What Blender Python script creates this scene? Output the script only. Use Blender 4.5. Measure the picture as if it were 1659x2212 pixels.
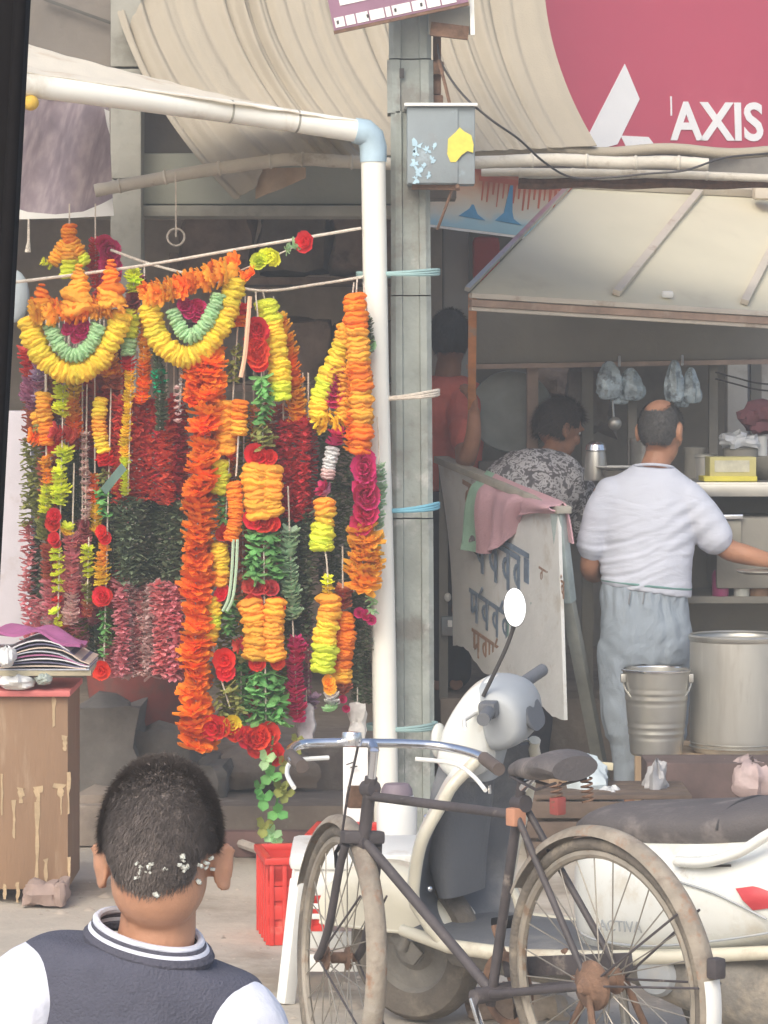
import bpy, bmesh, math, random
from mathutils import Vector, Matrix, Quaternion, noise
R = math.radians
rnd = random.Random(7)
for o in list(bpy.data.objects): bpy.data.objects.remove(o)
scn = bpy.context.scene
C = scn.collection

# ---------------------------------------------------------------- camera, sky, sun, exposure
FD, U0, VH, CH = 7500.0, 829.5, 787.5, 1.86        # focal length in photo pixels, principal column, horizon row, camera height
cam = bpy.data.cameras.new('camera'); camo = bpy.data.objects.new('camera', cam); C.objects.link(camo)
cam.sensor_fit = 'VERTICAL'; cam.sensor_height = 36.0
cam.lens = 36.0 * FD / 2212.0
cam.shift_y = (VH - 1106.0) / 2212.0
cam.clip_start = 0.1; cam.clip_end = 500
camo.location = (0, 0, CH); camo.rotation_euler = (R(90), 0, 0)
scn.camera = camo
SUN_EL, SUN_AZ = 40, 200                              # degrees; azimuth clockwise from +Y
w = bpy.data.worlds.new('World'); scn.world = w; w.use_nodes = True
nt = w.node_tree; nt.nodes.clear()
sky = nt.nodes.new('ShaderNodeTexSky'); sky.sky_type = 'NISHITA'; sky.sun_disc = False
sky.sun_elevation = R(SUN_EL); sky.sun_rotation = R(SUN_AZ); sky.air_density = 1.0; sky.dust_density = 4.0; sky.ozone_density = 1.0
bg = nt.nodes.new('ShaderNodeBackground'); bg.inputs[1].default_value = 0.15
wo = nt.nodes.new('ShaderNodeOutputWorld')
nt.links.new(sky.outputs[0], bg.inputs[0]); nt.links.new(bg.outputs[0], wo.inputs[0])
sun = bpy.data.lights.new('sun', 'SUN'); sun.energy = 1.0; sun.angle = R(40); sun.color = (0.97, 1.0, 0.87)
suno = bpy.data.objects.new('sun', sun); C.objects.link(suno)
sd = Vector((math.sin(R(SUN_AZ)) * math.cos(R(SUN_EL)), math.cos(R(SUN_AZ)) * math.cos(R(SUN_EL)), math.sin(R(SUN_EL))))
suno.rotation_euler = sd.to_track_quat('Z', 'Y').to_euler(); suno.location = (0, -5, 30)
vs = scn.view_settings
scn.display_settings.display_device = 'sRGB'
vs.view_transform = 'Standard'; vs.look = 'None'; vs.exposure = 0.78; vs.gamma = 1.0; vs.use_curve_mapping = False
scn.render.engine = 'CYCLES'
scn.cycles.max_bounces = 8; scn.cycles.diffuse_bounces = 5

# ---------------------------------------------------------------- helpers
def P(u, v, Y): return Vector(((u - U0) * Y / FD, Y, CH - (v - VH) * Y / FD))
def px(n, Y): return n * Y / FD
def V(*a): return Vector(a)

def cr(pts, n):
    """Catmull-Rom resample of a list of equal-length tuples, n steps for each span"""
    out = []; m = len(pts); dim = len(pts[0])
    for i in range(m - 1):
        p0 = pts[max(i - 1, 0)]; p1 = pts[i]; p2 = pts[i + 1]; p3 = pts[min(i + 2, m - 1)]
        for k in range(n):
            t = k / n
            out.append(tuple(0.5 * ((2 * p1[j]) + (-p0[j] + p2[j]) * t + (2 * p0[j] - 5 * p1[j] + 4 * p2[j] - p3[j]) * t * t + (-p0[j] + 3 * p1[j] - 3 * p2[j] + p3[j]) * t ** 3) for j in range(dim)))
    out.append(tuple(pts[-1]))
    return out

class MB:
    def __init__(s): s.v = []; s.f = []; s.m = []; s.mi = 0
    def add(s, vs, fs, M=None):
        o = len(s.v)
        for p in vs:
            p = Vector(p)
            s.v.append(tuple(M @ p if M else p))
        for f in fs: s.f.append([i + o for i in f]); s.m.append(s.mi)
        return s
    def box(s, c, size, rot=None, bev=0.0):
        bm = bmesh.new(); bmesh.ops.create_cube(bm, size=1.0)
        for v in bm.verts: v.co = Vector((v.co.x * size[0], v.co.y * size[1], v.co.z * size[2]))
        if bev > 0: bmesh.ops.bevel(bm, geom=bm.edges[:], offset=bev, segments=2, profile=0.6, affect='EDGES')
        M = Matrix.Translation(Vector(c))
        if rot is not None: M = M @ (rot.to_matrix() if isinstance(rot, Quaternion) else rot).to_4x4()
        bm.verts.index_update()
        s.add([v.co.copy() for v in bm.verts], [[v.index for v in f.verts] for f in bm.faces], M); bm.free(); return s
    def bar(s, a, b, wx, wy, bev=0.0, up=(0, 0, 1)):
        a = Vector(a); b = Vector(b); d = b - a; L = d.length
        q = d.to_track_quat('Z', 'X' if abs(d.normalized().z) > .9 else 'Y')
        return s.box((a + b) / 2, (wx, wy, L), q, bev)
    def tube(s, pts, rad, n=10, cap=True, flat=1.0):
        pts = [Vector(p) for p in pts]; m = len(pts)
        if not isinstance(rad, (list, tuple)): rad = [rad] * m
        t0 = (pts[1] - pts[0]).normalized()
        ref = Vector((0, 0, 1)) if abs(t0.z) < .9 else Vector((1, 0, 0))
        nx = t0.cross(ref).normalized(); vs = []; fs = []
        for i, p in enumerate(pts):
            t = (pts[min(i + 1, m - 1)] - pts[max(i - 1, 0)])
            t = t.normalized() if t.length > 1e-9 else t0
            nx = (nx - t * nx.dot(t)); nx = nx.normalized() if nx.length > 1e-6 else t.orthogonal().normalized()
            ny = t.cross(nx)
            for k in range(n):
                a = 2 * math.pi * k / n
                vs.append(p + (nx * math.cos(a) + ny * math.sin(a) * flat) * rad[i])
        for i in range(m - 1):
            for k in range(n): fs.append([i * n + k, i * n + (k + 1) % n, (i + 1) * n + (k + 1) % n, (i + 1) * n + k])
        if cap: fs.append(list(range(n))[::-1]); fs.append([(m - 1) * n + k for k in range(n)])
        return s.add(vs, fs)
    def lathe(s, prof, n=24, M=None, a0=0, a1=2 * math.pi):
        """profile of (r, z) round local Z"""
        vs = []; fs = []; full = abs(a1 - a0 - 2 * math.pi) < 1e-6; nn = n if full else n + 1
        for r, z in prof:
            for k in range(nn):
                a = a0 + (a1 - a0) * k / n; vs.append(Vector((r * math.cos(a), r * math.sin(a), z)))
        for i in range(len(prof) - 1):
            for k in range(n):
                k2 = (k + 1) % nn
                fs.append([i * nn + k, i * nn + k2, (i + 1) * nn + k2, (i + 1) * nn + k])
        return s.add(vs, fs, M)
    def loft(s, rings, n=20, sub=4, cap=True, power=2.0):
        """rings: (centre, a vector, b vector); super-ellipse sections, closed"""
        flat = [tuple(c) + tuple(a) + tuple(b) for c, a, b in rings]
        fl = cr(flat, sub) if sub > 1 else flat
        vs = []; fs = []
        for r in fl:
            c = Vector(r[0:3]); a = Vector(r[3:6]); b = Vector(r[6:9])
            for k in range(n):
                t = 2 * math.pi * k / n; ct, st = math.cos(t), math.sin(t)
                e = 2.0 / power
                vs.append(c + a * math.copysign(abs(ct) ** e, ct) + b * math.copysign(abs(st) ** e, st))
        m = len(fl)
        for i in range(m - 1):
            for k in range(n): fs.append([i * n + k, i * n + (k + 1) % n, (i + 1) * n + (k + 1) % n, (i + 1) * n + k])
        if cap: fs.append(list(range(n))[::-1]); fs.append([(m - 1) * n + k for k in range(n)])
        return s.add(vs, fs)
    def limb(s, pr, n=14, sub=4):
        """points (Vector, radius) joined into a tapered limb with round ends"""
        fl = cr([tuple(p) + (r,) for p, r in pr], sub)
        pts = [Vector(f[:3]) for f in fl]; rad = [f[3] for f in fl]
        d0 = (pts[0] - pts[1]).normalized(); d1 = (pts[-1] - pts[-2]).normalized()
        A = []; B = []
        for t in (0.0, .35, .7, .9):
            A.append((pts[0] + d0 * rad[0] * math.cos(t * math.pi / 2), rad[0] * max(math.sin(t * math.pi / 2), .05)))
            B.append((pts[-1] + d1 * rad[-1] * math.cos(t * math.pi / 2), rad[-1] * max(math.sin(t * math.pi / 2), .05)))
        allp = A + list(zip(pts, rad)) + B[::-1]
        return s.tube([a for a, b in allp], [b for a, b in allp], n)
    def ell(s, c, rx, ry, rz, rot=None, n=20, m=12):
        vs = []; fs = []
        for i in range(m + 1):
            th = math.pi * (i if 0 < i < m else (0.02 if i == 0 else m - .02)) / m
            for k in range(n):
                a = 2 * math.pi * k / n
                vs.append(Vector((rx * math.sin(th) * math.cos(a), ry * math.sin(th) * math.sin(a), rz * math.cos(th))))
        for i in range(m):
            for k in range(n): fs.append([i * n + k, (i + 1) * n + k, (i + 1) * n + (k + 1) % n, i * n + (k + 1) % n])
        fs.append(list(range(n))); fs.append([m * n + k for k in range(n)][::-1])
        M = Matrix.Translation(Vector(c))
        if rot is not None: M = M @ rot.to_4x4()
        return s.add(vs, fs, M)
    def prism(s, poly, d, M=None):
        """flat outline (x, y) extruded from z=0 to z=d"""
        n = len(poly)
        vs = [Vector((p[0], p[1], 0)) for p in poly] + [Vector((p[0], p[1], d)) for p in poly]
        fs = [list(range(n))[::-1], list(range(n, 2 * n))] + [[k, (k + 1) % n, n + (k + 1) % n, n + k] for k in range(n)]
        return s.add(vs, fs, M)
    def slab(s, pts, nrm, d):
        """closed plate from outline points in space, thickness d along nrm"""
        n = len(pts); nrm = Vector(nrm).normalized() * d
        vs = [Vector(p) for p in pts] + [Vector(p) + nrm for p in pts]
        fs = [list(range(n))[::-1], list(range(n, 2 * n))] + [[k, (k + 1) % n, n + (k + 1) % n, n + k] for k in range(n)]
        return s.add(vs, fs)
    def grid(s, fn, nu, nv, th=0.0):
        vs = []; fs = []
        for j in range(nv + 1):
            for i in range(nu + 1): vs.append(Vector(fn(i / nu, j / nv)))
        W = nu + 1
        for j in range(nv):
            for i in range(nu): fs.append([j * W + i, j * W + i + 1, (j + 1) * W + i + 1, (j + 1) * W + i])
        if th:
            nrm = [Vector((0, 0, 0)) for _ in vs]
            for f in fs:
                q = (vs[f[1]] - vs[f[0]]).cross(vs[f[3]] - vs[f[0]])
                for i in f: nrm[i] += q
            N = len(vs)
            vs = vs + [vs[i] - (nrm[i].normalized() if nrm[i].length > 1e-12 else Vector((0, 0, 1))) * th for i in range(N)]
            fs2 = [[i + N for i in f[::-1]] for f in fs]
            edge = [i for i in range(nu)] ; side = []
            for i in range(nu): side.append([i + 1, i, i + N, i + 1 + N]); b = nv * W; side.append([b + i, b + i + 1, b + i + 1 + N, b + i + N])
            for j in range(nv): a = j * W; b = (j + 1) * W; side.append([a, b, b + N, a + N]); side.append([b + nu, a + nu, a + nu + N, b + nu + N])
            fs = fs + fs2 + side
        return s.add(vs, fs)
    def mesh(s, name, mats, smooth=True, ang=40):
        me = bpy.data.meshes.new(name); me.from_pydata(s.v, [], s.f)
        for m in (mats if isinstance(mats, (list, tuple)) else [mats]): me.materials.append(m)
        if any(s.m): me.polygons.foreach_set('material_index', s.m)
        me.update()
        bm = bmesh.new(); bm.from_mesh(me); bmesh.ops.recalc_face_normals(bm, faces=bm.faces); bm.to_mesh(me); bm.free()
        if smooth: me.shade_smooth(); me.set_sharp_from_angle(angle=R(ang))
        return me
    def build(s, name, mats, parent=None, smooth=True, ang=40):
        return link(name, s.mesh(name, mats, smooth, ang), parent)

def link(name, me, parent=None):
    o = bpy.data.objects.new(name, me); C.objects.link(o)
    if parent is not None:
        o.parent = parent
        o.matrix_parent_inverse = wm(parent).inverted()
    return o
def wm(o):
    m = Matrix.LocRotScale(o.location, o.rotation_euler, o.scale)
    return wm(o.parent) @ o.matrix_parent_inverse @ m if o.parent else m
def thing(name, loc, label, cat, group=None, rz=0.0):
    o = bpy.data.objects.new(name, None); C.objects.link(o); o.location = loc; o.rotation_euler = (0, 0, rz); o.empty_display_size = .1
    return tag(o, label, cat, group)
def tag(o, label, cat, group=None):
    o['label'] = label; o['category'] = cat
    if group: o['group'] = group
    return o
def struct(o): o['kind'] = 'structure'; return o
def stuff(o): o['kind'] = 'stuff'; return o
def inst(name, me, parent, M):
    """child sharing mesh data, M is the world matrix (parents here are unscaled Empties or meshes)"""
    o = bpy.data.objects.new(name, me); C.objects.link(o); o.parent = parent
    o.matrix_local = wm(parent).inverted() @ M
    return o
def frame(p, z, tw=0.0, sc=1.0):
    """matrix at p with local Z along z"""
    q = Vector(z).to_track_quat('Z', 'Y')
    return Matrix.Translation(Vector(p)) @ q.to_matrix().to_4x4() @ Matrix.Rotation(tw, 4, 'Z') @ Matrix.Scale(sc, 4)
def fuse(mb, voxel, sm=3):
    """one continuous skin round everything in mb (voxel union, then smoothing); returns mesh"""
    me = bpy.data.meshes.new('t'); me.from_pydata(mb.v, [], mb.f)
    bm = bmesh.new(); bm.from_mesh(me); bmesh.ops.recalc_face_normals(bm, faces=bm.faces); bm.to_mesh(me); bm.free()
    o = bpy.data.objects.new('t', me); C.objects.link(o)
    r = o.modifiers.new('r', 'REMESH'); r.mode = 'VOXEL'; r.voxel_size = voxel
    if sm: q = o.modifiers.new('s', 'SMOOTH'); q.factor = .5; q.iterations = sm
    dg = bpy.context.evaluated_depsgraph_get(); dg.update()
    me2 = bpy.data.meshes.new_from_object(o.evaluated_get(dg)); bpy.data.objects.remove(o)
    me2.materials.clear(); me2.shade_smooth()
    return me2
def nz(p, s=1.0, seed=0): return noise.noise(Vector(p) * s + Vector((seed * 7.3, seed * 3.1, seed * 1.7)))
def text_mesh(txt, size, ext=.002, align='CENTER', off=0.0):
    cu = bpy.data.curves.new('t', 'FONT'); cu.body = txt; cu.size = size; cu.extrude = ext; cu.align_x = align; cu.align_y = 'CENTER'; cu.offset = off; cu.resolution_u = 4
    o = bpy.data.objects.new('t', cu); C.objects.link(o)
    dg = bpy.context.evaluated_depsgraph_get(); dg.update()
    me = bpy.data.meshes.new_from_object(o.evaluated_get(dg)); bpy.data.objects.remove(o)
    me.materials.clear()
    return me

# ---------------------------------------------------------------- materials
def srgb(r, g, b): return tuple(((c / 255) / 12.92 if c / 255 <= .04045 else ((c / 255 + .055) / 1.055) ** 2.4) for c in (r, g, b))
MATS = {}
def mat(name, col, rough=.6, metal=0.0, var=.18, scale=6.0, bump=.15, bscale=50.0, dirt=None, rand=0.0, transl=0.0, spec=.5, stretch=(1, 1, 1), coat=0.0, wrinkle=None, gen=False, hue=0.0):
    """procedural Principled: mottled colour, stains (colour, amount 0..1, scale), fine bump, per-object variation"""
    if name in MATS: return MATS[name]
    m = bpy.data.materials.new(name); m.use_nodes = True; t = m.node_tree; N = t.nodes; L = t.links
    b = N['Principled BSDF']; out = N['Material Output']
    tc = N.new('ShaderNodeTexCoord'); mp = N.new('ShaderNodeMapping'); mp.inputs['Scale'].default_value = stretch
    L.new(tc.outputs['Generated' if gen else 'Object'], mp.inputs[0])
    src = mp.outputs[0]
    if rand:
        oi = N.new('ShaderNodeObjectInfo'); ad = N.new('ShaderNodeVectorMath'); ad.operation = 'ADD'
        cx = N.new('ShaderNodeCombineXYZ'); mu = N.new('ShaderNodeMath'); mu.operation = 'MULTIPLY'; mu.inputs[1].default_value = 37.0
        L.new(oi.outputs['Random'], mu.inputs[0]); L.new(mu.outputs[0], cx.inputs[0]); L.new(src, ad.inputs[0]); L.new(cx.outputs[0], ad.inputs[1]); src = ad.outputs[0]
    n1 = N.new('ShaderNodeTexNoise'); n1.inputs['Scale'].default_value = scale; n1.inputs['Detail'].default_value = 6; n1.inputs['Roughness'].default_value = .62
    L.new(src, n1.inputs['Vector'])
    r1 = N.new('ShaderNodeMapRange'); r1.inputs[1].default_value = .3; r1.inputs[2].default_value = .7; r1.inputs[3].default_value = 1 - var; r1.inputs[4].default_value = 1 + var
    L.new(n1.outputs[0], r1.inputs[0])
    hs = N.new('ShaderNodeHueSaturation'); hs.inputs['Color'].default_value = (*col, 1)
    L.new(r1.outputs[0], hs.inputs['Value'])
    cur = hs.outputs[0]
    if rand:
        h2 = N.new('ShaderNodeHueSaturation'); rr = N.new('ShaderNodeMapRange'); rr.inputs[3].default_value = 1 - rand; rr.inputs[4].default_value = 1 + rand
        L.new(oi.outputs['Random'], rr.inputs[0]); L.new(rr.outputs[0], h2.inputs['Value']); L.new(cur, h2.inputs['Color'])
        if hue:
            wn = N.new('ShaderNodeTexWhiteNoise'); wn.noise_dimensions = '1D'; L.new(oi.outputs['Random'], wn.inputs['W'])
            r3 = N.new('ShaderNodeMapRange'); r3.inputs[3].default_value = .5 - hue; r3.inputs[4].default_value = .5 + hue
            L.new(wn.outputs['Value'], r3.inputs[0]); L.new(r3.outputs[0], h2.inputs['Hue'])
        cur = h2.outputs[0]
    rcur = None
    for k, d in enumerate(dirt if isinstance(dirt, list) else ([dirt] if dirt else [])):
        n2 = N.new('ShaderNodeTexNoise'); n2.inputs['Scale'].default_value = d[2]; n2.inputs['Detail'].default_value = 8; n2.inputs['Roughness'].default_value = .65
        mp2 = N.new('ShaderNodeMapping'); mp2.inputs['Location'].default_value = (3.1 + k * 5, 1.7, 9.2); mp2.inputs['Scale'].default_value = d[3] if len(d) > 3 else (1, 1, 1)
        L.new(src, mp2.inputs[0]); L.new(mp2.outputs[0], n2.inputs['Vector'])
        rp = N.new('ShaderNodeMapRange'); rp.interpolation_type = 'SMOOTHSTEP'; a = .66 - .42 * d[1]; rp.inputs[1].default_value = a; rp.inputs[2].default_value = a + .16; rp.inputs[4].default_value = .85
        L.new(n2.outputs[0], rp.inputs[0])
        mx = N.new('ShaderNodeMix'); mx.data_type = 'RGBA'; L.new(rp.outputs[0], mx.inputs['Factor']); L.new(cur, mx.inputs['A']); mx.inputs['B'].default_value = (*d[0], 1)
        cur = mx.outputs['Result']
    L.new(cur, b.inputs['Base Color'])
    rr2 = N.new('ShaderNodeMapRange'); rr2.inputs[3].default_value = max(rough - .12, .03); rr2.inputs[4].default_value = min(rough + .12, 1); L.new(n1.outputs[0], rr2.inputs[0]); L.new(rr2.outputs[0], b.inputs['Roughness'])
    b.inputs['Metallic'].default_value = metal; b.inputs['Specular IOR Level'].default_value = spec
    if coat: b.inputs['Coat Weight'].default_value = coat; b.inputs['Coat Roughness'].default_value = .12
    prev = None
    if wrinkle:
        sx, amt = wrinkle[0], wrinkle[1]
        mp3 = N.new('ShaderNodeMapping'); mp3.inputs['Scale'].default_value = sx; L.new(tc.outputs['Object'], mp3.inputs[0])
        n3 = N.new('ShaderNodeTexNoise'); n3.inputs['Scale'].default_value = 1; n3.inputs['Detail'].default_value = 3; n3.inputs['Distortion'].default_value = .6; L.new(mp3.outputs[0], n3.inputs['Vector'])
        bp = N.new('ShaderNodeBump'); bp.inputs['Strength'].default_value = 1; bp.inputs['Distance'].default_value = amt; L.new(n3.outputs[0], bp.inputs['Height']); prev = bp
    if bump:
        n4 = N.new('ShaderNodeTexNoise'); n4.inputs['Scale'].default_value = bscale; n4.inputs['Detail'].default_value = 4; L.new(src, n4.inputs['Vector'])
        b4 = N.new('ShaderNodeBump'); b4.inputs['Strength'].default_value = bump; b4.inputs['Distance'].default_value = .01; L.new(n4.outputs[0], b4.inputs['Height'])
        if prev: L.new(prev.outputs[0], b4.inputs['Normal'])
        prev = b4
    if prev: L.new(prev.outputs[0], b.inputs['Normal'])
    if transl:
        tr = N.new('ShaderNodeBsdfTranslucent'); L.new(cur, tr.inputs[0]); ms = N.new('ShaderNodeMixShader'); ms.inputs[0].default_value = transl
        L.new(b.outputs[0], ms.inputs[1]); L.new(tr.outputs[0], ms.inputs[2]); L.new(ms.outputs[0], out.inputs[0])
    MATS[name] = m; return m
def glass(name, col, alpha_mix=.7):
    if name in MATS: return MATS[name]
    m = bpy.data.materials.new(name); m.use_nodes = True; t = m.node_tree; N = t.nodes; L = t.links
    b = N['Principled BSDF']; b.inputs['Base Color'].default_value = (*col, 1); b.inputs['Roughness'].default_value = .15
    tr = N.new('ShaderNodeBsdfTransparent'); ms = N.new('ShaderNodeMixShader')
    nn = N.new('ShaderNodeTexNoise'); nn.inputs['Scale'].default_value = 14; nn.inputs['Detail'].default_value = 3; tc = N.new('ShaderNodeTexCoord'); L.new(tc.outputs['Object'], nn.inputs['Vector'])
    bp = N.new('ShaderNodeBump'); bp.inputs['Strength'].default_value = .8; bp.inputs['Distance'].default_value = .02; L.new(nn.outputs[0], bp.inputs['Height']); L.new(bp.outputs[0], b.inputs['Normal'])
    ms.inputs[0].default_value = alpha_mix; L.new(tr.outputs[0], ms.inputs[1]); L.new(b.outputs[0], ms.inputs[2]); L.new(ms.outputs[0], N['Material Output'].inputs[0])
    MATS[name] = m; return m

dust = (.36, .29, .22)
M_ground = mat('ground_concrete', (.45, .40, .335), .9, var=.14, scale=1.3, bump=.5, bscale=35, dirt=[((.25, .20, .15), .38, 1.1), ((.52, .46, .38), .30, 3.0)])
M_conc = mat('pole_concrete', (.30, .325, .305), .9, var=.2, scale=7, bump=.5, bscale=40, dirt=[((.20, .19, .17), .35, 5), ((.50, .50, .48), .25, 9), ((.30, .19, .12), .12, 6, (1, 1, .2))])
M_pvc = mat('pvc', (.82, .81, .75), .35, var=.05, scale=3, bump=.03, dirt=((.55, .48, .38), .22, 3, (1, 1, .3)))
M_pvcjoint = mat('pvc_joint_blue', (.40, .53, .62), .4, var=.12, scale=10)
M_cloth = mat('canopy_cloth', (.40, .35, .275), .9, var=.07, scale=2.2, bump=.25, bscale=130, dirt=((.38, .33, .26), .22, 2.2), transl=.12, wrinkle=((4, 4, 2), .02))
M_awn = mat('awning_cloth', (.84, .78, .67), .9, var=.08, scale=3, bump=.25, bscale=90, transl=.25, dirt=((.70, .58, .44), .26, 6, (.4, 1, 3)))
M_wallbrown = mat('brown_plaster', (.205, .18, .158), .95, var=.2, scale=2.5, bump=.4, bscale=30, dirt=((.2, .17, .14), .3, 3))
M_wallgrey = mat('grey_plaster', (.33, .32, .28), .95, var=.16, scale=3, bump=.4, bscale=30, dirt=((.2, .19, .16), .3, 4))
M_inside = mat('sooty_interior', (.58, .52, .465), .95, var=.3, scale=2, bump=.3, bscale=20, dirt=((.42, .36, .32), .3, 1.6))
M_lintel = mat('lintel_green', (.36, .37, .32), .9, var=.12, scale=2, bump=.2)
M_lilac = mat('lilac_paint', (.60, .565, .62), .7, var=.08, scale=3, bump=.1, dirt=((.45, .38, .36), .22, 4))
M_plinth = mat('plinth_stone', (.30, .245, .20), .95, var=.22, scale=4, bump=.6, bscale=22, dirt=[((.2, .165, .14), .35, 3), ((.42, .36, .30), .25, 6)])
M_stone = mat('dark_stone', (.17, .155, .14), .95, var=.3, scale=6, bump=.8, bscale=18, dirt=((.22, .20, .18), .3, 9))
M_bamboo = mat('bamboo', (.55, .51, .44), .75, var=.16, scale=5, bump=.3, bscale=40, dirt=((.33, .28, .22), .3, 9))
M_rope = mat('rope', (.62, .55, .47), .9, var=.2, scale=40, bump=.5, bscale=120)
M_wire = mat('black_wire', (.05, .045, .045), .6)
M_boxgrey = mat('meter_box', (.235, .27, .29), .7, metal=.0, var=.1, scale=6, bump=.1, dirt=[((.22, .21, .21), .3, 6), ((.34, .42, .47), .22, 14)])
M_yellowpaint = mat('yellow_paint', (.70, .58, .10), .7, var=.12, scale=20)
M_bluepaint = mat('faded_blue_paint', (.40, .56, .66), .8, var=.2, scale=20)
M_rust = mat('rust', (.165, .095, .062), .9, var=.45, scale=22, bump=.5, bscale=60)
M_purple = mat('sign_purple', (.26, .13, .20), .5, var=.1, scale=4)
M_white = mat('white_paint', (.78, .78, .76), .5, var=.05, scale=5, bump=.05, dirt=((.6, .55, .48), .18, 6))
M_bank = mat('bank_crimson', (.47, .075, .125), .45, var=.06, scale=.8, bump=.02, dirt=((.56, .12, .17), .25, .9))
M_signwhite = mat('sign_white', (.80, .80, .82), .5, var=.03)
M_dark = mat('dark_recess', (.10, .095, .085), .9, var=.3)
M_cream = mat('cream_sheet_metal', (.60, .555, .425), .85, var=.05, scale=2.5, bump=.06, bscale=20, spec=.15, dirt=((.52, .47, .36), .22, 2.5))
M_creamd = mat('cream_frame', (.56, .50, .42), .6, var=.1, scale=5, dirt=((.36, .26, .19), .28, 8))
M_woodold = mat('old_wood_frame', (.36, .25, .19), .85, var=.25, scale=8, bump=.4, dirt=((.5, .42, .34), .3, 10))
M_header = mat('stall_header', (.25, .235, .205), .85, var=.14, scale=3, bump=.15, dirt=((.27, .25, .22), .35, 2))
M_orange = mat('orange_post', (.58, .24, .09), .7, var=.2, scale=10, dirt=((.4, .3, .22), .3, 12))
M_pinkpost = mat('pinkish_post', (.40, .30, .25), .85, var=.2, scale=10)
M_steel = mat('steel', (.47, .46, .43), .38, metal=.75, var=.1, scale=4, bump=.06, bscale=25, dirt=((.34, .31, .27), .3, 5))
M_alu = mat('aluminium_pot', (.44, .43, .40), .48, metal=.55, var=.12, scale=5, bump=.15, bscale=14, stretch=(1, 1, .35), dirt=[((.33, .31, .28), .34, 5, (1, 1, .4)), ((.24, .21, .19), .2, 9, (1, 1, .5)), ((.55, .54, .50), .2, 14, (1, 1, .2))])
M_chrome = mat('chrome', (.75, .76, .80), .20, metal=1, var=.1, bump=.05, dirt=((.42, .36, .30), .2, 30))
M_plank = mat('pale_plank', (.52, .38, .25), .8, var=.2, scale=6, bump=.35, stretch=(1, 1, .12), dirt=((.33, .2, .12), .3, 9, (1, 1, .15)))
M_ply = mat('brown_plywood', (.255, .155, .092), .75, var=.16, scale=5, bump=.2, stretch=(1, 1, .15), dirt=[((.23, .13, .075), .34, 7, (1, 1, .25)), ((.34, .24, .16), .25, 16)])
M_plyraw = mat('raw_torn_wood', (.42, .31, .19), .85, var=.2, scale=20, bump=.4)
M_red = mat('red_plastic', (.62, .045, .035), .4, var=.1, scale=6, bump=.08, dirt=((.7, .2, .15), .2, 10))
M_redtop = mat('pinkish_red_sheet', (.58, .16, .15), .6, var=.12)
M_wplastic = mat('white_plastic', (.76, .76, .74), .4, var=.05, scale=4, bump=.05, dirt=((.5, .44, .36), .24, 5))
M_skin = mat('brown_skin', (.36, .175, .105), .55, var=.12, scale=12, bump=.12, bscale=160, dirt=((.30, .13, .08), .25, 9))
M_skinboy = mat('boy_skin', (.47, .245, .155), .5, var=.10, scale=12, bump=.1, bscale=200, dirt=((.50, .20, .13), .25, 14))
M_hair = mat('black_hair', (.035, .028, .026), .55, var=.35, scale=60, bump=.6, bscale=240)
M_hairboy = mat('short_dark_hair', (.165, .138, .128), .75, var=.3, scale=50, bump=.5, bscale=260)
M_hairgrey = mat('greying_hair', (.085, .08, .078), .6, var=.5, scale=90, bump=.6, bscale=260)
M_tee = mat('white_tee', (.56, .585, .68), .9, var=.03, scale=6, bump=.12, bscale=220, wrinkle=((4, 4, 12), .012))
M_trous = mat('grey_trousers', (.31, .36, .42), .9, var=.06, scale=6, bump=.2, bscale=200, wrinkle=((8, 8, 5), .03), dirt=[((.27, .30, .33), .2, 4), ((.22, .20, .18), .05, 5)])
M_navy = mat('navy_vest', (.085, .087, .122), .95, var=.12, scale=8, bump=.5, bscale=260, wrinkle=((7, 7, 9), .02))
M_navyband = mat('navy_band', (.08, .08, .11), .95, bump=.5, bscale=200)
M_shirtw = mat('white_shirt', (.64, .66, .76), .9, var=.03, scale=6, bump=.15, bscale=220, wrinkle=((9, 9, 6), .025))
M_redshirt = mat('red_shirt', (.74, .17, .125), .9, var=.1, scale=6, bump=.2, bscale=200, wrinkle=((10, 10, 7), .03))
M_tyre = mat('tyre_dusty', (.14, .12, .10), .9, var=.25, scale=14, bump=.5, bscale=90, dirt=((.27, .23, .18), .36, 9))
M_mud = mat('mudguard_dusty', (.29, .25, .205), .85, var=.25, scale=12, bump=.4, bscale=60, dirt=[((.20, .16, .13), .36, 11), ((.28, .15, .09), .30, 20), ((.38, .345, .30), .22, 7)])
M_rim = mat('rim_dusty', (.34, .30, .25), .6, metal=.4, var=.2, scale=14, dirt=((.25, .16, .1), .3, 18))
M_frame = mat('bike_frame_dark', (.065, .055, .058), .6, var=.3, scale=12, bump=.3, dirt=[((.26, .22, .19), .2, 16), ((.20, .11, .07), .12, 26)])
M_spoke = mat('spoke', (.34, .31, .27), .5, metal=.6, var=.2)
M_scwhite = mat('scooter_white', (.76, .77, .74), .28, var=.03, scale=2, bump=.01, coat=.35, dirt=[((.60, .55, .46), .30, 4), ((.45, .40, .33), .16, 12)])
M_sccream = mat('scooter_cream', (.70, .66, .54), .35, var=.05, scale=3, bump=.02, coat=.3, dirt=((.50, .42, .32), .28, 5))
M_scgrey = mat('scooter_grey', (.38, .40, .42), .55, var=.08, scale=5, bump=.1, dirt=((.42, .40, .37), .3, 4))
M_scdark = mat('scooter_dark', (.13, .135, .15), .6, var=.15, scale=3, bump=.2, bscale=120, dirt=((.24, .235, .235), .38, 2.2))
M_seat = mat('seat_vinyl', (.10, .088, .088), .65, var=.15, scale=4, bump=.3, bscale=120, dirt=((.26, .225, .21), .38, 4))
M_engine = mat('engine_grime', (.20, .185, .165), .8, var=.3, scale=9, bump=.6, bscale=40, dirt=((.36, .31, .25), .4, 7))
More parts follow.
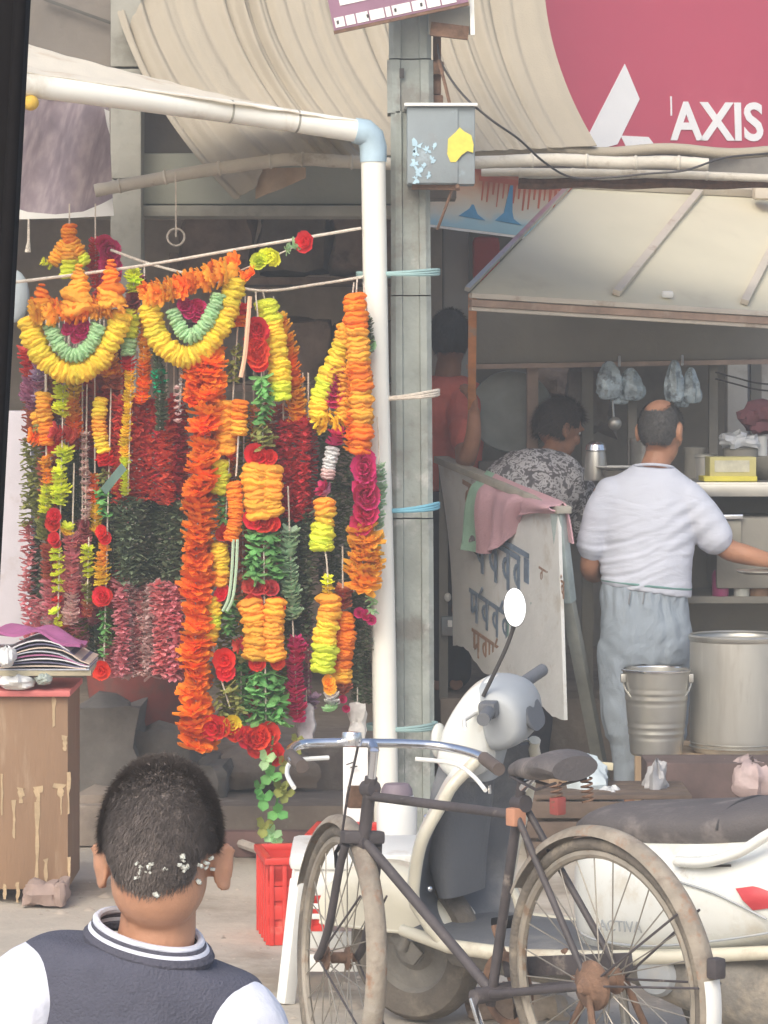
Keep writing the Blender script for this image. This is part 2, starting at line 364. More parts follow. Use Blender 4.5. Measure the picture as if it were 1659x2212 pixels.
M_mirror = mat('mirror_glass', (.86, .89, .90), .18, metal=.75, var=.01, bump=0)
M_black = mat('black_rubber', (.010, .009, .010), .9, var=.2, spec=.1)
M_bag = mat('plastic_bag', (.70, .72, .75), .35, var=.08, scale=12, bump=.5, bscale=30, transl=.3)
M_bagblue = mat('printed_bag', (.66, .74, .78), .4, var=.1, scale=10, bump=.5, bscale=30, transl=.2, dirt=[((.22, .40, .55), .14, 8), ((.70, .66, .22), .12, 6)])

# ================================================================ SETTING
# ground: one sheet, dusty concrete, gently uneven, with a shallow gutter hollow under the bicycle's front wheel
DIP = V(-.152, 9.37, 0)
def gz(x, y):
    d2 = (x - DIP.x) ** 2 + (y - DIP.y) ** 2
    return -.10 * math.exp(-d2 / .09) + .012 * nz((x, y, 0), .8) * (1 if 3 < y < 14 else 0)
def ground():
    xs = [-28, -18, -12, -8] + [-4 + .12 * i for i in range(67)] + [8, 12, 18, 28]
    ys = [-8, -4, -1, 0, 2] + [3 + .12 * i for i in range(100)] + [16, 20, 24, 30, 36]
    mb = MB(); W = len(xs)
    vs_ = [(x, y, gz(x, y)) for y in ys for x in xs]
    mb.add(vs_, [[j * W + i, j * W + i + 1, (j + 1) * W + i + 1, (j + 1) * W + i] for j in range(len(ys) - 1) for i in range(W - 1)])
    struct(mb.build('ground', M_ground))
ground()

def rough_box(c, size, seed, amp=.03, n=5):
    """stone: subdivided box, rounded and lumpy"""
    bm = bmesh.new(); bmesh.ops.create_cube(bm, size=1.0); bmesh.ops.subdivide_edges(bm, edges=bm.edges[:], cuts=n, use_grid_fill=True)
    for v in bm.verts:
        p = v.co.copy(); q = p.normalized() * .62; p = p.lerp(q, .35)
        p = Vector((p.x * size[0], p.y * size[1], p.z * size[2]))
        p += p.normalized() * (nz(p, 3.0 / max(size) , seed) * amp * 2.5 + nz(p, 9 / max(size), seed + 3) * amp)
        v.co = p
    bm.verts.index_update()
    mb = MB(); mb.add([v.co + Vector(c) for v in bm.verts], [[v.index for v in f.verts] for f in bm.faces]); bm.free(); return mb

# raised shop platform with two stone steps
def platform():
    mb = MB()
    mb.box((-2.3, 13.64, .08), (4.7, .5, .16), bev=.015)
    mb.box((-2.3, 15.85, .17), (4.7, 3.9, .34), bev=.015)
    mb.box((5, 18.2, .19), (9.5, 5.6, .38), bev=.01)
    struct(mb.build('shop_platform', M_plinth))
platform()

# flower shop building behind the garlands
shop = thing('shop_building', (-1.8, 15, .34), 'sooty open-fronted shop building behind the hanging garlands', 'building')
mb = MB(); mb.box((-2.7, 14.55, 4.0), (6.0, .3, 2.9)); mb.build('upper_wall', M_wallbrown, shop)
mb = MB(); mb.bar(P(95, -2, 14.36), P(255, 55, 14.36), .012, .012); mb.bar(P(255, 55, 14.36), P(420, 70, 14.36), .010, .012); mb.build('wall_crack_ridge', M_dark, shop)
mb = MB(); mb.box((-1.78, 14.40, 2.625), (3.7, .22, .21), bev=.01); mb.build('lintel', M_lintel, shop)
mb = MB(); mb.box((-1.78, 14.38, 2.49), (3.7, .30, .045), bev=.006); mb.build('lintel_ledge', M_wallgrey, shop)
for k in range(7):   # column of concrete blocks
    mb = MB(); mb.box((-1.05 + .004 * nz((k, 0, 0)), 14.22, .34 + .225 + k * .455), (.125, .2, .447), bev=.008); mb.build('column_block', M_wallgrey, shop)
mb = MB(); mb.box((-2.3, 18.0, 1.6), (5.2, .2, 2.8)); mb.build('back_wall', M_inside, shop)
mb = MB(); mb.box((-4.2, 16.2, 1.6), (.2, 3.6, 2.8)); mb.build('side_wall', M_inside, shop)
mb = MB(); mb.box((.10, 16.3, 1.6), (.10, 3.2, 2.8)); mb.build('side_wall', M_inside, shop)
mb = MB(); mb.box((-2.1, 16.3, 3.0), (4.6, 3.3, .14)); mb.build('ceiling', M_inside, shop)
mb = MB(); mb.box((-1.56, 13.95, 1.0), (.30, .12, 1.35), bev=.01); mb.build('panel', M_lilac, shop)
for k in range(3):
    mb = MB(); mb.box((-1.56, 13.955, .335 + .43 * k + .225), (.302, .125, .006)); mb.build('panel_joint', M_wallgrey, shop)
mb = MB()
mb.box(P(70, 1120, 14.2) + V(0, .1, -.3), (.5, .25, .03), bev=.004); mb.build('shelf', M_wallbrown, shop)

# dark goods standing deep inside the shop
def lump(name, c, size, seed, m, label, cat, group=None, amp=.05):
    o = rough_box(c, size, seed, amp).build(name, m); tag(o, label, cat, group); return o
M_sack = mat('dark_sack', (.22, .195, .18), .95, var=.35, scale=5, bump=.6, bscale=30, dirt=((.24, .20, .17), .3, 5))
M_sack2 = mat('brown_bundle', (.30, .225, .19), .95, var=.35, scale=6, bump=.6, bscale=30, dirt=((.12, .1, .09), .4, 5))
rack = thing('storage_rack', (-.35, 16.4, .34), 'dark rack loaded with bundles inside the shop', 'rack')
for z in (.75, 1.25, 1.75, 2.25):
    mb = MB(); mb.box((-.45, 16.4, z), (1.1, .5, .035), bev=.004); mb.build('rack_shelf', M_sack2, rack)
for x in (-.98, .08):
    for y in (16.18, 16.62):
        mb = MB(); mb.box((x, y, 1.36), (.04, .04, 2.04), bev=.004); mb.build('rack_post', M_sack2, rack)
k = 0
bl = ['rounded dark bundle', 'squat brown bundle', 'lumpy grey sack', 'tall dark sack']
for z in (.77, 1.27, 1.77, 2.27):
    for x in (-.78, -.42, -.08):
        k += 1
        lump('bundle', (x + .04 * nz((k, 1, 2)), 16.38, z + .155), (.32, .36, .27), k, M_sack if k % 2 else M_sack2, '%s cloth bundle at the %s of the %s rack shelf inside the shop' % ('dark' if k % 2 else 'brown', {-.78: 'open end', -.42: 'middle', -.08: 'wall end'}[x], {.77: 'lowest', 1.27: 'second', 1.77: 'third', 2.27: 'top'}[z]), 'bundle', 'bundles on the rack inside the shop', .02)
# red tub and rocks under the garlands
rb = MB(); tp = [(.0, 0), (.20, 0), (.235, .30), (.245, .30), (.25, .315), (.235, .315), (.215, .30), (.19, .02), (0, .02)]
rb.lathe(tp, 28, Matrix.Translation(P(305, 1560, 14.05)) @ Matrix.Scale(1.0, 4)); o = rb.build('tub', mat('dull_red_tub', (.30, .075, .06), .6, var=.2, scale=5, dirt=((.2, .1, .08), .4, 5)))
tag(o, 'dull red round plastic tub standing on the dark rocks', 'tub')
for u, v, Y, sx, sz, sd_, lb in [(215, 1640, 13.75, .36, .46, 1, 'tall dark grey rock leaning beside the plywood cabinet'), (345, 1660, 13.9, .34, .34, 2, 'grey rock with a flat top under the red tub'),
                              (420, 1700, 13.78, .24, .2, 5, 'small dark rock below the big orange garland'), (205, 1745, 13.62, .5, .13, 4, 'flat brown stone slab lying below the tall rock'),
                              (560, 1655, 13.95, .44, .13, 6, 'long tan stone slab behind the leafy vine')]:
    p = P(u, v, Y); o = rough_box(p, (sx, .3, sz), sd_, .035).build('rock', M_stone if sd_ not in (4, 6) else M_plinth); tag(o, lb, 'rock')

# bank building behind the stall
bank = thing('bank_building', (3, 17.6, .38), 'grey bank building front behind the food stall', 'building')
M_bwall = mat('bank_wall', (.30, .28, .25), .9, var=.2, scale=2, dirt=((.2, .185, .17), .4, 1.5))
M_bpil = mat('bank_pillar', (.46, .45, .43), .8, var=.1, scale=3, dirt=((.3, .28, .26), .25, 3))
mb = MB(); mb.box((3.3, 18.4, 1.8), (6.6, .3, 3.4)); mb.build('wall', M_bwall, bank)
mb = MB(); mb.box((3.6, 17.5, 4.2), (7.0, 1.6, .9)); mb.build('upper_wall', mat('dark_slate_wall', (.16, .155, .14), .9, var=.12), bank)
mb = MB(); mb.box((3.6, 17.2, 2.8), (6.9, 1.7, .12)); mb.build('soffit', M_bwall, bank)
for u, wd in ((985, .12), (1590, .10), (1665, .16)):
    p = P(u, 700, 16.9); mb = MB(); mb.box((p.x, 16.9, 1.56), (wd, .14, 2.36), bev=.01); mb.build('pillar', M_bpil, bank)
for u, m_, wd in ((1625, mat('blue_grey_door', (.17, .18, .215), .6, var=.1), .15), (1690, M_bpil, .12)):
    p = P(u, 700, 17.6); mb = MB(); mb.box((p.x, 17.6, 1.45), (wd, .05, 2.14), bev=.006); mb.build('door_leaf', m_, bank)
mb = MB(); mb.box(P(1050, 560, 16.8), (.13, .1, .22), bev=.03); o = mb.build('wall_lamp', M_red); 
tag(o, 'red box fixed to the bank wall beside the colourful banner', 'box')
mb = MB(); mb.box(P(1050, 560, 16.8) + V(0, .14, 0), (.04, .2, .04)); mb.build('bracket', M_rust, o)

# bank sign
def sheet_frame(a, b, c):
    """plane basis from three corners: origin a, x towards b, up towards c"""
    x = (b - a); zx = x.normalized(); n = zx.cross((c - a)).normalized(); up = n.cross(zx)
    return Matrix((zx, up, n)).transposed().to_4x4(), x.length
BL_, BR_, TL_ = P(1060, 322, 15.65), P(1760, 326, 16.5), P(1060, 8, 15.65)
Ms, Wd = sheet_frame(BL_, BR_, TL_); Ms = Matrix.Translation(BL_) @ Ms; Hh = (TL_ - BL_).length + .03
bs = thing('bank_sign', BL_, 'large crimson bank sign board reading AXIS with a white angular logo', 'sign')
mb = MB(); mb.prism([(0, 0), (Wd, 0), (Wd, Hh), (0, Hh)], -.08, Ms); mb.build('board', M_bank, bs)
mb = MB(); mb.prism([(-.02, Hh), (Wd, Hh), (Wd, Hh + .03), (-.02, Hh + .03)], -.1, Ms); mb.build('top_trim', M_bank, bs)
def on_sign(u, v, Minv):
    """where the ray through a photo pixel meets the plane of Ms"""
    d = P(u, v, 1.0) - V(0, 0, CH); o0 = V(0, 0, CH); n = Minv.to_3x3() @ V(0, 0, 1); q = Minv.translation
    t = (q - o0).dot(n) / d.dot(n); l = Minv.inverted() @ (o0 + d * t); return (l.x, l.y)
def flat_shape(name, pts, M, m, parent, th=.004):
    mb = MB(); mb.prism([on_sign(u, v, M) for u, v in pts], th, M); return mb.build(name, m, parent, smooth=False)
flat_shape('logo_stroke', [(1349, 138), (1381, 214), (1333, 312), (1262, 330), (1262, 308)], Ms, M_signwhite, bs)
flat_shape('logo_foot', [(1340, 293), (1400, 296), (1417, 318), (1352, 318)], Ms, M_signwhite, bs)
me = text_mesh('AXIS BANK', .245, .002, 'LEFT', .006); me.materials.append(M_signwhite)
x0, y0 = on_sign(1450, 266, Ms); o = link('lettering', me, None); o.parent = bs; o.matrix_local = wm(bs).inverted() @ Ms @ Matrix.Translation((x0, y0, .003)) @ Matrix.Scale(1.01, 4, (1, 0, 0))
mb = MB(); a = on_sign(1449, 208, Ms); b_ = on_sign(1451, 250, Ms); mb.prism([(a[0] - .004, b_[1]), (a[0] + .004, b_[1]), (a[0] + .004, a[1]), (a[0] - .004, a[1])], .003, Ms); mb.build('tick_mark', M_signwhite, bs)
# lamp above the sign
lf = thing('flood_lamp', P(1415, 20, 16.0), 'pale round flood lamp above the crimson bank sign', 'lamp')
mb = MB(); mb.lathe([(0, 0), (.10, 0), (.115, .02), (.09, .03), (.085, .12), (.06, .16), (0, .17)], 20, Matrix.Translation(P(1415, 13, 16.25))); mb.build('housing', M_white, lf)
mb = MB(); mb.tube([P(1415, 5, 16.25) + V(0, 0, .1), P(1415, -30, 16.5), P(1415, -40, 16.75)], .015, 8); mb.build('arm', M_wallgrey, lf)

# ---------------------------------------------------------------- draped canopy cloth
def canopy():
    mb = MB()
    def fn(s, t):
        ub = 500 + s * 790; vb = 352 - 36 * s
        if s < .09: vb = 352 + 78 * math.sin(math.pi * min(s / .09, 1) * .5 + math.pi / 2) ** .6 if s > 0 else 425
        ut = 236 + s * 940; vt = -60
        f = t ** 1.0; v = vt + (vb - vt) * f
        u = ut + (ub - ut) * (f ** 2.0) * (1 - .0 * s) + 14 * math.sin(f * 3.0) * (1 - s)
        Y = 14.22 + (13.62 - 14.22) * f + .04 * math.sin(math.pi * f)
        ph = s * 2 * math.pi * 19 + 1.6 * math.sin(s * 17) + .6 * math.sin(s * 41 + 2 * f)
        amp = (.015 + .008 * math.sin(s * 23 + 1) + .010 * nz((s * 6, 0, 4), 1)) * (1 - .35 * f)
        p = P(u, v, Y)
        fold = math.sin(ph) + .35 * math.sin(2.3 * ph + 1 + f)
        p += V(.5, -1, -.2) * (amp * fold) + V(0, -1, 0) * .01 * nz((s * 9, f * 3, 0), 1)
        return p
    mb.grid(fn, 330, 44, .004)
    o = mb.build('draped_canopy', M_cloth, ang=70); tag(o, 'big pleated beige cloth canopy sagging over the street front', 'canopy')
canopy()
def hem():
    mb = MB(); pts = []
    for i in range(26):
        u = 955 + i * 31; v = 322 + 5 * math.sin(i * .7) + (i / 25) * 6
        pts.append(P(u, v, 13.66))
    mb.tube(pts, [px(15, 13.6) * (1 + .15 * nz((i, 0, 0))) for i in range(26)], 12, True, .8)
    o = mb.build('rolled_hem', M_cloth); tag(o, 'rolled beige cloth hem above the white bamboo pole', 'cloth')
hem()
def bamboo(name, pts, r, Y, label, m):
    root = thing(name, pts[0], label, 'pole')
    fl = cr([tuple(p) for p in pts], 8); n = len(fl); rad = [r * (1 + .10 * nz((i * .5, 1, 0)) ) for i in range(n)]
    mb = MB(); mb.tube(fl, rad, 12); mb.build('cane', m, root)
    for i in range(5, n - 2, 7):
        a = Vector(fl[i]); d = (Vector(fl[i + 1]) - a).normalized(); mb = MB(); mb.tube([a - d * .006, a, a + d * .006], [r * 1.08, r * 1.2, r * 1.08], 12); mb.build('node_ring', m, root)
    return root
bamboo('bamboo_pole', [P(205, 412, 13.5), P(300, 394, 13.5), P(420, 372, 13.5), P(560, 352, 13.5), P(640, 344, 13.5), P(760, 350, 13.5), P(900, 355, 13.5), P(1060, 350, 13.5), P(1200, 345, 13.5), P(1330, 352, 13.5), P(1440, 350, 13.5), P(1530, 356, 13.5)], px(14, 13.5), 13.5, 'long weathered pale bamboo pole tied behind the concrete pole', M_bamboo)
bamboo('bamboo_pole', [P(1040, 372, 13.62), P(1180, 372, 13.6), P(1300, 374, 13.6), P(1480, 378, 13.6), P(1660, 385, 13.6), P(1760, 390, 13.6)], px(9, 13.6), 13.6, 'thin white pole lying just above the cream stall roof', M_bamboo)
# pale sheet sagging between the poles and the roof
mb = MB()
mb.grid(lambda s, t: P(1120 + s * 560, 368 + 14 * s + t * (20 * (1 - s) ** 1.5 + 6), 13.9 + .5 * t) + V(0, -.03 * math.sin(s * 9 + t * 4), .01 * math.sin(s * 14)), 40, 8, .004)
o = mb.build('tarpaulin_strip', mat('white_tarp', (.66, .64, .58), .6, var=.12, scale=4, dirt=((.42, .36, .3), .3, 5)), ang=70); tag(o, 'dirty white tarpaulin strip wedged above the cream roof', 'tarpaulin')
mb = MB(); mb.tube([P(1120 + i * 30, 396 + 2 * math.sin(i), 14.2) for i in range(22)], .022, 8); o = mb.build('rusty_pipe', M_rust); tag(o, 'rusty pipe hidden under the tarpaulin strip', 'pipe')
# short cloth flap hanging behind the bamboo (tan square)
mb = MB(); mb.grid(lambda s, t: P(553 + 108 * s, 362 + t * (68 - 45 * s), 13.68) + V(0, -.015 * math.sin(s * 8), 0), 12, 6, .004)
o = mb.build('cloth_flap', mat('tan_flap', (.42, .31, .22), .9, var=.2, scale=9, bump=.3), ang=70); tag(o, 'small tan cloth flap tucked under the bamboo pole', 'cloth')
# string with a wire ring on the bamboo
st = thing('hanging_ring', P(380, 385, 13.45), 'thin string with a small wire ring hanging from the bamboo pole', 'ring')
mb = MB(); mb.tube([P(379, 372, 13.45), P(380, 430, 13.45), P(380, 512, 13.45)], .004, 6); mb.build('string', M_rope, st)
c = P(380, 512, 13.45); mb = MB(); mb.tube([c + V(math.cos(a) * .033, .004 * math.sin(3 * a), math.sin(a) * .033) for a in [2 * math.pi * k / 24 for k in range(25)]], .0045, 6); mb.build('wire_ring', M_rope, st)
st = thing('hanging_tassel', P(60, 470, 13.9), 'frayed string tassel hanging below the purple banner', 'tassel')
mb = MB(); mb.tube([P(62, 455, 13.9), P(62, 520, 13.9), P(60, 545, 13.9)], [.004, .006, .014], 6); mb.build('string', M_rope, st)

# ---------------------------------------------------------------- pvc frame and awning
pf = thing('pvc_frame', P(836, 1869, 12.9), 'white plastic pipe frame carrying the awning, with a blue elbow', 'frame')
def pipe(name, pts, r, m, parent=pf, n=20): mb = MB(); mb.tube(pts, r, n); return mb.build(name, m, parent)
rp = px(26.5, 12.9)
A_, B_ = P(836, 1869, 12.9), P(806, 335, 12.9)
pipe('upright', [A_, A_.lerp(B_, .3) + V(.004, 0, 0), A_.lerp(B_, .7) + V(-.003, 0, 0), B_], rp, M_pvc)
Lh0, Lh1 = P(772, 283, 12.88), P(-95, 152, 12.2)
hp = [Lh0, P(640, 262, 12.8) , P(490, 240, 12.7), P(300, 215, 12.52), P(45, 182, 12.3), Lh1]
pipe('cross_pipe', hp, [px(25, 12.8)] * 6, M_pvc)
pipe('elbow', [P(766, 282, 12.88), P(788, 286, 12.89), P(801, 298, 12.9), P(806, 318, 12.9), P(806.5, 350, 12.9)], [rp * 1.06, rp * 1.12, rp * 1.14, rp * 1.12, rp * 1.08], M_pvcjoint)
for u in (497, 640):
    i0 = P(u, 240 + (u - 490) * .147, 12.7 + (u - 490) * .00067); mb = MB(); d = (hp[1] - hp[2]).normalized(); mb.tube([i0 - d * .004, i0 + d * .004], px(25.9, 12.7), 20); mb.build('joint_line', M_wallgrey, pf)
pipe('upright', [Lh1 + V(0, 0, .02), V(Lh1.x - .02, Lh1.y, 0)], rp, M_pvc)
# ties round the uprights
def tie(u0, v0, u1, v1, Y, m, label, r=.006):
    mb = MB(); a = P(u0, v0, Y); b = P(u1, v1, Y); n = 18; w2 = (b - a) / 2; c = (a + b) / 2
    for j in range(3):
        pts = [c + w2 * math.cos(t) * 1.04 + V(0, 1, 0) * (.10 * math.sin(t)) + V(0, 0, .006 * j + .004 * math.sin(2 * t + j)) for t in [2 * math.pi * k / n for k in range(n + 1)]]
        mb.tube(pts, r, 6)
    o = mb.build('rope_tie', m); tag(o, label, 'rope'); return o
M_tieblue = mat('teal_tie', (.28, .42, .42), .8, var=.2); M_tieblue2 = mat('blue_tie', (.16, .40, .52), .7, var=.15)
tie(775, 598, 945, 592, 12.98, M_tieblue, 'teal cord lashing the white upright to the concrete pole near the ropes')
tie(800, 868, 945, 852, 12.98, M_rope, 'pale wire lashing the white upright to the concrete pole')
tie(812, 1108, 945, 1096, 12.98, M_tieblue2, 'blue strip tied round the white upright and the concrete pole')
tie(795, 1575, 940, 1570, 12.98, M_tieblue, 'green cord tied low round the white upright')
# awning cloth over the cross pipe
def awn():
    mb = MB()
    def fn(s, t):
        u = 775 - s * 870
        i = (775 - u)
        front = P(u, 279 - .148 * i, 12.88 - i * .00078) + V(0, -.028, .022)
        vb = 270 - .178 * i - .00010 * i * i
        back = P(u, vb, 13.75 - i * .0006)
        p = front.lerp(back, t)
        p += V(0, -.2, 1) * (.020 * s ** .7 * (math.sin(t * 8.5 + s * 2) - .3) * math.sin(min(1, t * 6) * math.pi / 2)) + V(0, 0, .006 * nz((s * 20, t * 6, 0), 1))
        return p
    mb.grid(fn, 80, 26, .004)
    o = mb.build('awning_cloth', M_awn, ang=70); tag(o, 'cream awning cloth stretched over the white cross pipe', 'awning')
awn()
mb = MB(); c = P(66, 222, 12.3); mb.ell(c, .03, .03, .028); o = mb.build('yellow_knot', mat('yellow_knot', (.66, .42, .05), .8, var=.2)); tag(o, 'yellow cloth knot tied under the cross pipe', 'knot')
# purple banner at the left
def banner():
    m = bpy.data.materials.new('faded_banner'); m.use_nodes = True; t = m.node_tree; N = t.nodes; L = t.links; b = N['Principled BSDF']; b.inputs['Roughness'].default_value = .7
    tc = N.new('ShaderNodeTexCoord'); n = N.new('ShaderNodeTexNoise'); n.inputs['Scale'].default_value = 5; n.inputs['Detail'].default_value = 6; L.new(tc.outputs['Generated'], n.inputs['Vector'])
    rp_ = N.new('ShaderNodeValToRGB'); e = rp_.color_ramp.elements; e[0].position = .3; e[0].color = (.22, .18, .21, 1); e[1].position = .72; e[1].color = (.46, .39, .41, 1)
    q = e.new(.5); q.color = (.31, .25, .29, 1)
    L.new(n.outputs[0], rp_.inputs[0]); L.new(rp_.outputs[0], b.inputs['Base Color'])
    root = thing('cloth_banner', P(140, 470, 13.7), 'faded purple printed banner with a white lower border at the left', 'banner')
    def fn(s, tt):
        u = 20 + s * (212 + 13 * tt); v = 205 + tt * 258
        return P(u, v, 13.6) + V(0, -.012 * math.sin(s * 9 + tt * 3), 0)
    mb = MB(); mb.grid(fn, 24, 24, .003); mb.build('print', m, root)
    mb = MB(); mb.slab([P(30, 448, 13.58), P(60, 458, 13.58), P(120, 463, 13.58), P(180, 457, 13.58), P(220, 440, 13.58), P(243, 428, 13.58), P(246, 466, 13.58), P(150, 471, 13.58), P(30, 474, 13.58)], (0, 1, 0), .004); mb.build('white_border', M_white, root)
    mb = MB(); mb.slab([P(225, 235, 13.58), P(236, 240, 13.58), P(237, 290, 13.58), P(231, 270, 13.58)], (0, 1, 0), .004); mb.build('white_border', M_white, root)
    mb = MB(); mb.tube([P(15, 205, 13.6), P(240, 207, 13.6)], .012, 8); mb.build('rod', M_bamboo, root)
banner()
mb = MB(); mb.ell(P(30, 640, 13.75), .062, .04, .105); o = mb.build('pale_balloon', mat('pale_blue_film', (.48, .55, .60), .4, var=.1)); tag(o, 'pale blue rounded bundle hanging behind the left garlands', 'bundle')

# ---------------------------------------------------------------- concrete pole with its box and sign
cp = thing('utility_pole', (P(893, 1860, 13.05).x, 13.12, 0), 'tall grey square concrete utility pole beside the white upright', 'pole')
def pole():
    segs = [(1880, 893, 46), (1500, 891, 45), (1120, 889, 44), (700, 887, 43), (430, 886, 42)]
    mb = MB()
    z0 = [-.0]
    def seg(u0, v0, h0, u1, v1, h1, name):
        mb = MB(); r = []
        for (u, v, h) in ((u0, v0, h0), (u1, v1, h1)):
            p = P(u, v, 13.0); w_ = px(h, 13.0)
            r.append((V(p.x, 13.12, p.z), w_))
        rings = []
        for p, w_ in r:
            c = .018
            rings.append([V(p.x + x, p.y + y, p.z) for x, y in ((-w_, -.11 + c), (-w_ + c, -.11), (-w_ * .45, -.11), (-w_ * .40, -.095), (w_ * .40, -.095), (w_ * .45, -.11), (w_ - c, -.11), (w_, -.11 + c), (w_, .11 - c), (w_ - c, .11), (-w_ + c, .11), (-w_, .11 - c))])
        n = 12; mb.add(rings[0] + rings[1], [[k, (k + 1) % n, n + (k + 1) % n, n + k] for k in range(n)] + [list(range(n))[::-1], [n + k for k in range(n)]])
        mb.build(name, M_conc, cp, ang=25)
    seg(894, 1866, 46, 891, 1122, 45, 'shaft')
    seg(891, 1119, 44.5, 888, 640, 43.5, 'shaft')
    seg(888, 637, 43, 886, 240, 42, 'shaft')
    seg(887, 243, 50, 886, 128, 50, 'shaft')
    seg(886, 125, 46, 886, -120, 46, 'shaft')
pole()
for (u, v, w_, h) in ((868, 158, 10, 22),):
    p = P(u, v, 13.0); mb = MB(); mb.box((p.x, 13.006, p.z), (px(w_, 13), .01, px(h, 13)), bev=.002); mb.build('bolt_hole', M_wire, cp)
mb = MB(); mb.box(V(P(945, 120, 13).x, 13.1, P(945, 120, 13).z), (.03, .06, .28), bev=.006); mb.box(V(P(945, 150, 13).x, 13.06, P(945, 145, 13).z), (.05, .06, .05), bev=.008); mb.box(V(P(945, 215, 13).x, 13.08, P(945, 222, 13).z), (.045, .05, .07), bev=.008); mb.build('clamp', M_rust, cp)
# meter box
mbx = thing('meter_box', P(952, 395, 12.9), 'dented grey metal meter box with a yellow sticker on the concrete pole', 'box')
x0, x1, z0, z1 = P(879, 395, 12.86).x, P(1026, 395, 12.86).x, P(0, 398, 12.86).z, P(0, 230, 12.86).z
mb = MB(); mb.box(((x0 + x1) / 2, 12.94, (z0 + z1) / 2), (x1 - x0, .16, z1 - z0), bev=.006); mb.build('case', M_boxgrey, mbx)
mb = MB(); mb.box(((x0 + x1) / 2 - .12 * (x1 - x0), 12.857, (z0 + z1) / 2), ((x1 - x0) * .74, .008, (z1 - z0) * .97), bev=.003); mb.build('door', M_boxgrey, mbx)
mb = MB(); mb.box(((x0 + x1) / 2, 12.93, z1 + .006), ((x1 - x0) + .02, .19, .012), bev=.004); mb.build('lid', M_white, mbx)
mb = MB(); mb.bar(P(890, 402, 12.9), P(993, 404, 12.9), .025, .025); mb.tube([P(988, 402, 12.87), P(988, 402, 12.86)], .008, 10); mb.build('bracket', M_rust, mbx)
mb = MB(); mb.tube([P(978, 405, 12.9), P(962, 450, 12.92), P(945, 495, 12.98)], .006, 6); mb.build('stay_rod', M_rust, mbx)
Yf = 12.850
mb = MB(); mb.slab([P(u, v, Yf) for u, v in [(968, 300), (985, 285), (993, 275), (1003, 284), (1018, 292), (1023, 312), (1022, 330), (1010, 326), (997, 335), (985, 350), (973, 350), (966, 333)]], (0, 1, 0), .004); mb.build('sticker', M_yellowpaint, mbx, smooth=False)
for k, (u, v, r_) in enumerate([(900, 315, 15), (897, 330, 10), (922, 325, 9), (895, 352, 12), (903, 372, 13), (938, 318, 8), (934, 345, 9), (915, 358, 8), (898, 387, 9), (925, 378, 7)]):
    pts = [P(u + r_ * (.75 + 1.5 * nz((k * 3.7, math.cos(a) * 2, math.sin(a) * 2))) * math.cos(a) * .8, v + r_ * (.75 + 1.5 * nz((k * 3.7, math.cos(a) * 2, math.sin(a) * 2))) * math.sin(a), Yf) for a in [2 * math.pi * j / 16 for j in range(16)]]
    mb = MB(); mb.slab(pts, (0, 1, 0), .003); mb.build('paint_patch', M_bluepaint, mbx, smooth=False)
# tilted street sign at the top
ss = thing('route_sign', P(860, 20, 12.8), 'tilted purple and white printed sign at the top of the concrete pole', 'sign')
a, b, c = P(722, 66, 12.82), P(1012, 4, 12.82), P(722, -170, 12.82)
Mq, Wq = sheet_frame(a, b, c); Mq = Matrix.Translation(a) @ Mq; Hq = .38
mb = MB(); mb.prism([(0, 0), (Wq, 0), (Wq, Hq), (0, Hq)], -.015, Mq); mb.build('plate', M_purple, ss)
mb = MB(); mb.prism([(-.003, -.012), (Wq, -.012), (Wq, -.001), (-.003, -.001)], -.02, Mq); mb.build('lower_edge', M_rust, ss)
for y0, y1, xs_ in ((.008, .045, [.008, .05, .09, .14, .20, .225, .30, .355, .41, .47]), (.085, .2, [.04, .18, .33, .47])):
    for xa, xb in zip(xs_[:-1], xs_[1:]):
        mb = MB(); mb.prism([(xa, y0), (xb - .006, y0), (xb - .006, y1), (xa, y1)], .003, Mq); mb.build('white_cell', M_white, ss, smooth=False)
for x in (.015, .128, .232, .33):
    mb = MB(); mb.prism([(x, .02), (x + .008, .02), (x + .009, .033), (x, .033)], .005, Mq); mb.build('print_mark', M_wire, ss, smooth=False)
mb = MB(); mb.box(P(972, 44, 12.95), (.16, .08, .10), bev=.004); mb.build('back_box', M_wallgrey, ss)
mb = MB(); mb.bar(P(930, 62, 12.9), P(1012, 72, 12.9), .03, .05); mb.build('bracket', M_rust, ss)
mb = MB(); mb.bar(P(1018, -40, 12.88), P(1021, 76, 12.88), .016, .03); mb.build('edge_strip', M_white, ss)
# sagging cable
mb = MB(); mb.tube(cr([tuple(P(u, v, Y)) for u, v, Y in [(945, 95, 13.0), (955, 140, 12.98), (1000, 205, 12.92), (1060, 258, 12.9), (1120, 300, 13.0), (1175, 350, 13.2), (1235, 383, 13.4), (1320, 383, 13.4), (1400, 375, 13.4), (1480, 368, 13.4), (1560, 342, 13.5), (1640, 333, 13.6), (1740, 325, 13.8)]], 6), .0045, 6)
o = mb.build('cable', M_wire); tag(o, 'black cable sagging from the concrete pole over the stall roof', 'cable')
mb = MB(); mb.tube(cr([tuple(P(u, v, Y)) for u, v, Y in [(948, 130, 12.98), (962, 185, 12.95), (975, 240, 12.94)]], 5), .007, 6); o = mb.build('cable', M_rust); tag(o, 'short brown cable running down into the meter box', 'cable')

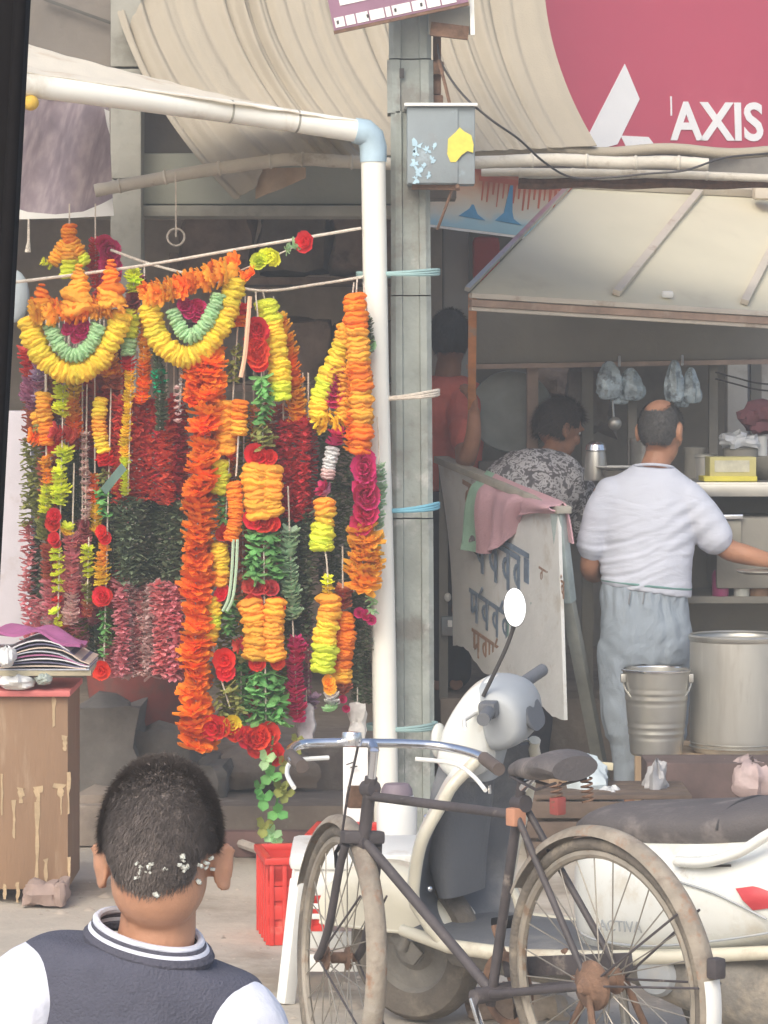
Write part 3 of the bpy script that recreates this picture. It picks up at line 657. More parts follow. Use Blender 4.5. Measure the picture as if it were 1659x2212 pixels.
def stroke_rows(M, rows, m, parent, name, seed, th=.003):
    """rows of Indic-looking painted letters: head bar with hanging stems and bowls; rows = (x0, x1, y, h)"""
    rr = random.Random(seed)
    for (xa, xb, y, h, *sl) in rows:
        sl = sl[0] if sl else 0.0
        x = xa
        while x < xb - h * .3:
            w_ = h * rr.uniform(.5, .8); mb = MB(); lw = h * .14
            def pt(a, b): return (x + a * w_, y + (b - 1) * h + sl * (x + a * w_ - xa))
            def ln(p, q, lw=lw):
                dx, dy = q[0] - p[0], q[1] - p[1]; L = math.hypot(dx, dy) or 1; nx_, ny_ = -dy / L * lw / 2, dx / L * lw / 2
                mb.prism([(p[0] + nx_, p[1] + ny_), (p[0] - nx_, p[1] - ny_), (q[0] - nx_, q[1] - ny_), (q[0] + nx_, q[1] + ny_)], th, M)
            ln(pt(0, 1), pt(1, 1)); ln(pt(.85, 1), pt(.85, 0))
            k = rr.random(); arc = [(.80 - .38 * math.sin(a) , .55 + .25 * math.cos(a)) for a in [i * math.pi / 5 for i in range(6)]]
            if k < .75:
                for p, q in zip(arc[:-1], arc[1:]): ln(pt(*p), pt(*q), lw * .8)
            else: ln(pt(.3, 1), pt(.3, .3)); ln(pt(.3, .3), pt(.8, .55))
            if k < .3: ln(pt(.1, 1), pt(.45, 1.35), lw * .8)
            mb.build(name, m, parent, smooth=False); x += w_ * 1.08
# colourful printed banner behind the pole
def colour_banner():
    a, b, c = P(925, 484, 15.9), P(1250, 525, 16.1), P(925, 352, 15.9)
    M, W = sheet_frame(a, b, c); M = Matrix.Translation(a) @ M; H = (c - a).length
    root = thing('shop_banner', a, 'colourful shop banner with red drips, blue splashes and a pale border', 'banner')
    m = bpy.data.materials.new('banner_print'); m.use_nodes = True; t = m.node_tree; N = t.nodes; L = t.links; bs_ = N['Principled BSDF']; bs_.inputs['Roughness'].default_value = .6
    tc = N.new('ShaderNodeTexCoord'); sp = N.new('ShaderNodeSeparateXYZ'); L.new(tc.outputs['Generated'], sp.inputs[0])
    n = N.new('ShaderNodeTexNoise'); n.inputs['Scale'].default_value = 6; L.new(tc.outputs['Generated'], n.inputs['Vector'])
    ad = N.new('ShaderNodeMath'); ad.operation = 'MULTIPLY_ADD'; ad.inputs[1].default_value = .25; L.new(n.outputs[0], ad.inputs[0]); L.new(sp.outputs[2], ad.inputs[2])
    rp_ = N.new('ShaderNodeValToRGB'); cr_ = rp_.color_ramp; e = cr_.elements
    e[0].position = 0; e[0].color = (.22, .48, .60, 1); e[1].position = 1; e[1].color = (.42, .10, .06, 1)
    for ps, cl in ((.36, (.36, .58, .68, 1)), (.48, (.60, .62, .56, 1)), (.68, (.68, .54, .40, 1)), (.86, (.62, .30, .17, 1))): q = e.new(ps); q.color = cl
    L.new(ad.outputs[0], rp_.inputs[0]); L.new(rp_.outputs[0], bs_.inputs['Base Color'])
    mb = MB(); mb.prism([(0, 0), (W, 0), (W, H), (0, H)], -.012, M); mb.build('sheet', m, root)
    mred = mat('banner_red', (.55, .13, .07), .6, var=.2); mblue = mat('banner_blue', (.08, .30, .52), .6, var=.2)
    mb = MB(); y = H * .86; mb.prism([(.22, y - .012), (W, y - .012), (W, y + .012), (.22, y + .012)], .003, M); mb.build('head_bar', mred, root, smooth=False)
    rr = random.Random(3)
    for k in range(15):
        x = .24 + k * .025; w_ = rr.uniform(.006, .013); L_ = rr.uniform(.05, .12); mb = MB(); mb.prism([(x, y - .014 - L_), (x + w_ * .7, y - .014 - L_), (x + w_, y - .0125), (x - .002, y - .0125)], .0025, M); mb.build('red_drip', mred, root, smooth=False)
    for xs_, wd, h_ in ((.375, .020, .17), (.20, .012, .06)):
        mb = MB(); yb = .055; mb.prism([(xs_ - .06, yb), (xs_ + .07, yb - .006), (xs_ + .03, yb + .018), (xs_ + wd, yb + .05), (xs_ + wd * .5, yb + h_), (xs_ - wd * .2, yb + h_), (xs_ - wd, yb + .04)], .004, M); mb.build('blue_splash', mblue, root, smooth=False)
    mb = MB(); mb.prism([(0, -.012), (W, -.012), (W, -.001), (0, -.001)], -.02, M); mb.build('batten', M_white, root)
colour_banner()

# ================================================================ FOOD STALL
cart = thing('food_stall', (1.9, 15, 0), 'cream metal roofed food stall with a painted side board', 'stall')
RA, RB, RC, RD = P(1016, 632, 14.3), P(1725, 676, 14.9), P(1725, 428, 16.2), P(1240, 403, 15.6)
nr = (RB - RA).cross(RD - RA).normalized()
mb = MB(); mb.slab([RA, RB, RC, RD], -nr, .012); mb.build('roof_sheet', M_cream, cart, smooth=False)
def rbar(a, b, w_, h, name, m, off=0.0, bev=.003):
    mb = MB(); d = (b - a); x = d.normalized(); z = nr; y = z.cross(x); M = Matrix((x, y, z)).transposed()
    mb.box((a + b) / 2 + nr * off, (d.length, w_, h), M, bev); return mb.build(name, m, cart)
rbar(RD - (RB - RA).normalized() * .02, RC, .055, .04, 'top_rail', M_creamd, .024)
rbar(RA + V(-.02, -.03, -.01), RD + V(-.01, 0, .0), .022, .02, 'edge_flashing', M_steel, .025)
rbar(RA.lerp(RB, .42).lerp(RD.lerp(RC, .55), .04), RD.lerp(RC, .55), .035, .025, 'rib', M_creamd, .018)
rbar(RA.lerp(RB, .82).lerp(RD.lerp(RC, 1.0), .03), RD.lerp(RC, 1.0), .035, .025, 'rib', M_creamd, .018)
for k, (dz, m_, th) in enumerate(((-.012, M_creamd, .022), (-.042, M_woodold, .030), (-.066, M_creamd, .016))):
    mb = MB(); mb.bar(RA + V(0, .0 + .012 * k, dz), RB + V(0, .012 * k, dz), .03, th, .003); mb.build('front_lip', m_, cart)
mb = MB(); p = RA.lerp(RB, .58).lerp(RD.lerp(RC, .58), .05); mb.box(p + nr * .02, (.05, .03, .03), bev=.01); mb.build('roof_lump', M_white, cart)
mb = MB(); mb.box(P(1655, 408, 15.9), (.12, .12, .10), bev=.02); mb.build('roof_cap', M_creamd, cart)
# posts
mb = MB(); mb.bar(P(1021, 640, 14.42), P(1018, 1000, 15.42), .035, .035, .004); mb.build('corner_brace', M_orange, cart)
mb = MB(); mb.bar(P(958, 985, 15.46), V(P(958, 985, 15.46).x, 15.46, .37), .05, .04, .004); mb.build('board_post', M_header, cart)
mb = MB(); mb.bar(P(1205, 1100, 14.32), P(1228, 1300, 14.4), .055, .05, .005); mb.build('leg', mat('blue_grey_post', (.34, .40, .40), .7, var=.25, scale=8, dirt=((.22, .19, .17), .35, 6)), cart)
mb = MB(); mb.bar(P(1226, 1295, 14.4), P(1310, 1722, 14.92), .052, .05, .005); mb.build('leg', mat('grey_green_post', (.27, .275, .25), .85, var=.25, scale=8), cart)
mb = MB(); mb.bar(P(1150, 785, 15.55), V(P(1150, 785, 15.55).x, 15.55, .38), .075, .05, .004); mb.build('rear_post', M_pinkpost, cart)
for u in (1365, 1540):
    mb = MB(); mb.bar(P(u, 785, 15.6), V(P(u, 785, 15.6).x, 15.6, .38), .05, .04, .004); mb.build('rear_post', M_header, cart)
mb = MB(); mb.box(P(1380, 715, 15.5), (1.52, .05, .27), Matrix.Rotation(R(-1.0), 3, 'Y'), .006); mb.build('header_board', M_header, cart)
mb = MB(); mb.box(P(1380, 786, 15.47), (1.54, .09, .022), Matrix.Rotation(R(-1.0), 3, 'Y'), .003); mb.build('header_ledge', M_pinkpost, cart)
mb = MB(); mb.bar(RC + V(-.2, 0, -.05), V(RC.x - .2, RC.y, .38), .05, .05); mb.build('rear_post', M_header, cart)
mb = MB(); mb.bar(RD + V(.06, 0, -.05), V(RD.x + .06, RD.y, .38), .05, .05); mb.build('rear_post', M_header, cart)
# painted side board, slightly warped, ragged lower edge
def side_board():
    TL, TR, BR, BL = P(952, 998, 15.4), P(1212, 1108, 14.3), P(1226, 1555, 14.3), P(985, 1395, 15.4)
    mb = MB()
    def fn(s, t):
        a = TL.lerp(TR, s); b = BL.lerp(BR, s)
        if t > .9: b = b + V(0, 0, .05 * nz((s * 5, 0, 0), 1) + .012 * nz((s * 23, 0, 0), 1))
        return a.lerp(b, t) + V(.02 * math.sin(t * math.pi) * (1 - s), 0, 0)
    mb.grid(fn, 40, 30, .015)
    m = mat('peeling_white_board', (.80, .805, .79), .85, var=.08, scale=5, bump=.3, bscale=30, dirt=[((.62, .58, .52), .24, 4), ((.44, .33, .26), .08, 8), ((.38, .36, .35), .07, 10)])
    o = mb.build('side_board', m, cart, ang=60)
    mb = MB(); mb.bar(TL + V(-.0, .0, .012), TR + V(.012, -.02, .012), .07, .03, .004); mb.build('top_rail', mat('grey_rail', (.44, .41, .35), .85, var=.2, scale=9, dirt=((.3, .25, .2), .3, 9)), cart)
    x = (TR - TL).normalized(); n = x.cross(BL - TL).normalized()
    if n.y > 0: n = -n
    up = n.cross(x); M = Matrix.Translation(TL + n * .022) @ Matrix((x, up, n)).transposed().to_4x4()
    W = (TR - TL).length
    mblue = mat('faded_letter_blue', (.19, .25, .34), .85, var=.3, scale=20, dirt=((.6, .57, .53), .12, 24)); mgreen = mat('faded_letter_green', (.20, .36, .33), .85, var=.3, scale=20, dirt=((.6, .57, .53), .12, 24)); mbr = mat('faded_letter_brown', (.36, .22, .15), .85, var=.3, dirt=((.6, .57, .53), .2, 24))
    # px on board -> local
    def loc(u, v): return on_sign(u, v, M)
    a = loc(1018, 1128); b = loc(1142, 1205); c_ = loc(1142, 1262); 
    sl = (b[1] - a[1]) / (b[0] - a[0])
    for q in ([(1018, 1124), (1143, 1196), (1143, 1207), (1018, 1136)], [(1133, 1204), (1143, 1209), (1143, 1262), (1133, 1256)]):
        mb = MB(); mb.prism([loc(*p_) for p_ in q], .004, M); mb.build('painted_bar', mblue, o, smooth=False)
    h = .17
    stroke_rows(M, [(a[0] + .02, b[0] - .06, a[1] - .03, h, sl)], mblue, o, 'painted_letter', 11)
    a = loc(1150, 1310); b = loc(1208, 1368); sl2 = (b[1] - a[1]) / (b[0] - a[0])
    for q in ([(1148, 1300), (1206, 1362), (1206, 1370), (1148, 1309)],):
        mb = MB(); mb.prism([loc(*p_) for p_ in q], .004, M); mb.build('painted_bar', mgreen, o, smooth=False)
    stroke_rows(M, [(a[0], b[0], a[1] - .01, .16, sl2)], mgreen, o, 'painted_letter', 5)
    a = loc(1092, 1330); b = loc(1146, 1390)
    stroke_rows(M, [(a[0], b[0], a[1] - .01, .15, sl)], mgreen, o, 'painted_letter', 8)
    a = loc(1010, 1262); b = loc(1120, 1300)
    stroke_rows(M, [(a[0] + .02, b[0], a[1] - .02, .13, sl)], mblue, o, 'painted_letter', 17)
    a = loc(1020, 1350); b = loc(1085, 1390)
    stroke_rows(M, [(a[0], b[0], a[1] - .02, .11, sl)], mbr, o, 'painted_letter', 19)
    a = loc(1000, 1040); b = loc(1040, 1060)
    stroke_rows(M, [(a[0], b[0] + .1, a[1], .14, sl)], mbr, o, 'painted_letter', 3)
    a = loc(1160, 1190); b = loc(1205, 1215)
    stroke_rows(M, [(loc(1165, 1240)[0], loc(1215, 1240)[0], loc(1165, 1225)[1], .07, sl)], mbr, o, 'painted_letter', 21)
side_board()
# lower kick board and shelf of the stall in the dark
mb = MB(); mb.box((2.15, 15.35, .95), (1.7, .05, .75)); mb.build('back_panel', M_header, cart)
mb = MB(); mb.box((1.95, 15.05, 1.345), (1.62, .62, .03), bev=.004); mb.build('counter_top', M_steel, cart)
mb = MB(); mb.box((1.95, 14.735, 1.325), (1.62, .02, .05), bev=.003); mb.build('counter_edge', M_steel, cart)
mb = MB(); mb.box((1.95, 15.05, .86), (1.62, .6, .03), bev=.004); mb.build('lower_shelf', M_header, cart)
for x in (1.2, 2.72):
    for y in (14.8, 15.3): mb = MB(); mb.box((x, y, .66), (.045, .045, 1.32), bev=.004); mb.build('counter_leg', M_header, cart)

# towel over the board
def towel():
    root = thing('towel', P(1120, 1045, 14.7), 'pink towel with a green edge hung over the painted side board', 'towel')
    TOP = cr([(1052, 1030), (1090, 1046), (1130, 1064), (1172, 1080), (1214, 1098)], 8)
    BOT = cr([(1026, 1186), (1062, 1196), (1104, 1176), (1140, 1118), (1214, 1106)], 8)
    def Yb(u): return 15.4 - (u - 952) * 1.1 / 260
    def at(L, s): i = s * (len(L) - 1); k = min(int(i), len(L) - 2); t = i - k; return (L[k][0] + (L[k + 1][0] - L[k][0]) * t, L[k][1] + (L[k + 1][1] - L[k][1]) * t)
    nb = V(-.9, -.43, 0)
    def fn(s, t):
        a_ = at(TOP, s); b_ = at(BOT, s)
        if t < .25:                                    # behind the rail and over it
            k = t / .25; p = P(a_[0], a_[1] - 6 * math.sin(k * math.pi / 2), Yb(a_[0])); return p - nb * (.05 * (1 - k)) + V(0, 0, -.16 * (1 - k) ** 2 + .012)
        k = (t - .25) / .75; u = a_[0] + (b_[0] - a_[0]) * k ** .8; v = a_[1] - 6 + (b_[1] - a_[1] + 6) * k
        p = P(u, v, Yb(u)) + nb * (.045 + .012 * math.sin(k * 5)) * min(1, k * 6)
        return p + nb * ((.024 * math.sin(s * 15 + k * 1.5) + .010 * math.sin(s * 33 + 2)) * k ** .5)
    mb = MB(); mb.grid(lambda s, t: fn(.13 + .87 * s, t), 40, 30, .007); mb.build('pink_cloth', mat('pink_towel', (.66, .40, .45), .95, var=.06, scale=8, bump=.5, bscale=150), root, ang=80)
    mb = MB(); mb.grid(lambda s, t: fn(.0 + .13 * s, t), 10, 30, .007); mb.build('green_edge', mat('green_towel_edge', (.36, .58, .44), .95, var=.06, scale=8, bump=.5, bscale=150), root, ang=80)
towel()

# ---------------------------------------------------------------- wares of the stall
def lathe_thing(name, p, prof, m, label, cat, n=28, parts=(), group=None):
    root = thing(name, p, label, cat, group); T = Matrix.Translation(Vector(p))
    mb = MB(); mb.lathe(prof, n, T); mb.build('body', m, root)
    for nm, pf_, mm in parts: mb = MB(); mb.lathe(pf_, n, T); mb.build(nm, mm, root)
    return root
# bench with plank top for pot and bucket
bt = thing('plank_bench', P(1500, 1640, 14.0), 'rough plank bench carrying the bucket and the big pot', 'bench')
BY = 14.05
zb = P(0, 1622, BY).z
for k, (y, dz) in enumerate(((13.78, 0), (13.98, .004), (14.18, .001), (14.38, .003))):
    mb = MB(); mb.box((P(1310, 0, 14).x + .62, y, zb - .025 + dz), (.92, .19, .035), Matrix.Rotation(R(-.8), 3, 'Z'), .004); mb.build('plank', M_plank, bt)
for u, y, wd in ((1490, 13.8, .15), (1660, 13.8, .12), (1420, 14.35, .1), (1650, 14.35, .1)):
    mb = MB(); x = P(u, 0, 13.8).x; mb.box((x, y, (zb - .045) / 2), (wd, .05, zb - .045), bev=.004); mb.build('board_leg', M_plank, bt)
mb = MB(); p = P(1476, 1698, 13.77); mb.lathe([(0, 0), (.028, 0), (.03, .003), (0, .004)], 14, Matrix.Translation(p + V(0, .005, 0)) @ Matrix.Rotation(R(90), 4, 'X')); mb.build('wood_knot', M_woodold, bt)
mb = MB(); mb.bar(P(1580, 1655, 13.72), P(1760, 1650, 13.72), .03, .05, .004); mb.build('front_rail', mat('dark_rail', (.20, .17, .14), .8, var=.2, dirt=((.45, .42, .38), .3, 8)), bt)
# big aluminium pot
pp = V(P(1597, 1625, 14.05).x, 14.05, zb - .002)
h = P(0, 1372, 14.05).z - zb; r_ = px(107, 14.05)
pot = lathe_thing('cooking_pot', pp, [(0, 0), (r_ * .9, 0), (r_ * .97, .015), (r_, .06), (r_, h - .02), (r_ * .985, h - .02), (r_ * .98, .06), (r_ * .9, .03), (0, .03)], M_alu, 'big dull aluminium pot standing on the plank bench', 'pot', 48,
    [('rim', [(r_ * .985, h - .022), (r_ * 1.02, h - .015), (r_ * 1.03, h), (r_ * 1.0, h + .006), (r_ * .97, h)], M_steel)])
for zz in (.018, .035):
    mb = MB(); mb.lathe([(r_ * .98, zz), (r_ * 1.012, zz + .005), (r_ * .98, zz + .01)], 48, Matrix.Translation(pp)); mb.build('base_ring', M_steel, pot)
# steel bucket with ribs
pb = V(P(1418, 1600, 13.92).x, 13.92, zb); hb = P(0, 1447, 13.92).z - zb; rt, rb_ = px(73, 13.92), px(56, 13.92)
prof = [(0, 0), (rb_ * .96, 0), (rb_, .008)]
for i in range(1, 40):
    z = hb * i / 40; r0 = rb_ + (rt - rb_) * z / hb
    if .20 < i / 40 < .40 or .62 < i / 40 < .80: r0 += .0022 * math.sin(i * math.pi * .62)
    prof.append((r0, z))
prof += [(rt, hb), (rt * .97, hb), (rt * .94, hb * .8), (rb_ * .95, .02), (0, .02)]
bk = lathe_thing('bucket', pb, prof, M_steel, 'ribbed steel bucket standing beside the big pot', 'bucket', 40, [('rim', [(rt * .98, hb - .006), (rt * 1.04, hb - .003), (rt * 1.05, hb + .004), (rt * .98, hb + .006)], M_chrome)])
mb = MB(); c0 = pb + V(0, 0, hb - .03); mb.tube([c0 + V(math.cos(a) * rt * 1.02, -.03 - .05 * math.sin(a), -math.sin(a) * .115) for a in [math.pi * k / 16 for k in range(17)]], .0035, 6); mb.build('handle', M_steel, bk)
for sx in (-1, 1): mb = MB(); mb.box(c0 + V(sx * rt * 1.0, -.03, .0), (.02, .03, .035), bev=.004); mb.build('ear', M_steel, bk)
# bottles and tins on the lower shelf
zs = .875
def bottle(u, Y, prof, m, label, capm=None, scale=1.0):
    x = P(u, 0, Y).x; root = thing('bottle', (x, Y, zs), label, 'bottle'); T = Matrix.Translation((x, Y, zs)) @ Matrix.Scale(scale, 4)
    mb = MB(); mb.lathe(prof, 20, T); mb.build('glass_body', m, root)
    zt = max(z for r, z in prof); mb = MB(); mb.lathe([(0, zt + .02), (.018, zt + .02), (.02, zt), (.02, zt - .015), (0, zt - .015)], 16, T); mb.build('cap', capm or m, root)
bp_ = [(0, 0), (.034, 0), (.036, .005), (.036, .09), (.03, .105), (.016, .12), (.016, .135), (0, .135)]
bottle(1556, 14.78, bp_, mat('pink_purple_plastic', (.34, .06, .17), .3, var=.1), 'pink and purple plastic bottle standing behind the big pot')
bottle(1602, 14.78, [(0, 0), (.032, 0), (.034, .005), (.034, .07), (.026, .09), (.015, .1), (.015, .11), (0, .11)], mat('white_bottle', (.58, .60, .56), .4, var=.1), 'small white bottle standing behind the big pot', M_white)
lathe_thing('tin', V(P(1640, 0, 14.8).x, 14.8, zs), [(0, 0), (.045, 0), (.045, .10), (.05, .105), (.05, .115), (0, .118)], mat('brown_tin', (.26, .15, .09), .5, var=.2), 'brown tin with a pale lid behind the big pot', 'tin', 24, [('lid', [(.051, .105), (.052, .122), (0, .124)], M_white)])
mb = MB()
# things on the counter
zc = 1.361
def on_counter(u, Y): return V(P(u, 0, Y).x, Y, zc)
jar = lathe_thing('steel_flask', on_counter(1287, 14.95), [(0, 0), (.05, 0), (.052, .01), (.045, .10), (.04, .125), (.045, .13), (.0, .132)], M_steel, 'steel flask with a domed lid on the stall counter', 'flask', 24, [('lid', [(.046, .131), (.04, .155), (.02, .168), (0, .17)], M_chrome)])
lathe_thing('dark_bowl', on_counter(1335, 14.92), [(0, 0), (.05, 0), (.075, .045), (.07, .047), (.045, .008), (0, .008)], M_header, 'dark bowl on the stall counter beside the steel flask', 'bowl', 24)
lathe_thing('plate', on_counter(1330, 14.90) + V(0, 0, .048), [(0, 0), (.05, 0), (.085, .012), (.085, .016), (.05, .005), (0, .005)], M_white, 'white plate lying on the dark bowl', 'plate', 24)
yb = thing('yellow_box', on_counter(1575, 14.88), 'pale yellow carton box lying on the stall counter', 'box')
mb = MB(); mb.box(on_counter(1578, 14.88) + V(0, 0, .062), (.20, .13, .085), Matrix.Rotation(R(4), 3, 'Z'), .004); mb.build('carton', mat('pale_yellow_card', (.52, .47, .20), .7, var=.12, scale=10), yb)
mb = MB(); mb.box(on_counter(1572, 14.86) + V(0, 0, .012), (.23, .15, .022), Matrix.Rotation(R(4), 3, 'Z'), .004); mb.build('base_flap', mat('yellow_card', (.62, .54, .08), .7, var=.12), yb)
mb = MB(); mb.box(on_counter(1578, 14.88) + V(.0, -.0655, .065), (.15, .004, .05), Matrix.Rotation(R(4), 3, 'Z')); mb.build('label_patch', mat('label_grey', (.5, .48, .38), .7, var=.2, scale=20), yb)
o = rough_box(on_counter(1598, 15.15) + V(0, 0, .165), (.13, .12, .055), 9, .02).build('cloth_heap', M_bag); tag(o, 'white plastic bundle on the stacked tins at the counter back', 'bundle')
lathe_thing('stacked_tin', on_counter(1600, 15.15), [(0, 0), (.075, 0), (.075, .13), (.08, .135), (0, .14)], M_header, 'dark round tin under the white plastic bundle', 'tin', 24)
lathe_thing('karahi_pan', on_counter(1665, 15.1), [(0, 0), (.06, .0), (.14, .06), (.16, .10), (.155, .1), (.13, .06), (.05, .01), (0, .01)], M_header, 'wide dark cooking pan at the back of the counter', 'pan', 30)
lathe_thing('round_tray', V(P(1655, 1240, 14.2).x, 14.35, 0) + V(0, 0, P(0, 1240, 14.35).z), [(0, 0), (.08, 0), (.11, .012), (.11, .016), (.08, .005), (0, .005)], M_steel, 'steel plate held out in the hand of the man in the white tee', 'plate', 28)
o = lump('maroon_bundle', P(1650, 905, 15.2) , (.16, .12, .12), 5, mat('maroon_cloth', (.14, .05, .06), .9, var=.3), 'maroon bundle above the dark pan', 'bundle', None, .02)
lathe_thing('tall_tin', V(P(1655, 950, 15.2).x, 15.2, zc + .0), [(0, 0), (.055, 0), (.055, .10), (.0, .10)], M_header, 'dark tin standing at the counter end under the maroon bundle', 'tin', 20)
# under-counter steel drawer front and stove
stv = thing('gas_stove', V(1.78, 14.55, .36), 'dark burner stand under the stall counter', 'stove')
mb = MB(); mb.box((1.72, 14.95, 1.06), (.62, .45, .30), bev=.01); mb.build('body', M_header, stv)
mb = MB(); mb.bar(P(1490, 1118, 14.7), P(1605, 1116, 14.7), .016, .02, .004); mb.build('handle', M_chrome, stv)
mb = MB(); mb.box(P(1545, 1150, 14.715), (.22, .01, .10), bev=.003); mb.build('front_panel', mat('dull_panel', (.32, .30, .25), .6, var=.15), stv)
# shiny snack bags hung under the header
M_film = mat('silver_film', (.50, .60, .66), .25, metal=.15, var=.35, scale=16, bump=.9, bscale=26, transl=.2, dirt=((.17, .20, .23), .46, 24))
for u, v, w_, h_, lb in ((1338, 826, 100, 84, 'shiny crumpled silver plastic bag hanging under the header, wider one'), (1474, 828, 76, 92, 'shiny narrow silver plastic bag hanging behind the balding man')):
    root = thing('plastic_bag', P(u, v - h_ / 2, 15.35), lb, 'bag')
    for k, (du, dv, ws, hs_) in enumerate(((-.22, -.05, .62, 1.0), (.24, .05, .6, .85), (.0, .22, .5, .7))):
        mb = MB(); c = P(u + du * w_, v + dv * h_, 15.35 + .02 * k)
        def fn(s_, t_, k=k, c=c, ws=ws, hs_=hs_):
            a_ = s_ * 2 * math.pi; e_ = V(math.cos(a_), math.sin(a_), t_ * 3 + u * .1 + k * 3); th_ = math.pi * (.03 + .94 * t_)
            r0 = (1 + .35 * noise.noise(V(e_.x * 2.2, e_.y * 2.2, e_.z * .5)) + .15 * noise.noise(e_ * 3.1)) * math.sin(th_) ** .4 * (.35 + .65 * min(1, t_ * 1.5))
            return c + V(px(w_ * ws, 15.35) * .5 * math.cos(a_) * r0, .035 * math.sin(a_) * r0, px(h_ * hs_, 15.35) * .5 * math.cos(th_))
        mb.grid(fn, 22, 18); mb.build('film', M_film, root, ang=25)
    mb = MB(); mb.tube([P(u, v - h_ / 2 + 6, 15.35), P(u, v - h_ / 2 - 14, 15.4)], .006, 6); mb.build('knot', M_bag, root)
o = lump('dark_sack', P(1275, 860, 15.8), (.2, .2, .3), 3, M_sack, 'dark sack hanging between the stall posts', 'sack', None, .03)
mb = MB(); mb.tube([P(1275, 815, 15.8) + V(0, 0, -.03), P(1275, 770, 15.75)], .008, 6); mb.build('strap', M_rope, o)
o = lump('brown_basket', P(1225, 835, 16.2), (.26, .24, .16), 13, M_sack2, 'brown basket on the bank ledge behind the stall', 'basket', None, .02)
# grey round tray leaning between the posts
tr = thing('leaning_tray', P(1100, 985, 15.65), 'large grey round metal tray leaning between the stall posts', 'tray')
mb = MB(); mb.lathe([(0, 0), (.14, 0), (.17, .012), (.185, .02), (.19, .012), (.17, 0), (.14, -.012), (0, -.012)], 36, Matrix.Translation(P(1105, 890, 15.66)) @ Matrix.Rotation(R(78), 4, 'X')); mb.build('dish', mat('grey_enamel', (.30, .33, .31), .5, var=.2), tr)
mb = MB(); mb.box(P(1105, 1010, 15.7), (.3, .25, .06), bev=.006); mb.build('stand', M_header, tr)
mb = MB(); mb.bar(P(1060, 1020, 15.7), V(P(1060, 0, 15.7).x, 15.7, .38), .04, .04); mb.bar(P(1140, 1020, 15.7), V(P(1140, 0, 15.7).x, 15.7, .38), .04, .04); mb.build('stand_leg', M_header, tr)

# ---------------------------------------------------------------- litter and boxes near the man's feet
cb = thing('carton', P(1232, 1640, 13.4), 'cream cardboard carton with a bent lid behind the scooter', 'box')
q0 = P(1228, 1648, 13.45)
mb = MB(); mb.box((q0.x, 13.5, q0.z / 2 - .02), (.22, .26, q0.z - .06), Matrix.Rotation(R(12), 3, 'Z'), .005); mb.build('box_body', mat('brown_card', (.35, .24, .16), .9, var=.15), cb)
mb = MB(); mb.box((q0.x + .01, 13.47, q0.z - .005), (.26, .30, .03), Matrix.Rotation(R(12), 3, 'Z') @ Matrix.Rotation(R(-5), 3, 'X') @ Matrix.Rotation(R(5), 3, 'Y'), .005); mb.build('lid', mat('cream_card', (.62, .55, .38), .8, var=.08), cb)
def rag(name, u, v, Y, w_, h_, seed, m, label, cat='bag', lay=0):
    """crumpled thin bag resting on the ground: closed lumpy sheet"""
    c = P(u, v, Y); mb = MB(); N_ = 20
    def fn(s, t):
        a = s * 2 * math.pi; th = math.pi * (.04 + .92 * t)
        r0 = 1 + .38 * noise.noise(Vector((math.cos(a) * 1.6, math.sin(a) * 1.6, t * 3 + seed * 5))) + .18 * noise.noise(Vector((math.cos(a) * 4, math.sin(a) * 4, t * 8 + seed)))
        peak = 1 + .15 * max(0, math.cos(a - seed)) * (1 - t)
        return c + V(px(w_, Y) / 2 * math.sin(th) * math.cos(a) * r0, .09 * math.sin(th) * math.sin(a) * r0, px(h_, Y) / 2 * math.cos(th) * (r0 * peak if t < .5 else 1))
    mb.grid(fn, 26, 16); o = mb.build(name, m, None, ang=35); tag(o, label, cat); return o
def ground_v(Y): return VH + CH * FD / Y
zbox = .24
lb_ = thing('low_crate', (P(1300, 0, 13.4).x, 13.3, 0), 'low dark wooden crate holding crumpled plastic litter', 'crate')
for k in range(3): mb = MB(); mb.box((P(1310, 0, 13.2).x, 13.02, .04 + k * .075), (.62, .02, .062), bev=.004); mb.build('slat', mat('dark_crate_wood', (.12, .085, .065), .9, var=.3, scale=8), lb_)
for k in range(4): mb = MB(); mb.box((P(1310, 0, 13.2).x, 13.08 + .12 * k, .235), (.62, .1, .016), bev=.003); mb.build('slat', mat('dark_crate_wood', (0, 0, 0)), lb_)
for x in (-.29, .29):
    mb = MB(); mb.box((P(1310, 0, 13.2).x + x, 13.24, .115), (.03, .42, .225), bev=.003); mb.build('side', mat('dark_crate_wood', (0, 0, 0)), lb_)
rag('printed_bag', 1265, 1690, 13.3, 90, 105, 2, M_bagblue, 'crumpled pale blue printed plastic bag on the low crate')
rag('white_bag', 1318, 1728, 13.2, 60, 52, 5, M_bag, 'small white plastic bag beside the printed bag')
rag('clear_bag', 1418, 1705, 13.3, 58, 110, 7, mat('greyish_bag', (.50, .49, .50), .4, var=.15, scale=8, bump=.6, bscale=26, transl=.25), 'tall greyish plastic bag leaning on the bench leg')
rag('pinkish_bag', 1625, 1690, 13.55, 110, 90, 9, mat('pinkish_bag', (.52, .40, .39), .5, var=.25, scale=8, bump=.6, bscale=26, transl=.2), 'pinkish crumpled plastic bag under the bench')
rag('brown_bag', 1570, 1690, 13.65, 70, 80, 4, mat('brown_paper', (.40, .33, .26), .8, var=.25, scale=8, bump=.6), 'brown paper bag under the bench')
mb = MB(); mb.box((P(1600, 0, 13.6).x, 13.66, .16), (.75, .3, .30), bev=.01); o = mb.build('low_box', mat('maroon_box', (.11, .075, .07), .9, var=.3)); tag(o, 'dark maroon box under the bench with litter on it', 'box')

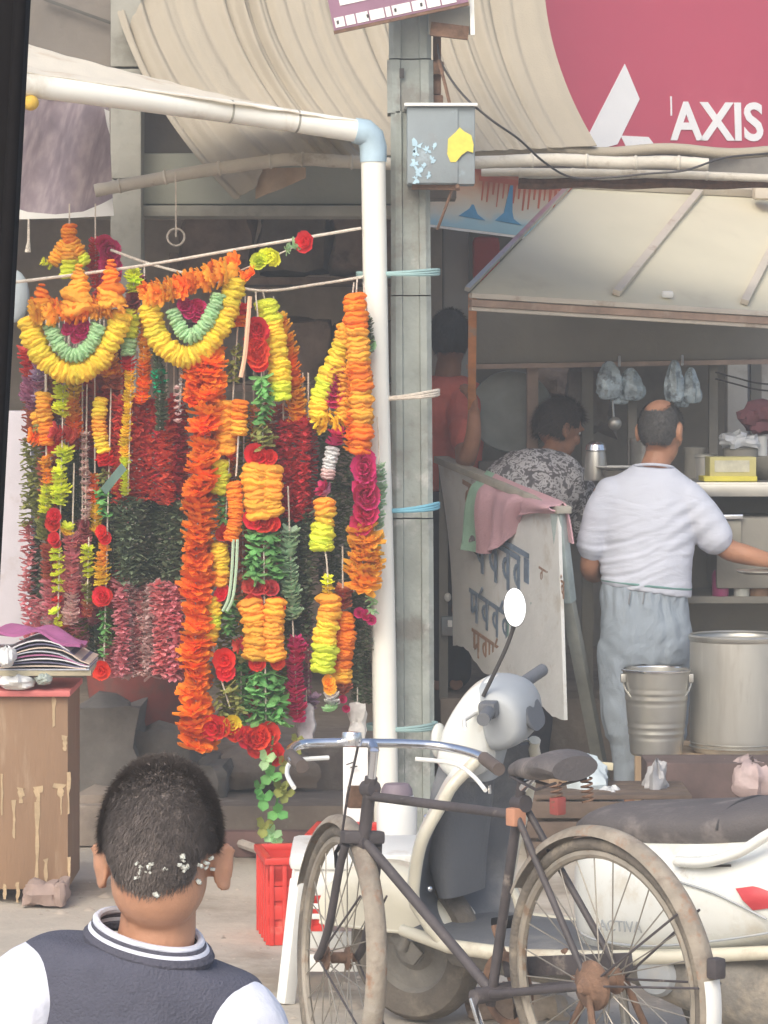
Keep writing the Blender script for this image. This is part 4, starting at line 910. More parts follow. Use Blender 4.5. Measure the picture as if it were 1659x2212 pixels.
# row of steel tins, ladles and wires at the back of the counter
for k, (u, r0, h0, mm, lb) in enumerate(((1385, .05, .16, M_steel, 'tall steel tin behind the balding man'), (1500, .045, .12, M_header, 'dark tin beside the narrow silver bag'), (1520, .06, .09, M_steel, 'wide steel tin behind the yellow carton'), (1640, .035, .17, M_wplastic, 'tall white bottle-shaped tin at the counter end'))):
    lathe_thing('tin', on_counter(u, 15.22), [(0, 0), (r0, 0), (r0, h0), (r0 * 1.06, h0 + .004), (r0 * 1.06, h0 + .016), (0, h0 + .02)], mm, lb, 'tin', 24)
for k, (v0, v1) in enumerate(((812, 828), (826, 842))):
    mb = MB(); mb.tube(cr([tuple(P(u, v, 15.4)) for u, v in ((1545, v0 - 8), (1590, v0 + 4), (1640, v1), (1720, v1 + 6))], 5), .004, 5); o = mb.build('wire', M_wire); tag(o, ('upper' if k == 0 else 'lower') + ' black wire crossing behind the stall counter', 'wire')
ld = thing('ladle', P(1330, 870, 15.3), 'steel ladle hanging from the stall header by its hook', 'ladle')
mb = MB(); mb.tube([P(1318, 792, 15.38), P(1322, 850, 15.36), P(1326, 905, 15.34)], .005, 6); mb.build('handle', M_steel, ld)
mb = MB(); mb.ell(P(1328, 915, 15.33), .03, .02, .03); mb.build('bowl', M_steel, ld)

sb_ = thing('switch_box', P(976, 1352, 15.38), 'small grey switch box fixed on the dark post beside the painted board', 'box')
mb = MB(); mb.box(P(972, 1352, 15.42), (.075, .05, .085), bev=.006); mb.build('case', M_boxgrey, sb_)
mb = MB(); mb.box(P(972, 1347, 15.39), (.02, .012, .03), bev=.003); mb.build('switch', M_white, sb_)
br = thing('hand_brush', P(985, 1300, 15.4), 'reddish hand brush hanging on the dark post above the switch box', 'brush')
mb = MB(); mb.limb([(P(983, 1262, 15.41), .008), (P(985, 1290, 15.41), .014), (P(985, 1318, 15.41), .02)], 10, 3); mb.build('handle', mat('reddish_wood', (.40, .18, .13), .7, var=.2), br)
mb = MB(); mb.ell(P(967, 1290, 15.41), .016, .016, .02); mb.build('knob', M_white, br)

# ================================================================ FLOWERS
def petal(mb, M, L, W, cup=.25, tip=.35, seg=2):
    """one pointed cupped petal along local +X from the origin, rising in Z"""
    pr = [(0, .25), (.35, .9), (.7, 1.0), (1.0, tip)]
    vs = []; fs = []
    for i, (a, w_) in enumerate(pr):
        z = cup * L * a * a
        vs += [V(L * a, -W * w_ / 2, z + W * .12), V(L * a, 0, z - W * .10), V(L * a, W * w_ / 2, z + W * .12)]
    for i in range(3):
        for k in range(2): fs.append([i * 3 + k, i * 3 + k + 1, (i + 1) * 3 + k + 1, (i + 1) * 3 + k])
    mb.add(vs, fs, M)
FM = {}
FCOL = {'orange': (1.0, .32, .016), 'amber': (1.0, .53, .05), 'yellow': (1.0, .78, .06), 'lime': (.86, .92, .07), 'red': (.86, .045, .03), 'magenta': (.72, .035, .20), 'mint': (.48, .66, .46), 'palegreen': (.48, .74, .40),
        'white': (.74, .74, .74), 'pink': (.80, .34, .38), 'palepink': (.82, .60, .58), 'mauve': (.56, .24, .38), 'maroon': (.32, .06, .07), 'green': (.16, .38, .11), 'dkgreen': (.15, .19, .11), 'olive': (.34, .36, .10), 'brightgreen': (.22, .56, .17), 'emerald': (.0, .42, .19), 'dred': (.74, .075, .065), 'brick': (.62, .20, .11), 'silver': (.6, .6, .63), 'lilac': (.5, .35, .5)}
def fmat(c): return mat('fabric_' + c, FCOL[c], .75 if c not in ('emerald', 'silver') else .25, metal=.6 if c == 'silver' else 0, var=.18, scale=26, bump=.12, bscale=120, rand=.16, hue=.012, transl=.36 if c not in ('dkgreen', 'maroon') else .1)
def flower_mesh(kind, c, k):
    key = (kind, c, k)
    if key in FM: return FM[key]
    r = random.Random(hash((kind, k)) % 1000 if False else (sum(map(ord, kind)) * 31 + k * 7))
    mb = MB()
    if kind == 'ruffle':            # thick frilled disc, radius 1, local Z along the string
        n = 40; ph = r.uniform(0, 6)
        rings = [(-.34, .3), (-.30, .72), (-.15, .95), (.0, 1.04), (.13, .96), (.28, .68), (.33, .25)]; vs = []; fs = []
        ja = [r.uniform(-1, 1) for _ in range(n)]; jb = [r.uniform(-1, 1) for _ in range(n)]
        for q, (z1, r0) in enumerate(rings):
            for j in range(n):
                a = 2 * math.pi * j / n
                rr = r0 * (1 + r0 * (.04 * math.sin(5 * a + ph) + .055 * ja[j] + .02 * r.uniform(-1, 1)))
                vs.append(V(rr * math.cos(a), rr * math.sin(a), z1 + r0 * (.07 * math.sin(4 * a + ph * 2) + .06 * jb[j]) - .08 * r0))
        for q in range(len(rings) - 1):
            for j in range(n): fs.append([q * n + j, q * n + (j + 1) % n, (q + 1) * n + (j + 1) % n, (q + 1) * n + j])
        mb.add(vs, fs)
    elif kind == 'petal':           # open flower, petals splayed and drooping
        for L_, (n, el, ln) in enumerate(((8, -.05, 1.0), (7, .25, .85), (5, .6, .55))):
            for j in range(n):
                a = 2 * math.pi * (j + r.uniform(-.2, .2)) / n + L_
                M = Matrix.Rotation(a, 4, 'Z') @ Matrix.Rotation(-el + r.uniform(-.22, .22), 4, 'Y')
                petal(mb, M, ln * r.uniform(.85, 1.1), ln * .62, r.uniform(.05, .4), .45)
    elif kind == 'rose':
        for L_, (n, el, ln) in enumerate(((6, .25, 1.0), (5, .7, .85), (4, 1.05, .75), (3, 1.3, .6))):
            for j in range(n):
                a = 2 * math.pi * (j + r.uniform(-.1, .1)) / n + L_ * 1.1
                M = Matrix.Rotation(a, 4, 'Z') @ Matrix.Translation((.06, 0, 0)) @ Matrix.Rotation(-el, 4, 'Y')
                petal(mb, M, ln, ln * 1.0, .35, .75)
    elif kind == 'leaf':            # whorl of broad leaves
        for j in range(6):
            a = 2 * math.pi * (j + r.uniform(-.3, .3)) / 6; M = Matrix.Rotation(a, 4, 'Z') @ Matrix.Rotation(r.uniform(-.6, .45), 4, 'Y') @ Matrix.Rotation(r.uniform(-.5, .5), 4, 'X')
            petal(mb, M, r.uniform(.8, 1.15), r.uniform(.5, .7), r.uniform(-.25, .3), .12)
    elif kind == 'bud':             # small stacked whorl
        for L_ in range(2):
            for j in range(6):
                a = 2 * math.pi * (j + .5 * L_) / 6 + r.uniform(-.15, .15); M = Matrix.Translation((0, 0, .25 * L_ - .2)) @ Matrix.Rotation(a, 4, 'Z') @ Matrix.Rotation(-.25 + r.uniform(-.25, .25), 4, 'Y')
                petal(mb, M, r.uniform(.85, 1.05), .6, .2, .5)
    me = mb.mesh('flower', fmat(c), True, 60); FM[key] = me; return me

def path_of(pts, Y):
    return [P(p[0], p[1], p[2] if len(p) > 2 else Y) for p in pts]
def walk(pts, step):
    """points at roughly even spacing with tangents"""
    fl = [Vector(p) for p in cr([tuple(p) for p in pts], 24)]; out = []; acc = 0
    out.append((fl[0], (fl[1] - fl[0]).normalized()))
    for a, b in zip(fl[:-1], fl[1:]):
        d = (b - a).length
        if d < 1e-9: continue
        while acc + d >= step:
            t = (step - acc) / d; a = a.lerp(b, t); d = (b - a).length; acc = 0
            out.append((a.copy(), (b - a).normalized() if d > 1e-9 else out[-1][1]))
            if d < 1e-9: break
        acc += d
    return out
GR = 'flower garlands hung on the ropes'
fseed = random.Random(99)
NAMES = {'ruffle': 'flower', 'petal': 'flower', 'rose': 'rose', 'leaf': 'leaf_whorl', 'bud': 'flower'}
def run(root, pts, Y, kind, c, r, gap, jit=.12):
    """flowers of one kind along a path (photo pixels), each an object of its own"""
    cs = c if isinstance(c, list) else [c]
    wk = walk(path_of(pts, Y), px(gap, Y))
    for i, (p, t) in enumerate(wk):
        cc = cs[min(int(i * len(cs) / len(wk)), len(cs) - 1)]
        k = fseed.randrange(4)
        z = -t if kind in ('ruffle',) else t
        if kind == 'rose': z = V(fseed.uniform(-.5, .5), -1, fseed.uniform(-.3, .5)).normalized()
        elif kind in ('petal', 'bud'): z = (-t + V(0, -.25, .0)).normalized()
        z = (z + V(fseed.uniform(-1, 1), fseed.uniform(-1, 1), fseed.uniform(-1, 1)) * jit).normalized()
        s_ = px(r, Y) * (fseed.uniform(.92, 1.10) if kind == 'ruffle' else fseed.uniform(.80, 1.22))
        q = p + V(fseed.uniform(-1, 1), fseed.uniform(-1, 1), fseed.uniform(-1, 1)) * px(r, Y) * .10
        inst(NAMES[kind], flower_mesh(kind, cc, k), root, frame(q, z, fseed.uniform(0, 6.28), s_))
def cord(root, pts, Y, r=.003):
    mb = MB(); mb.tube([p for p, t in walk(path_of(pts, Y), .03)], r, 5); mb.build('cord', M_rope, root)
def garland(label, Y, runs, string=None, top=None):
    first = runs[0][0][0]
    root = thing('flower_garland', P(first[0], first[1], Y), label, 'garland', GR)
    for rn in runs: run(root, rn[0], Y, *rn[1:])
    if string: cord(root, string, Y)
    return root
def vline(u, v0, v1, u1=None, wob=4):
    u1 = u if u1 is None else u1
    return [(u + (u1 - u) * t + wob * math.sin(t * 5 + u), v0 + (v1 - v0) * t) for t in (0, .33, .66, 1)]

# ropes
def rope(pts, label, r=.0055):
    mb = MB(); mb.tube([tuple(p) for p in cr([tuple(q) for q in pts], 6)], r, 7); o = mb.build('rope', M_rope); tag(o, label, 'rope')
rope([P(-60, 622, 12.6), P(45, 608, 12.65), P(300, 575, 12.75), P(550, 532, 12.82), P(780, 493, 12.87)], 'long pale rope slung from the white upright out over the left garlands', .006)
rope([P(240, 540, 13.1), P(330, 572, 13.0), P(440, 600, 12.92), P(560, 628, 12.9), P(680, 615, 12.9), P(785, 598, 12.87)], 'sagging pale rope tied to the white upright with the teal cord', .0055)

Yg = 12.85
# --- left and right swags (U-shaped toran pieces)
def swag(label, Y, outer, inner, mid, toprow, cones, rm):
    root = thing('flower_swag', P(mid[0], mid[1], Y), label, 'garland', GR)
    run(root, outer, Y, 'ruffle', 'yellow', 24, 8, .10)
    run(root, inner, Y - .03, 'ruffle', 'palegreen', 16, 7, .12)
    for k in range(12): a = fseed.uniform(0, 6.28); q = fseed.random() ** .6 * rm; run(root, [(mid[0] + q * math.cos(a), mid[1] + q * math.sin(a) * .8), (mid[0] + q * math.cos(a), mid[1] + q * math.sin(a) * .8 + 6)], Y - .02, 'rose', 'magenta', 15, 50)
    run(root, toprow, Y - .05, 'petal', ['amber', 'orange', 'amber'], 25, 13, .6); run(root, [(u, v - 16) for u, v in toprow], Y - .02, 'petal', ['orange', 'amber', 'orange'], 20, 15, .6)
    for (u, v0, v1, rb2, cc) in cones:
        n = max(3, int((v1 - v0) / 8))
        for i in range(n):
            t = i / (n - 1); run(root, [(u + 2 * math.sin(i), v0 + (v1 - v0) * t), (u, v0 + (v1 - v0) * t + 6)], Y - .02, 'ruffle', cc if t < .8 else 'amber', 8 + rb2 * 1.25 * t, 50)
    cord(root, toprow, Y); return root
s1 = swag('yellow U-shaped flower swag with a magenta heart and three orange cones', 12.72, [(62, 690), (78, 745), (112, 790), (155, 806), (205, 785), (240, 735), (262, 680)], [(108, 702), (128, 745), (160, 768), (195, 745), (214, 702)], (165, 712), [(75, 672), (120, 678), (165, 676), (215, 668), (262, 655)],
     [(90, 615, 660, 17, 'orange'), (170, 572, 660, 27, 'amber'), (240, 562, 650, 22, 'orange')], 26)
s2 = swag('tilted yellow U-shaped flower swag with a magenta heart under a leafy tail', 12.72, [(322, 660), (340, 725), (372, 762), (405, 770), (445, 745), (478, 700), (498, 645), (508, 605)], [(374, 672), (388, 708), (412, 728), (440, 705), (462, 668), (474, 636)], (418, 668), [(318, 640), (365, 628), (410, 612), (460, 598), (505, 582)], [], 24)
run(s2, [(525, 590), (548, 592)], 12.70, 'petal', 'orange', 20, 16, .5)
run(s2, [(560, 566), (600, 548)], 12.70, 'rose', 'lime', 22, 18, .5)
run(s2, [(618, 540), (645, 530)], 12.72, 'leaf', 'palegreen', 20, 14, .5)
run(s2, [(668, 524), (672, 520)], 12.72, 'rose', 'red', 22, 30, .5)
cord(s2, [(505, 590), (600, 550), (688, 507)], 12.74)
# --- back cluster top left
garland('orange and pale yellow cone-shaped flower bunch above the rope', 13.15, [([(150, 488), (150, 530)], 'ruffle', 'orange', 17, 7), ([(140, 525), (112, 570)], 'ruffle', 'amber', 15, 8), ([(160, 525), (185, 570)], 'ruffle', ['amber', 'lime'], 15, 8), ([(150, 530), (150, 600)], 'ruffle', ['amber', 'lime'], 20, 9), ([(95, 565), (118, 575)], 'bud', 'lime', 11, 9)], [(150, 440), (150, 600)])
garland('magenta flower bunch hanging behind the rope beside the orange cone', 13.2, [([(228, 525), (240, 560), (232, 620)], 'rose', 'magenta', 22, 12), ([(205, 520), (200, 560), (215, 640)], 'bud', 'dred', 15, 9)], [(206, 440), (206, 640)])
garland('maroon strand with lime beads hanging between the two swags', 12.78, [([(288, 588), (289, 632)], 'petal', 'lime', 18, 11), ([(290, 645), (290, 662)], 'rose', 'maroon', 17, 8), ([(282, 672), (280, 725)], 'ruffle', 'lime', 19, 7), ([(279, 735), (277, 768)], 'ruffle', 'palegreen', 17, 7), ([(276, 780), (276, 798)], 'bud', 'red', 17, 8), (vline(278, 806, 1075, 270), 'bud', ['yellow', 'yellow', 'lime'], 13, 8.5)], [(290, 575), (276, 1078)])
garland('slim maroon strand hanging from the rope between the swags', 12.95, [(vline(312, 600, 660), 'bud', 'maroon', 9, 8)], [(312, 572), (312, 660)])
# --- left strands
garland('mauve and white strand hanging at the far left end', 12.95, [(vline(84, 775, 885, 92), 'bud', ['mauve', 'lilac', 'mauve', 'lilac', 'white'], 19, 9), ([(82, 892), (86, 930)], 'ruffle', ['amber', 'olive'], 16, 9), ([(72, 940), (100, 948)], 'petal', 'orange', 20, 14), ([(112, 950), (120, 958)], 'rose', 'red', 16, 9), ([(108, 975), (109, 988)], 'bud', 'amber', 11, 9)], [(80, 690), (84, 960)])
garland('bright lime strand with red blooms hanging at the left', 12.86, [(vline(136, 825, 905, 128), 'petal', 'lime', 20, 12), ([(120, 932), (165, 944)], 'bud', 'dred', 20, 14), ([(140, 975), (138, 1010)], 'petal', 'lime', 24, 12), (vline(130, 1020, 1095, 126), 'petal', 'lime', 22, 11), ([(120, 1115), (118, 1130)], 'rose', 'red', 20, 14), ([(145, 1140), (140, 1155)], 'bud', ['lime', 'yellow'], 16, 11), ([(118, 1165), (122, 1175)], 'rose', 'red', 14, 10), (vline(124, 1190, 1290, 122), 'petal', 'lime', 16, 17), ([(124, 1298), (125, 1305)], 'bud', 'red', 16, 12), (vline(124, 1320, 1350), 'bud', 'lime', 14, 16)], [(138, 780), (125, 1350)])
garland('pale pink thin strand with a bare stem at the left', 12.9, [(vline(186, 940, 1130, 184), 'bud', 'palepink', 13, 15), ([(184, 1135), (184, 1150)], 'rose', 'maroon', 11, 10)], [(188, 830), (184, 1150)])
garland('yellow and red strand with a green leaf stretch left of the red bunch', 12.84, [(vline(238, 780, 845, 244), 'petal', ['amber', 'brick'], 24, 10), (vline(216, 862, 980, 220), 'ruffle', ['yellow', 'amber', 'yellow'], 16, 8), ([(228, 985), (232, 1005)], 'petal', 'red', 22, 10), (vline(222, 1020, 1120, 226), 'leaf', ['olive', 'brightgreen', 'brightgreen'], 19, 12), ([(224, 1150), (223, 1162)], 'rose', 'red', 15, 12), (vline(222, 1180, 1268, 222), 'petal', ['amber', 'yellow'], 18, 10), ([(224, 1285), (226, 1300)], 'rose', 'red', 20, 12), (vline(225, 1320, 1420, 222), 'leaf', 'green', 15, 13), ([(222, 1446), (226, 1450)], 'rose', 'red', 22, 20)], [(242, 760), (224, 1450)])
garland('pink strand with cream tips hanging low at the left', 12.88, [(vline(156, 1165, 1345, 152), 'bud', ['pink', 'pink', 'palepink'], 20, 9)], [(160, 1000), (152, 1345)])
garland('yellow-green short strand between two pink strands', 12.86, [(vline(192, 1185, 1255, 188), 'petal', 'lime', 15, 12), (vline(188, 1265, 1330), 'bud', ['olive', 'brick'], 15, 11), ([(120, 1440), (190, 1440)], 'petal', 'lime', 15, 28)], [(192, 1160), (188, 1330)])
for u, v0, v1, cs, lb in ((62, 760, 860, ['dred', 'mauve'], 'short dark mauve strand behind the far left swag'), (108, 820, 960, ['brick', 'maroon'], 'brick and maroon strand behind the lime strand'), (165, 820, 1120, ['dred', 'dred', 'dkgreen', 'dkgreen'], 'dull red strand fading to dark green behind the pale pink strand'), (205, 810, 1180, ['brick', 'dred', 'dkgreen', 'olive'], 'brick red strand fading to dark olive left of the red bunch'), (245, 840, 1250, ['dred', 'dred', 'dkgreen', 'dkgreen'], 'dark red strand with a dark green lower half beside the red bunch'), (148, 1000, 1160, ['dkgreen', 'olive'], 'dark green leafy strand behind the lime strand'), (240, 1240, 1460, ['dred', 'olive', 'pink'], 'dull red and olive strand beside the pink end of the red bunch'), (100, 1000, 1160, ['brick', 'olive'], 'brick and olive strand behind the red blooms at the left'), (75, 830, 940, ['mauve', 'brick'], 'mauve strand behind the far left orange blooms'), (140, 1080, 1420, ['dkgreen', 'pink', 'brick'], 'dark green strand turning pink behind the beaded lime strand'), (172, 1130, 1440, ['pink', 'palepink', 'pink'], 'pale pink strand hanging low behind the short yellow-green strand'), (205, 1180, 1300, ['olive', 'brick'], 'olive strand turning brick red above the low red rose'), (110, 1180, 1330, ['brick', 'pink'], 'brick strand turning pink at the left end above the magazines'), (225, 780, 900, ['brick', 'dred'], 'short brick red strand under the left swag'), (262, 700, 860, ['maroon', 'dred'], 'short maroon strand between the two swags'), (205, 1290, 1420, ['pink', 'dkgreen'], 'dusky pink and green strand low at the left'), (178, 1300, 1370, ['pink', 'olive'], 'short dusky pink strand above the cabinet')):
    garland(lb, 13.02, [(vline(u, v0, v1), 'bud', cs, 23, 10)], [(u, 690), (u, v1)])
for u, v0, v1, kd, cs, r_, lb in ((98, 850, 960, 'ruffle', ['amber', 'orange'], 17, 'amber and orange short strand left of the bright lime strand'), (160, 826, 945, 'bud', ['yellow', 'amber', 'orange'], 20, 'yellow to orange strand under the middle of the left swag'), (264, 870, 1070, 'bud', ['amber', 'orange', 'yellow'], 16, 'slim amber strand hanging before the edge of the red bunch'), (178, 1150, 1330, 'bud', ['pink', 'palepink', 'magenta'], 19, 'hot pink strand between the beaded lime strand and the yellow-orange blooms'), (100, 990, 1110, 'petal', ['amber', 'lime'], 15, 'amber and lime strand at the far left above the red blooms'), (205, 1030, 1150, 'bud', ['orange', 'yellow'], 16, 'orange and yellow strand beside the green leaf stretch')):
    garland(lb, 12.92, [(vline(u, v0, v1), kd, cs, r_, 9)], [(u, 700), (u, v1)])
# --- the thick bunch of fine strands: red, then dark green, then pink
def bunch(label, Y, cols, us, vcuts, spread, n_each, cs, r, gap):
    root = thing('strand_bunch', P(sum(us) / len(us), vcuts[0], Y), label, 'garland', GR)
    for j, u in enumerate(us):
        for (v0, v1, c) in zip(vcuts[:-1], vcuts[1:], cs):
            mb = MB(); rr = random.Random(j * 13 + int(v0)); Yj = Y + .05 * rr.uniform(-1, 1)
            v0_, v1_ = v0 + rr.uniform(-8, 8), v1 + rr.uniform(-10, 10)
            for i, (p, t) in enumerate(walk(path_of(vline(u, v0_, v1_, u + rr.uniform(-6, 6), 3), Yj), px(gap, Yj))):
                for k in range(8):
                    a = 2 * math.pi * k / 8 + rr.uniform(0, 1); s_ = px(r, Yj) * rr.uniform(.8, 1.2)
                    M = Matrix.Translation(p) @ Matrix.Rotation(a, 4, 'Z') @ Matrix.Rotation(rr.uniform(-.5, .6), 4, 'Y')
                    petal(mb, M, s_, s_ * .55, rr.uniform(-.1, .3), .35)
            mb.build('strand', fmat(c if isinstance(c, str) else rr.choice(c)), root, True, 60)
        cord(root, [(u, vcuts[0] - 110), (u, vcuts[0])], Y)
    return root
bunch('thick bunch of fine strands, red above, dark green in the middle, pink below', 12.86, None, [262, 278, 296, 312, 328, 344, 360, 376, 388], [868, 1082, 1262, 1462], 0, 0, ['dred', 'dkgreen', ['pink', 'pink', 'palepink']], 21, 8)
bunch('dull mixed strands of brick, olive and pink hanging behind all the left garlands', 13.1, None, [62, 84, 106, 128, 150, 172, 194, 216, 238, 258], [790, 960, 1130, 1290, 1430], 0, 0, [['brick', 'dred', 'mauve'], ['dred', 'olive', 'brick'], ['olive', 'pink', 'dkgreen'], ['pink', 'palepink', 'brick']], 20, 11)
bunch('dense olive and amber filler strands behind the tall mixed garland', 12.99, None, [482, 504, 526, 548, 570, 592, 614], [880, 1080, 1260, 1420, 1560], 0, 0, [['olive', 'amber', 'brick'], ['amber', 'olive', 'dred'], ['green', 'olive', 'amber'], ['olive', 'dred', 'green']], 19, 11)
garland('flat orange strand at the left edge of the red bunch', 12.80, [(vline(313, 690, 870, 306), 'bud', ['amber', 'orange'], 17, 9)], [(316, 640), (306, 870)])
garland('dark green strand with a shiny emerald knot beside the red bunch', 12.76, [(vline(344, 760, 935, 346), 'bud', 'dkgreen', 16, 8), ([(343, 800), (345, 845)], 'leaf', 'emerald', 19, 10)], [(342, 700), (346, 935)])
garland('silver foil strip hanging beside the big orange garland', 12.76, [([(395, 785), (394, 840), (388, 885)], 'leaf', 'silver', 10, 9), ([(382, 840), (384, 920)], 'bud', 'palepink', 10, 14)], [(395, 770), (388, 890)])
garland('mauve and brick strand peeping left of the big orange garland', 12.95, [(vline(388, 880, 1120, 384), 'bud', ['brick', 'mauve', 'maroon'], 16, 9)], [(390, 780), (384, 1120)])
# --- the big orange garland
garland('very long thick orange garland with drooping petals', 12.74, [([(452, 775), (445, 900), (432, 1050), (424, 1200), (424, 1340), (420, 1480), (424, 1630)], 'petal', 'orange', 36, 13, .45), ([(425, 790), (420, 880)], 'petal', 'orange', 28, 14, .4)], [(455, 600), (445, 900), (424, 1200), (424, 1630)])
garland('orange flowers filling in behind the long thick orange garland', 12.86, [([(470, 760), (458, 900), (448, 1000), (440, 1180), (440, 1340), (440, 1500), (452, 1622)], 'petal', 'orange', 24, 15, .5)], [(470, 640), (440, 1200), (452, 1620)])
# --- middle strands
garland('yellow strand with red roses right of the big orange garland', 12.78, [([(520, 665), (512, 715)], 'petal', ['red', 'orange'], 22, 13), (vline(510, 745, 830, 505), 'leaf', 'olive', 16, 11), (vline(487, 870, 975, 485), 'ruffle', 'amber', 23, 8), ([(495, 985), (490, 992)], 'bud', 'red', 15, 10), (vline(476, 1000, 1062, 472), 'ruffle', 'lime', 19, 7), ([(480, 1075), (482, 1130)], 'leaf', 'green', 16, 11), ([(484, 1145), (482, 1160)], 'rose', 'red', 18, 12), (vline(476, 1178, 1262, 474), 'ruffle', ['yellow', 'yellow', 'amber'], 19, 7), ([(480, 1275), (478, 1290)], 'rose', 'red', 18, 12), (vline(458, 1295, 1380, 456), 'ruffle', ['yellow', 'lime', 'yellow'], 18, 7), ([(500, 1300), (492, 1370)], 'leaf', 'green', 19, 12), ([(515, 1395), (540, 1385)], 'bud', 'dred', 20, 14), ([(485, 1425), (483, 1450)], 'rose', 'red', 27, 22), ([(495, 1480), (520, 1540)], 'leaf', 'olive', 22, 12), ([(470, 1510), (480, 1545)], 'leaf', 'olive', 20, 14)], [(520, 625), (505, 830), (478, 1260), (458, 1380), (500, 1540)])
garland('orange tube-like strand with a pale cord loop', 12.72, [(vline(508, 1045, 1165, 502), 'ruffle', 'orange', 16, 6), ([(520, 870), (515, 940)], 'ruffle', ['orange', 'amber'], 18, 8)], [(515, 940), (512, 1000), (508, 1045)])
lc = thing('cord_loop', P(505, 1170, 12.7), 'pale green looped cords hanging under the orange tube-like strand', 'cord')
for du in (-4, 5): mb = MB(); mb.tube([tuple(q) for q in cr([tuple(P(u + du, v, 12.7)) for u, v in ((508, 1165), (505, 1230), (498, 1290), (485, 1320))], 6)], .006, 6); mb.build('cord', mat('pale_green_cord', (.42, .55, .38), .8, var=.1), lc)
mb = MB(); mb.tube([tuple(q) for q in cr([tuple(P(u, v, 12.7)) for u, v in ((540, 640), (530, 760), (520, 815))], 6)], .009, 6); o = mb.build('ribbon', mat('peach_ribbon', (.74, .46, .30), .7, var=.1)); tag(o, 'peach ribbon hanging in front of the red roses', 'ribbon')
garland('tall mixed garland of red roses, green leaves and amber discs ending in red blooms', 12.74, [(vline(555, 705, 800, 558), 'rose', 'red', 25, 14), (vline(565, 815, 905, 572), 'leaf', ['brightgreen', 'green'], 27, 10), ([(560, 925), (575, 965)], 'leaf', 'olive', 26, 10), ([(548, 985), (590, 988)], 'rose', 'red', 22, 18), (vline(556, 1005, 1112, 556), 'ruffle', 'amber', 30, 8), (vline(586, 1008, 1112, 588), 'ruffle', 'amber', 24, 8), ([(545, 1130), (595, 1132)], 'rose', 'red', 22, 22), (vline(548, 1150, 1250, 552), 'leaf', ['brightgreen', 'green'], 28, 11), (vline(588, 1152, 1250, 590), 'leaf', 'green', 26, 12), ([(540, 1268), (595, 1275)], 'rose', 'dred', 20, 15), ([(550, 1305), (600, 1308)], 'rose', 'red', 20, 46), (vline(545, 1300, 1425, 552), 'ruffle', 'amber', 26, 8), (vline(592, 1300, 1420, 592), 'ruffle', 'amber', 24, 8), ([(555, 1430), (556, 1436)], 'rose', 'red', 19, 14), ([(595, 1428), (597, 1436)], 'rose', 'red', 21, 14), (vline(555, 1455, 1560, 560), 'leaf', ['brightgreen', 'green'], 29, 11), (vline(595, 1455, 1570, 600), 'leaf', ['green', 'brightgreen'], 27, 12), ([(465, 1570), (500, 1582), (545, 1595), (590, 1580)], 'rose', 'red', 25, 17), ([(498, 1562), (500, 1568)], 'rose', 'yellow', 19, 12), ([(548, 1608), (552, 1616)], 'rose', 'red', 26, 30), ([(600, 1630), (602, 1636)], 'rose', 'red', 26, 30)], [(552, 630), (565, 815), (570, 1200), (575, 1600)])
garland('olive filler strand behind the amber discs', 12.9, [(vline(525, 1000, 1560, 520), 'leaf', ['olive', 'brick', 'olive', 'green'], 20, 14), (vline(570, 900, 1000), 'bud', 'brick', 26, 12)], [(530, 640), (520, 1560)])
def vine():
    root = thing('leafy_vine', P(590, 1640, 12.72), 'leafy green vine trailing down to the ground below the red blooms', 'vine')
    for (u, v, r, c, el) in ((575, 1640, 32, 'palegreen', .2), (615, 1650, 28, 'olive', .3), (585, 1675, 34, 'brightgreen', -.3), (605, 1700, 30, 'olive', .2), (570, 1725, 34, 'brightgreen', .4), (618, 1715, 28, 'olive', .1), (600, 1755, 32, 'brightgreen', -.5), (570, 1785, 32, 'olive', .3), (588, 1800, 30, 'palegreen', -.2), (560, 1700, 24, 'green', .3), (596, 1820, 24, 'palegreen', .3), (640, 1600, 24, 'olive', .2), (632, 1625, 26, 'olive', -.2)):
        for k in range(3):
            mb = MB(); petal(mb, Matrix.Identity(4), 1.0, .72, .25, .12); key = ('vl', c)
            if key not in FM: FM[key] = mb.mesh('leaf', fmat(c), True, 60)
            d = V(math.cos(el + k * 2.1), -.6, math.sin(el + k * 2.1)).normalized(); z = V(.1 * k, -1, .5).normalized(); y = z.cross(d).normalized(); z = d.cross(y)
            M = Matrix((d, y, z)).transposed().to_4x4(); inst('leaf', FM[key], root, Matrix.Translation(P(u, v, 12.7)) @ M @ Matrix.Scale(px(r, 12.7) * 1.0, 4))
    mb = MB(); mb.tube([tuple(q) for q in cr([tuple(P(u, v, 12.72)) for u, v in ((590, 1590), (585, 1660), (600, 1720), (585, 1780), (600, 1830), (602, 1880))], 6)], .005, 6); mb.build('stem', fmat('green'), root)
vine()
garland('lime to yellow curved strand hanging from the sagging rope', 12.8, [([(573, 652), (588, 700), (602, 780), (606, 862)], 'ruffle', ['lime', 'yellow', 'yellow', 'yellow', 'lime'], 23, 8)], [(568, 630), (573, 652)])
garland('orange curved strand ending in a wide dull red tail', 12.86, [([(604, 690), (622, 760), (636, 840), (642, 915)], 'bud', ['amber', 'orange', 'amber'], 25, 11)], [(590, 640), (604, 690)])
bunch('wide dull red bunch fading to dark olive under the orange curved strand', 12.88, None, [612, 626, 640, 654, 666], [915, 1118, 1370], 0, 0, ['dred', 'dkgreen'], 18, 8.5)
garland('white-green tufted strand right of the leafy garland', 12.78, [(vline(625, 1150, 1335, 632), 'bud', 'mint', 23, 12)], [(622, 1050), (632, 1335)])
garland('deep magenta strand hanging low beside the green leaves', 12.78, [(vline(636, 1385, 1560, 644), 'bud', 'magenta', 23, 10)], [(632, 1340), (644, 1560)])
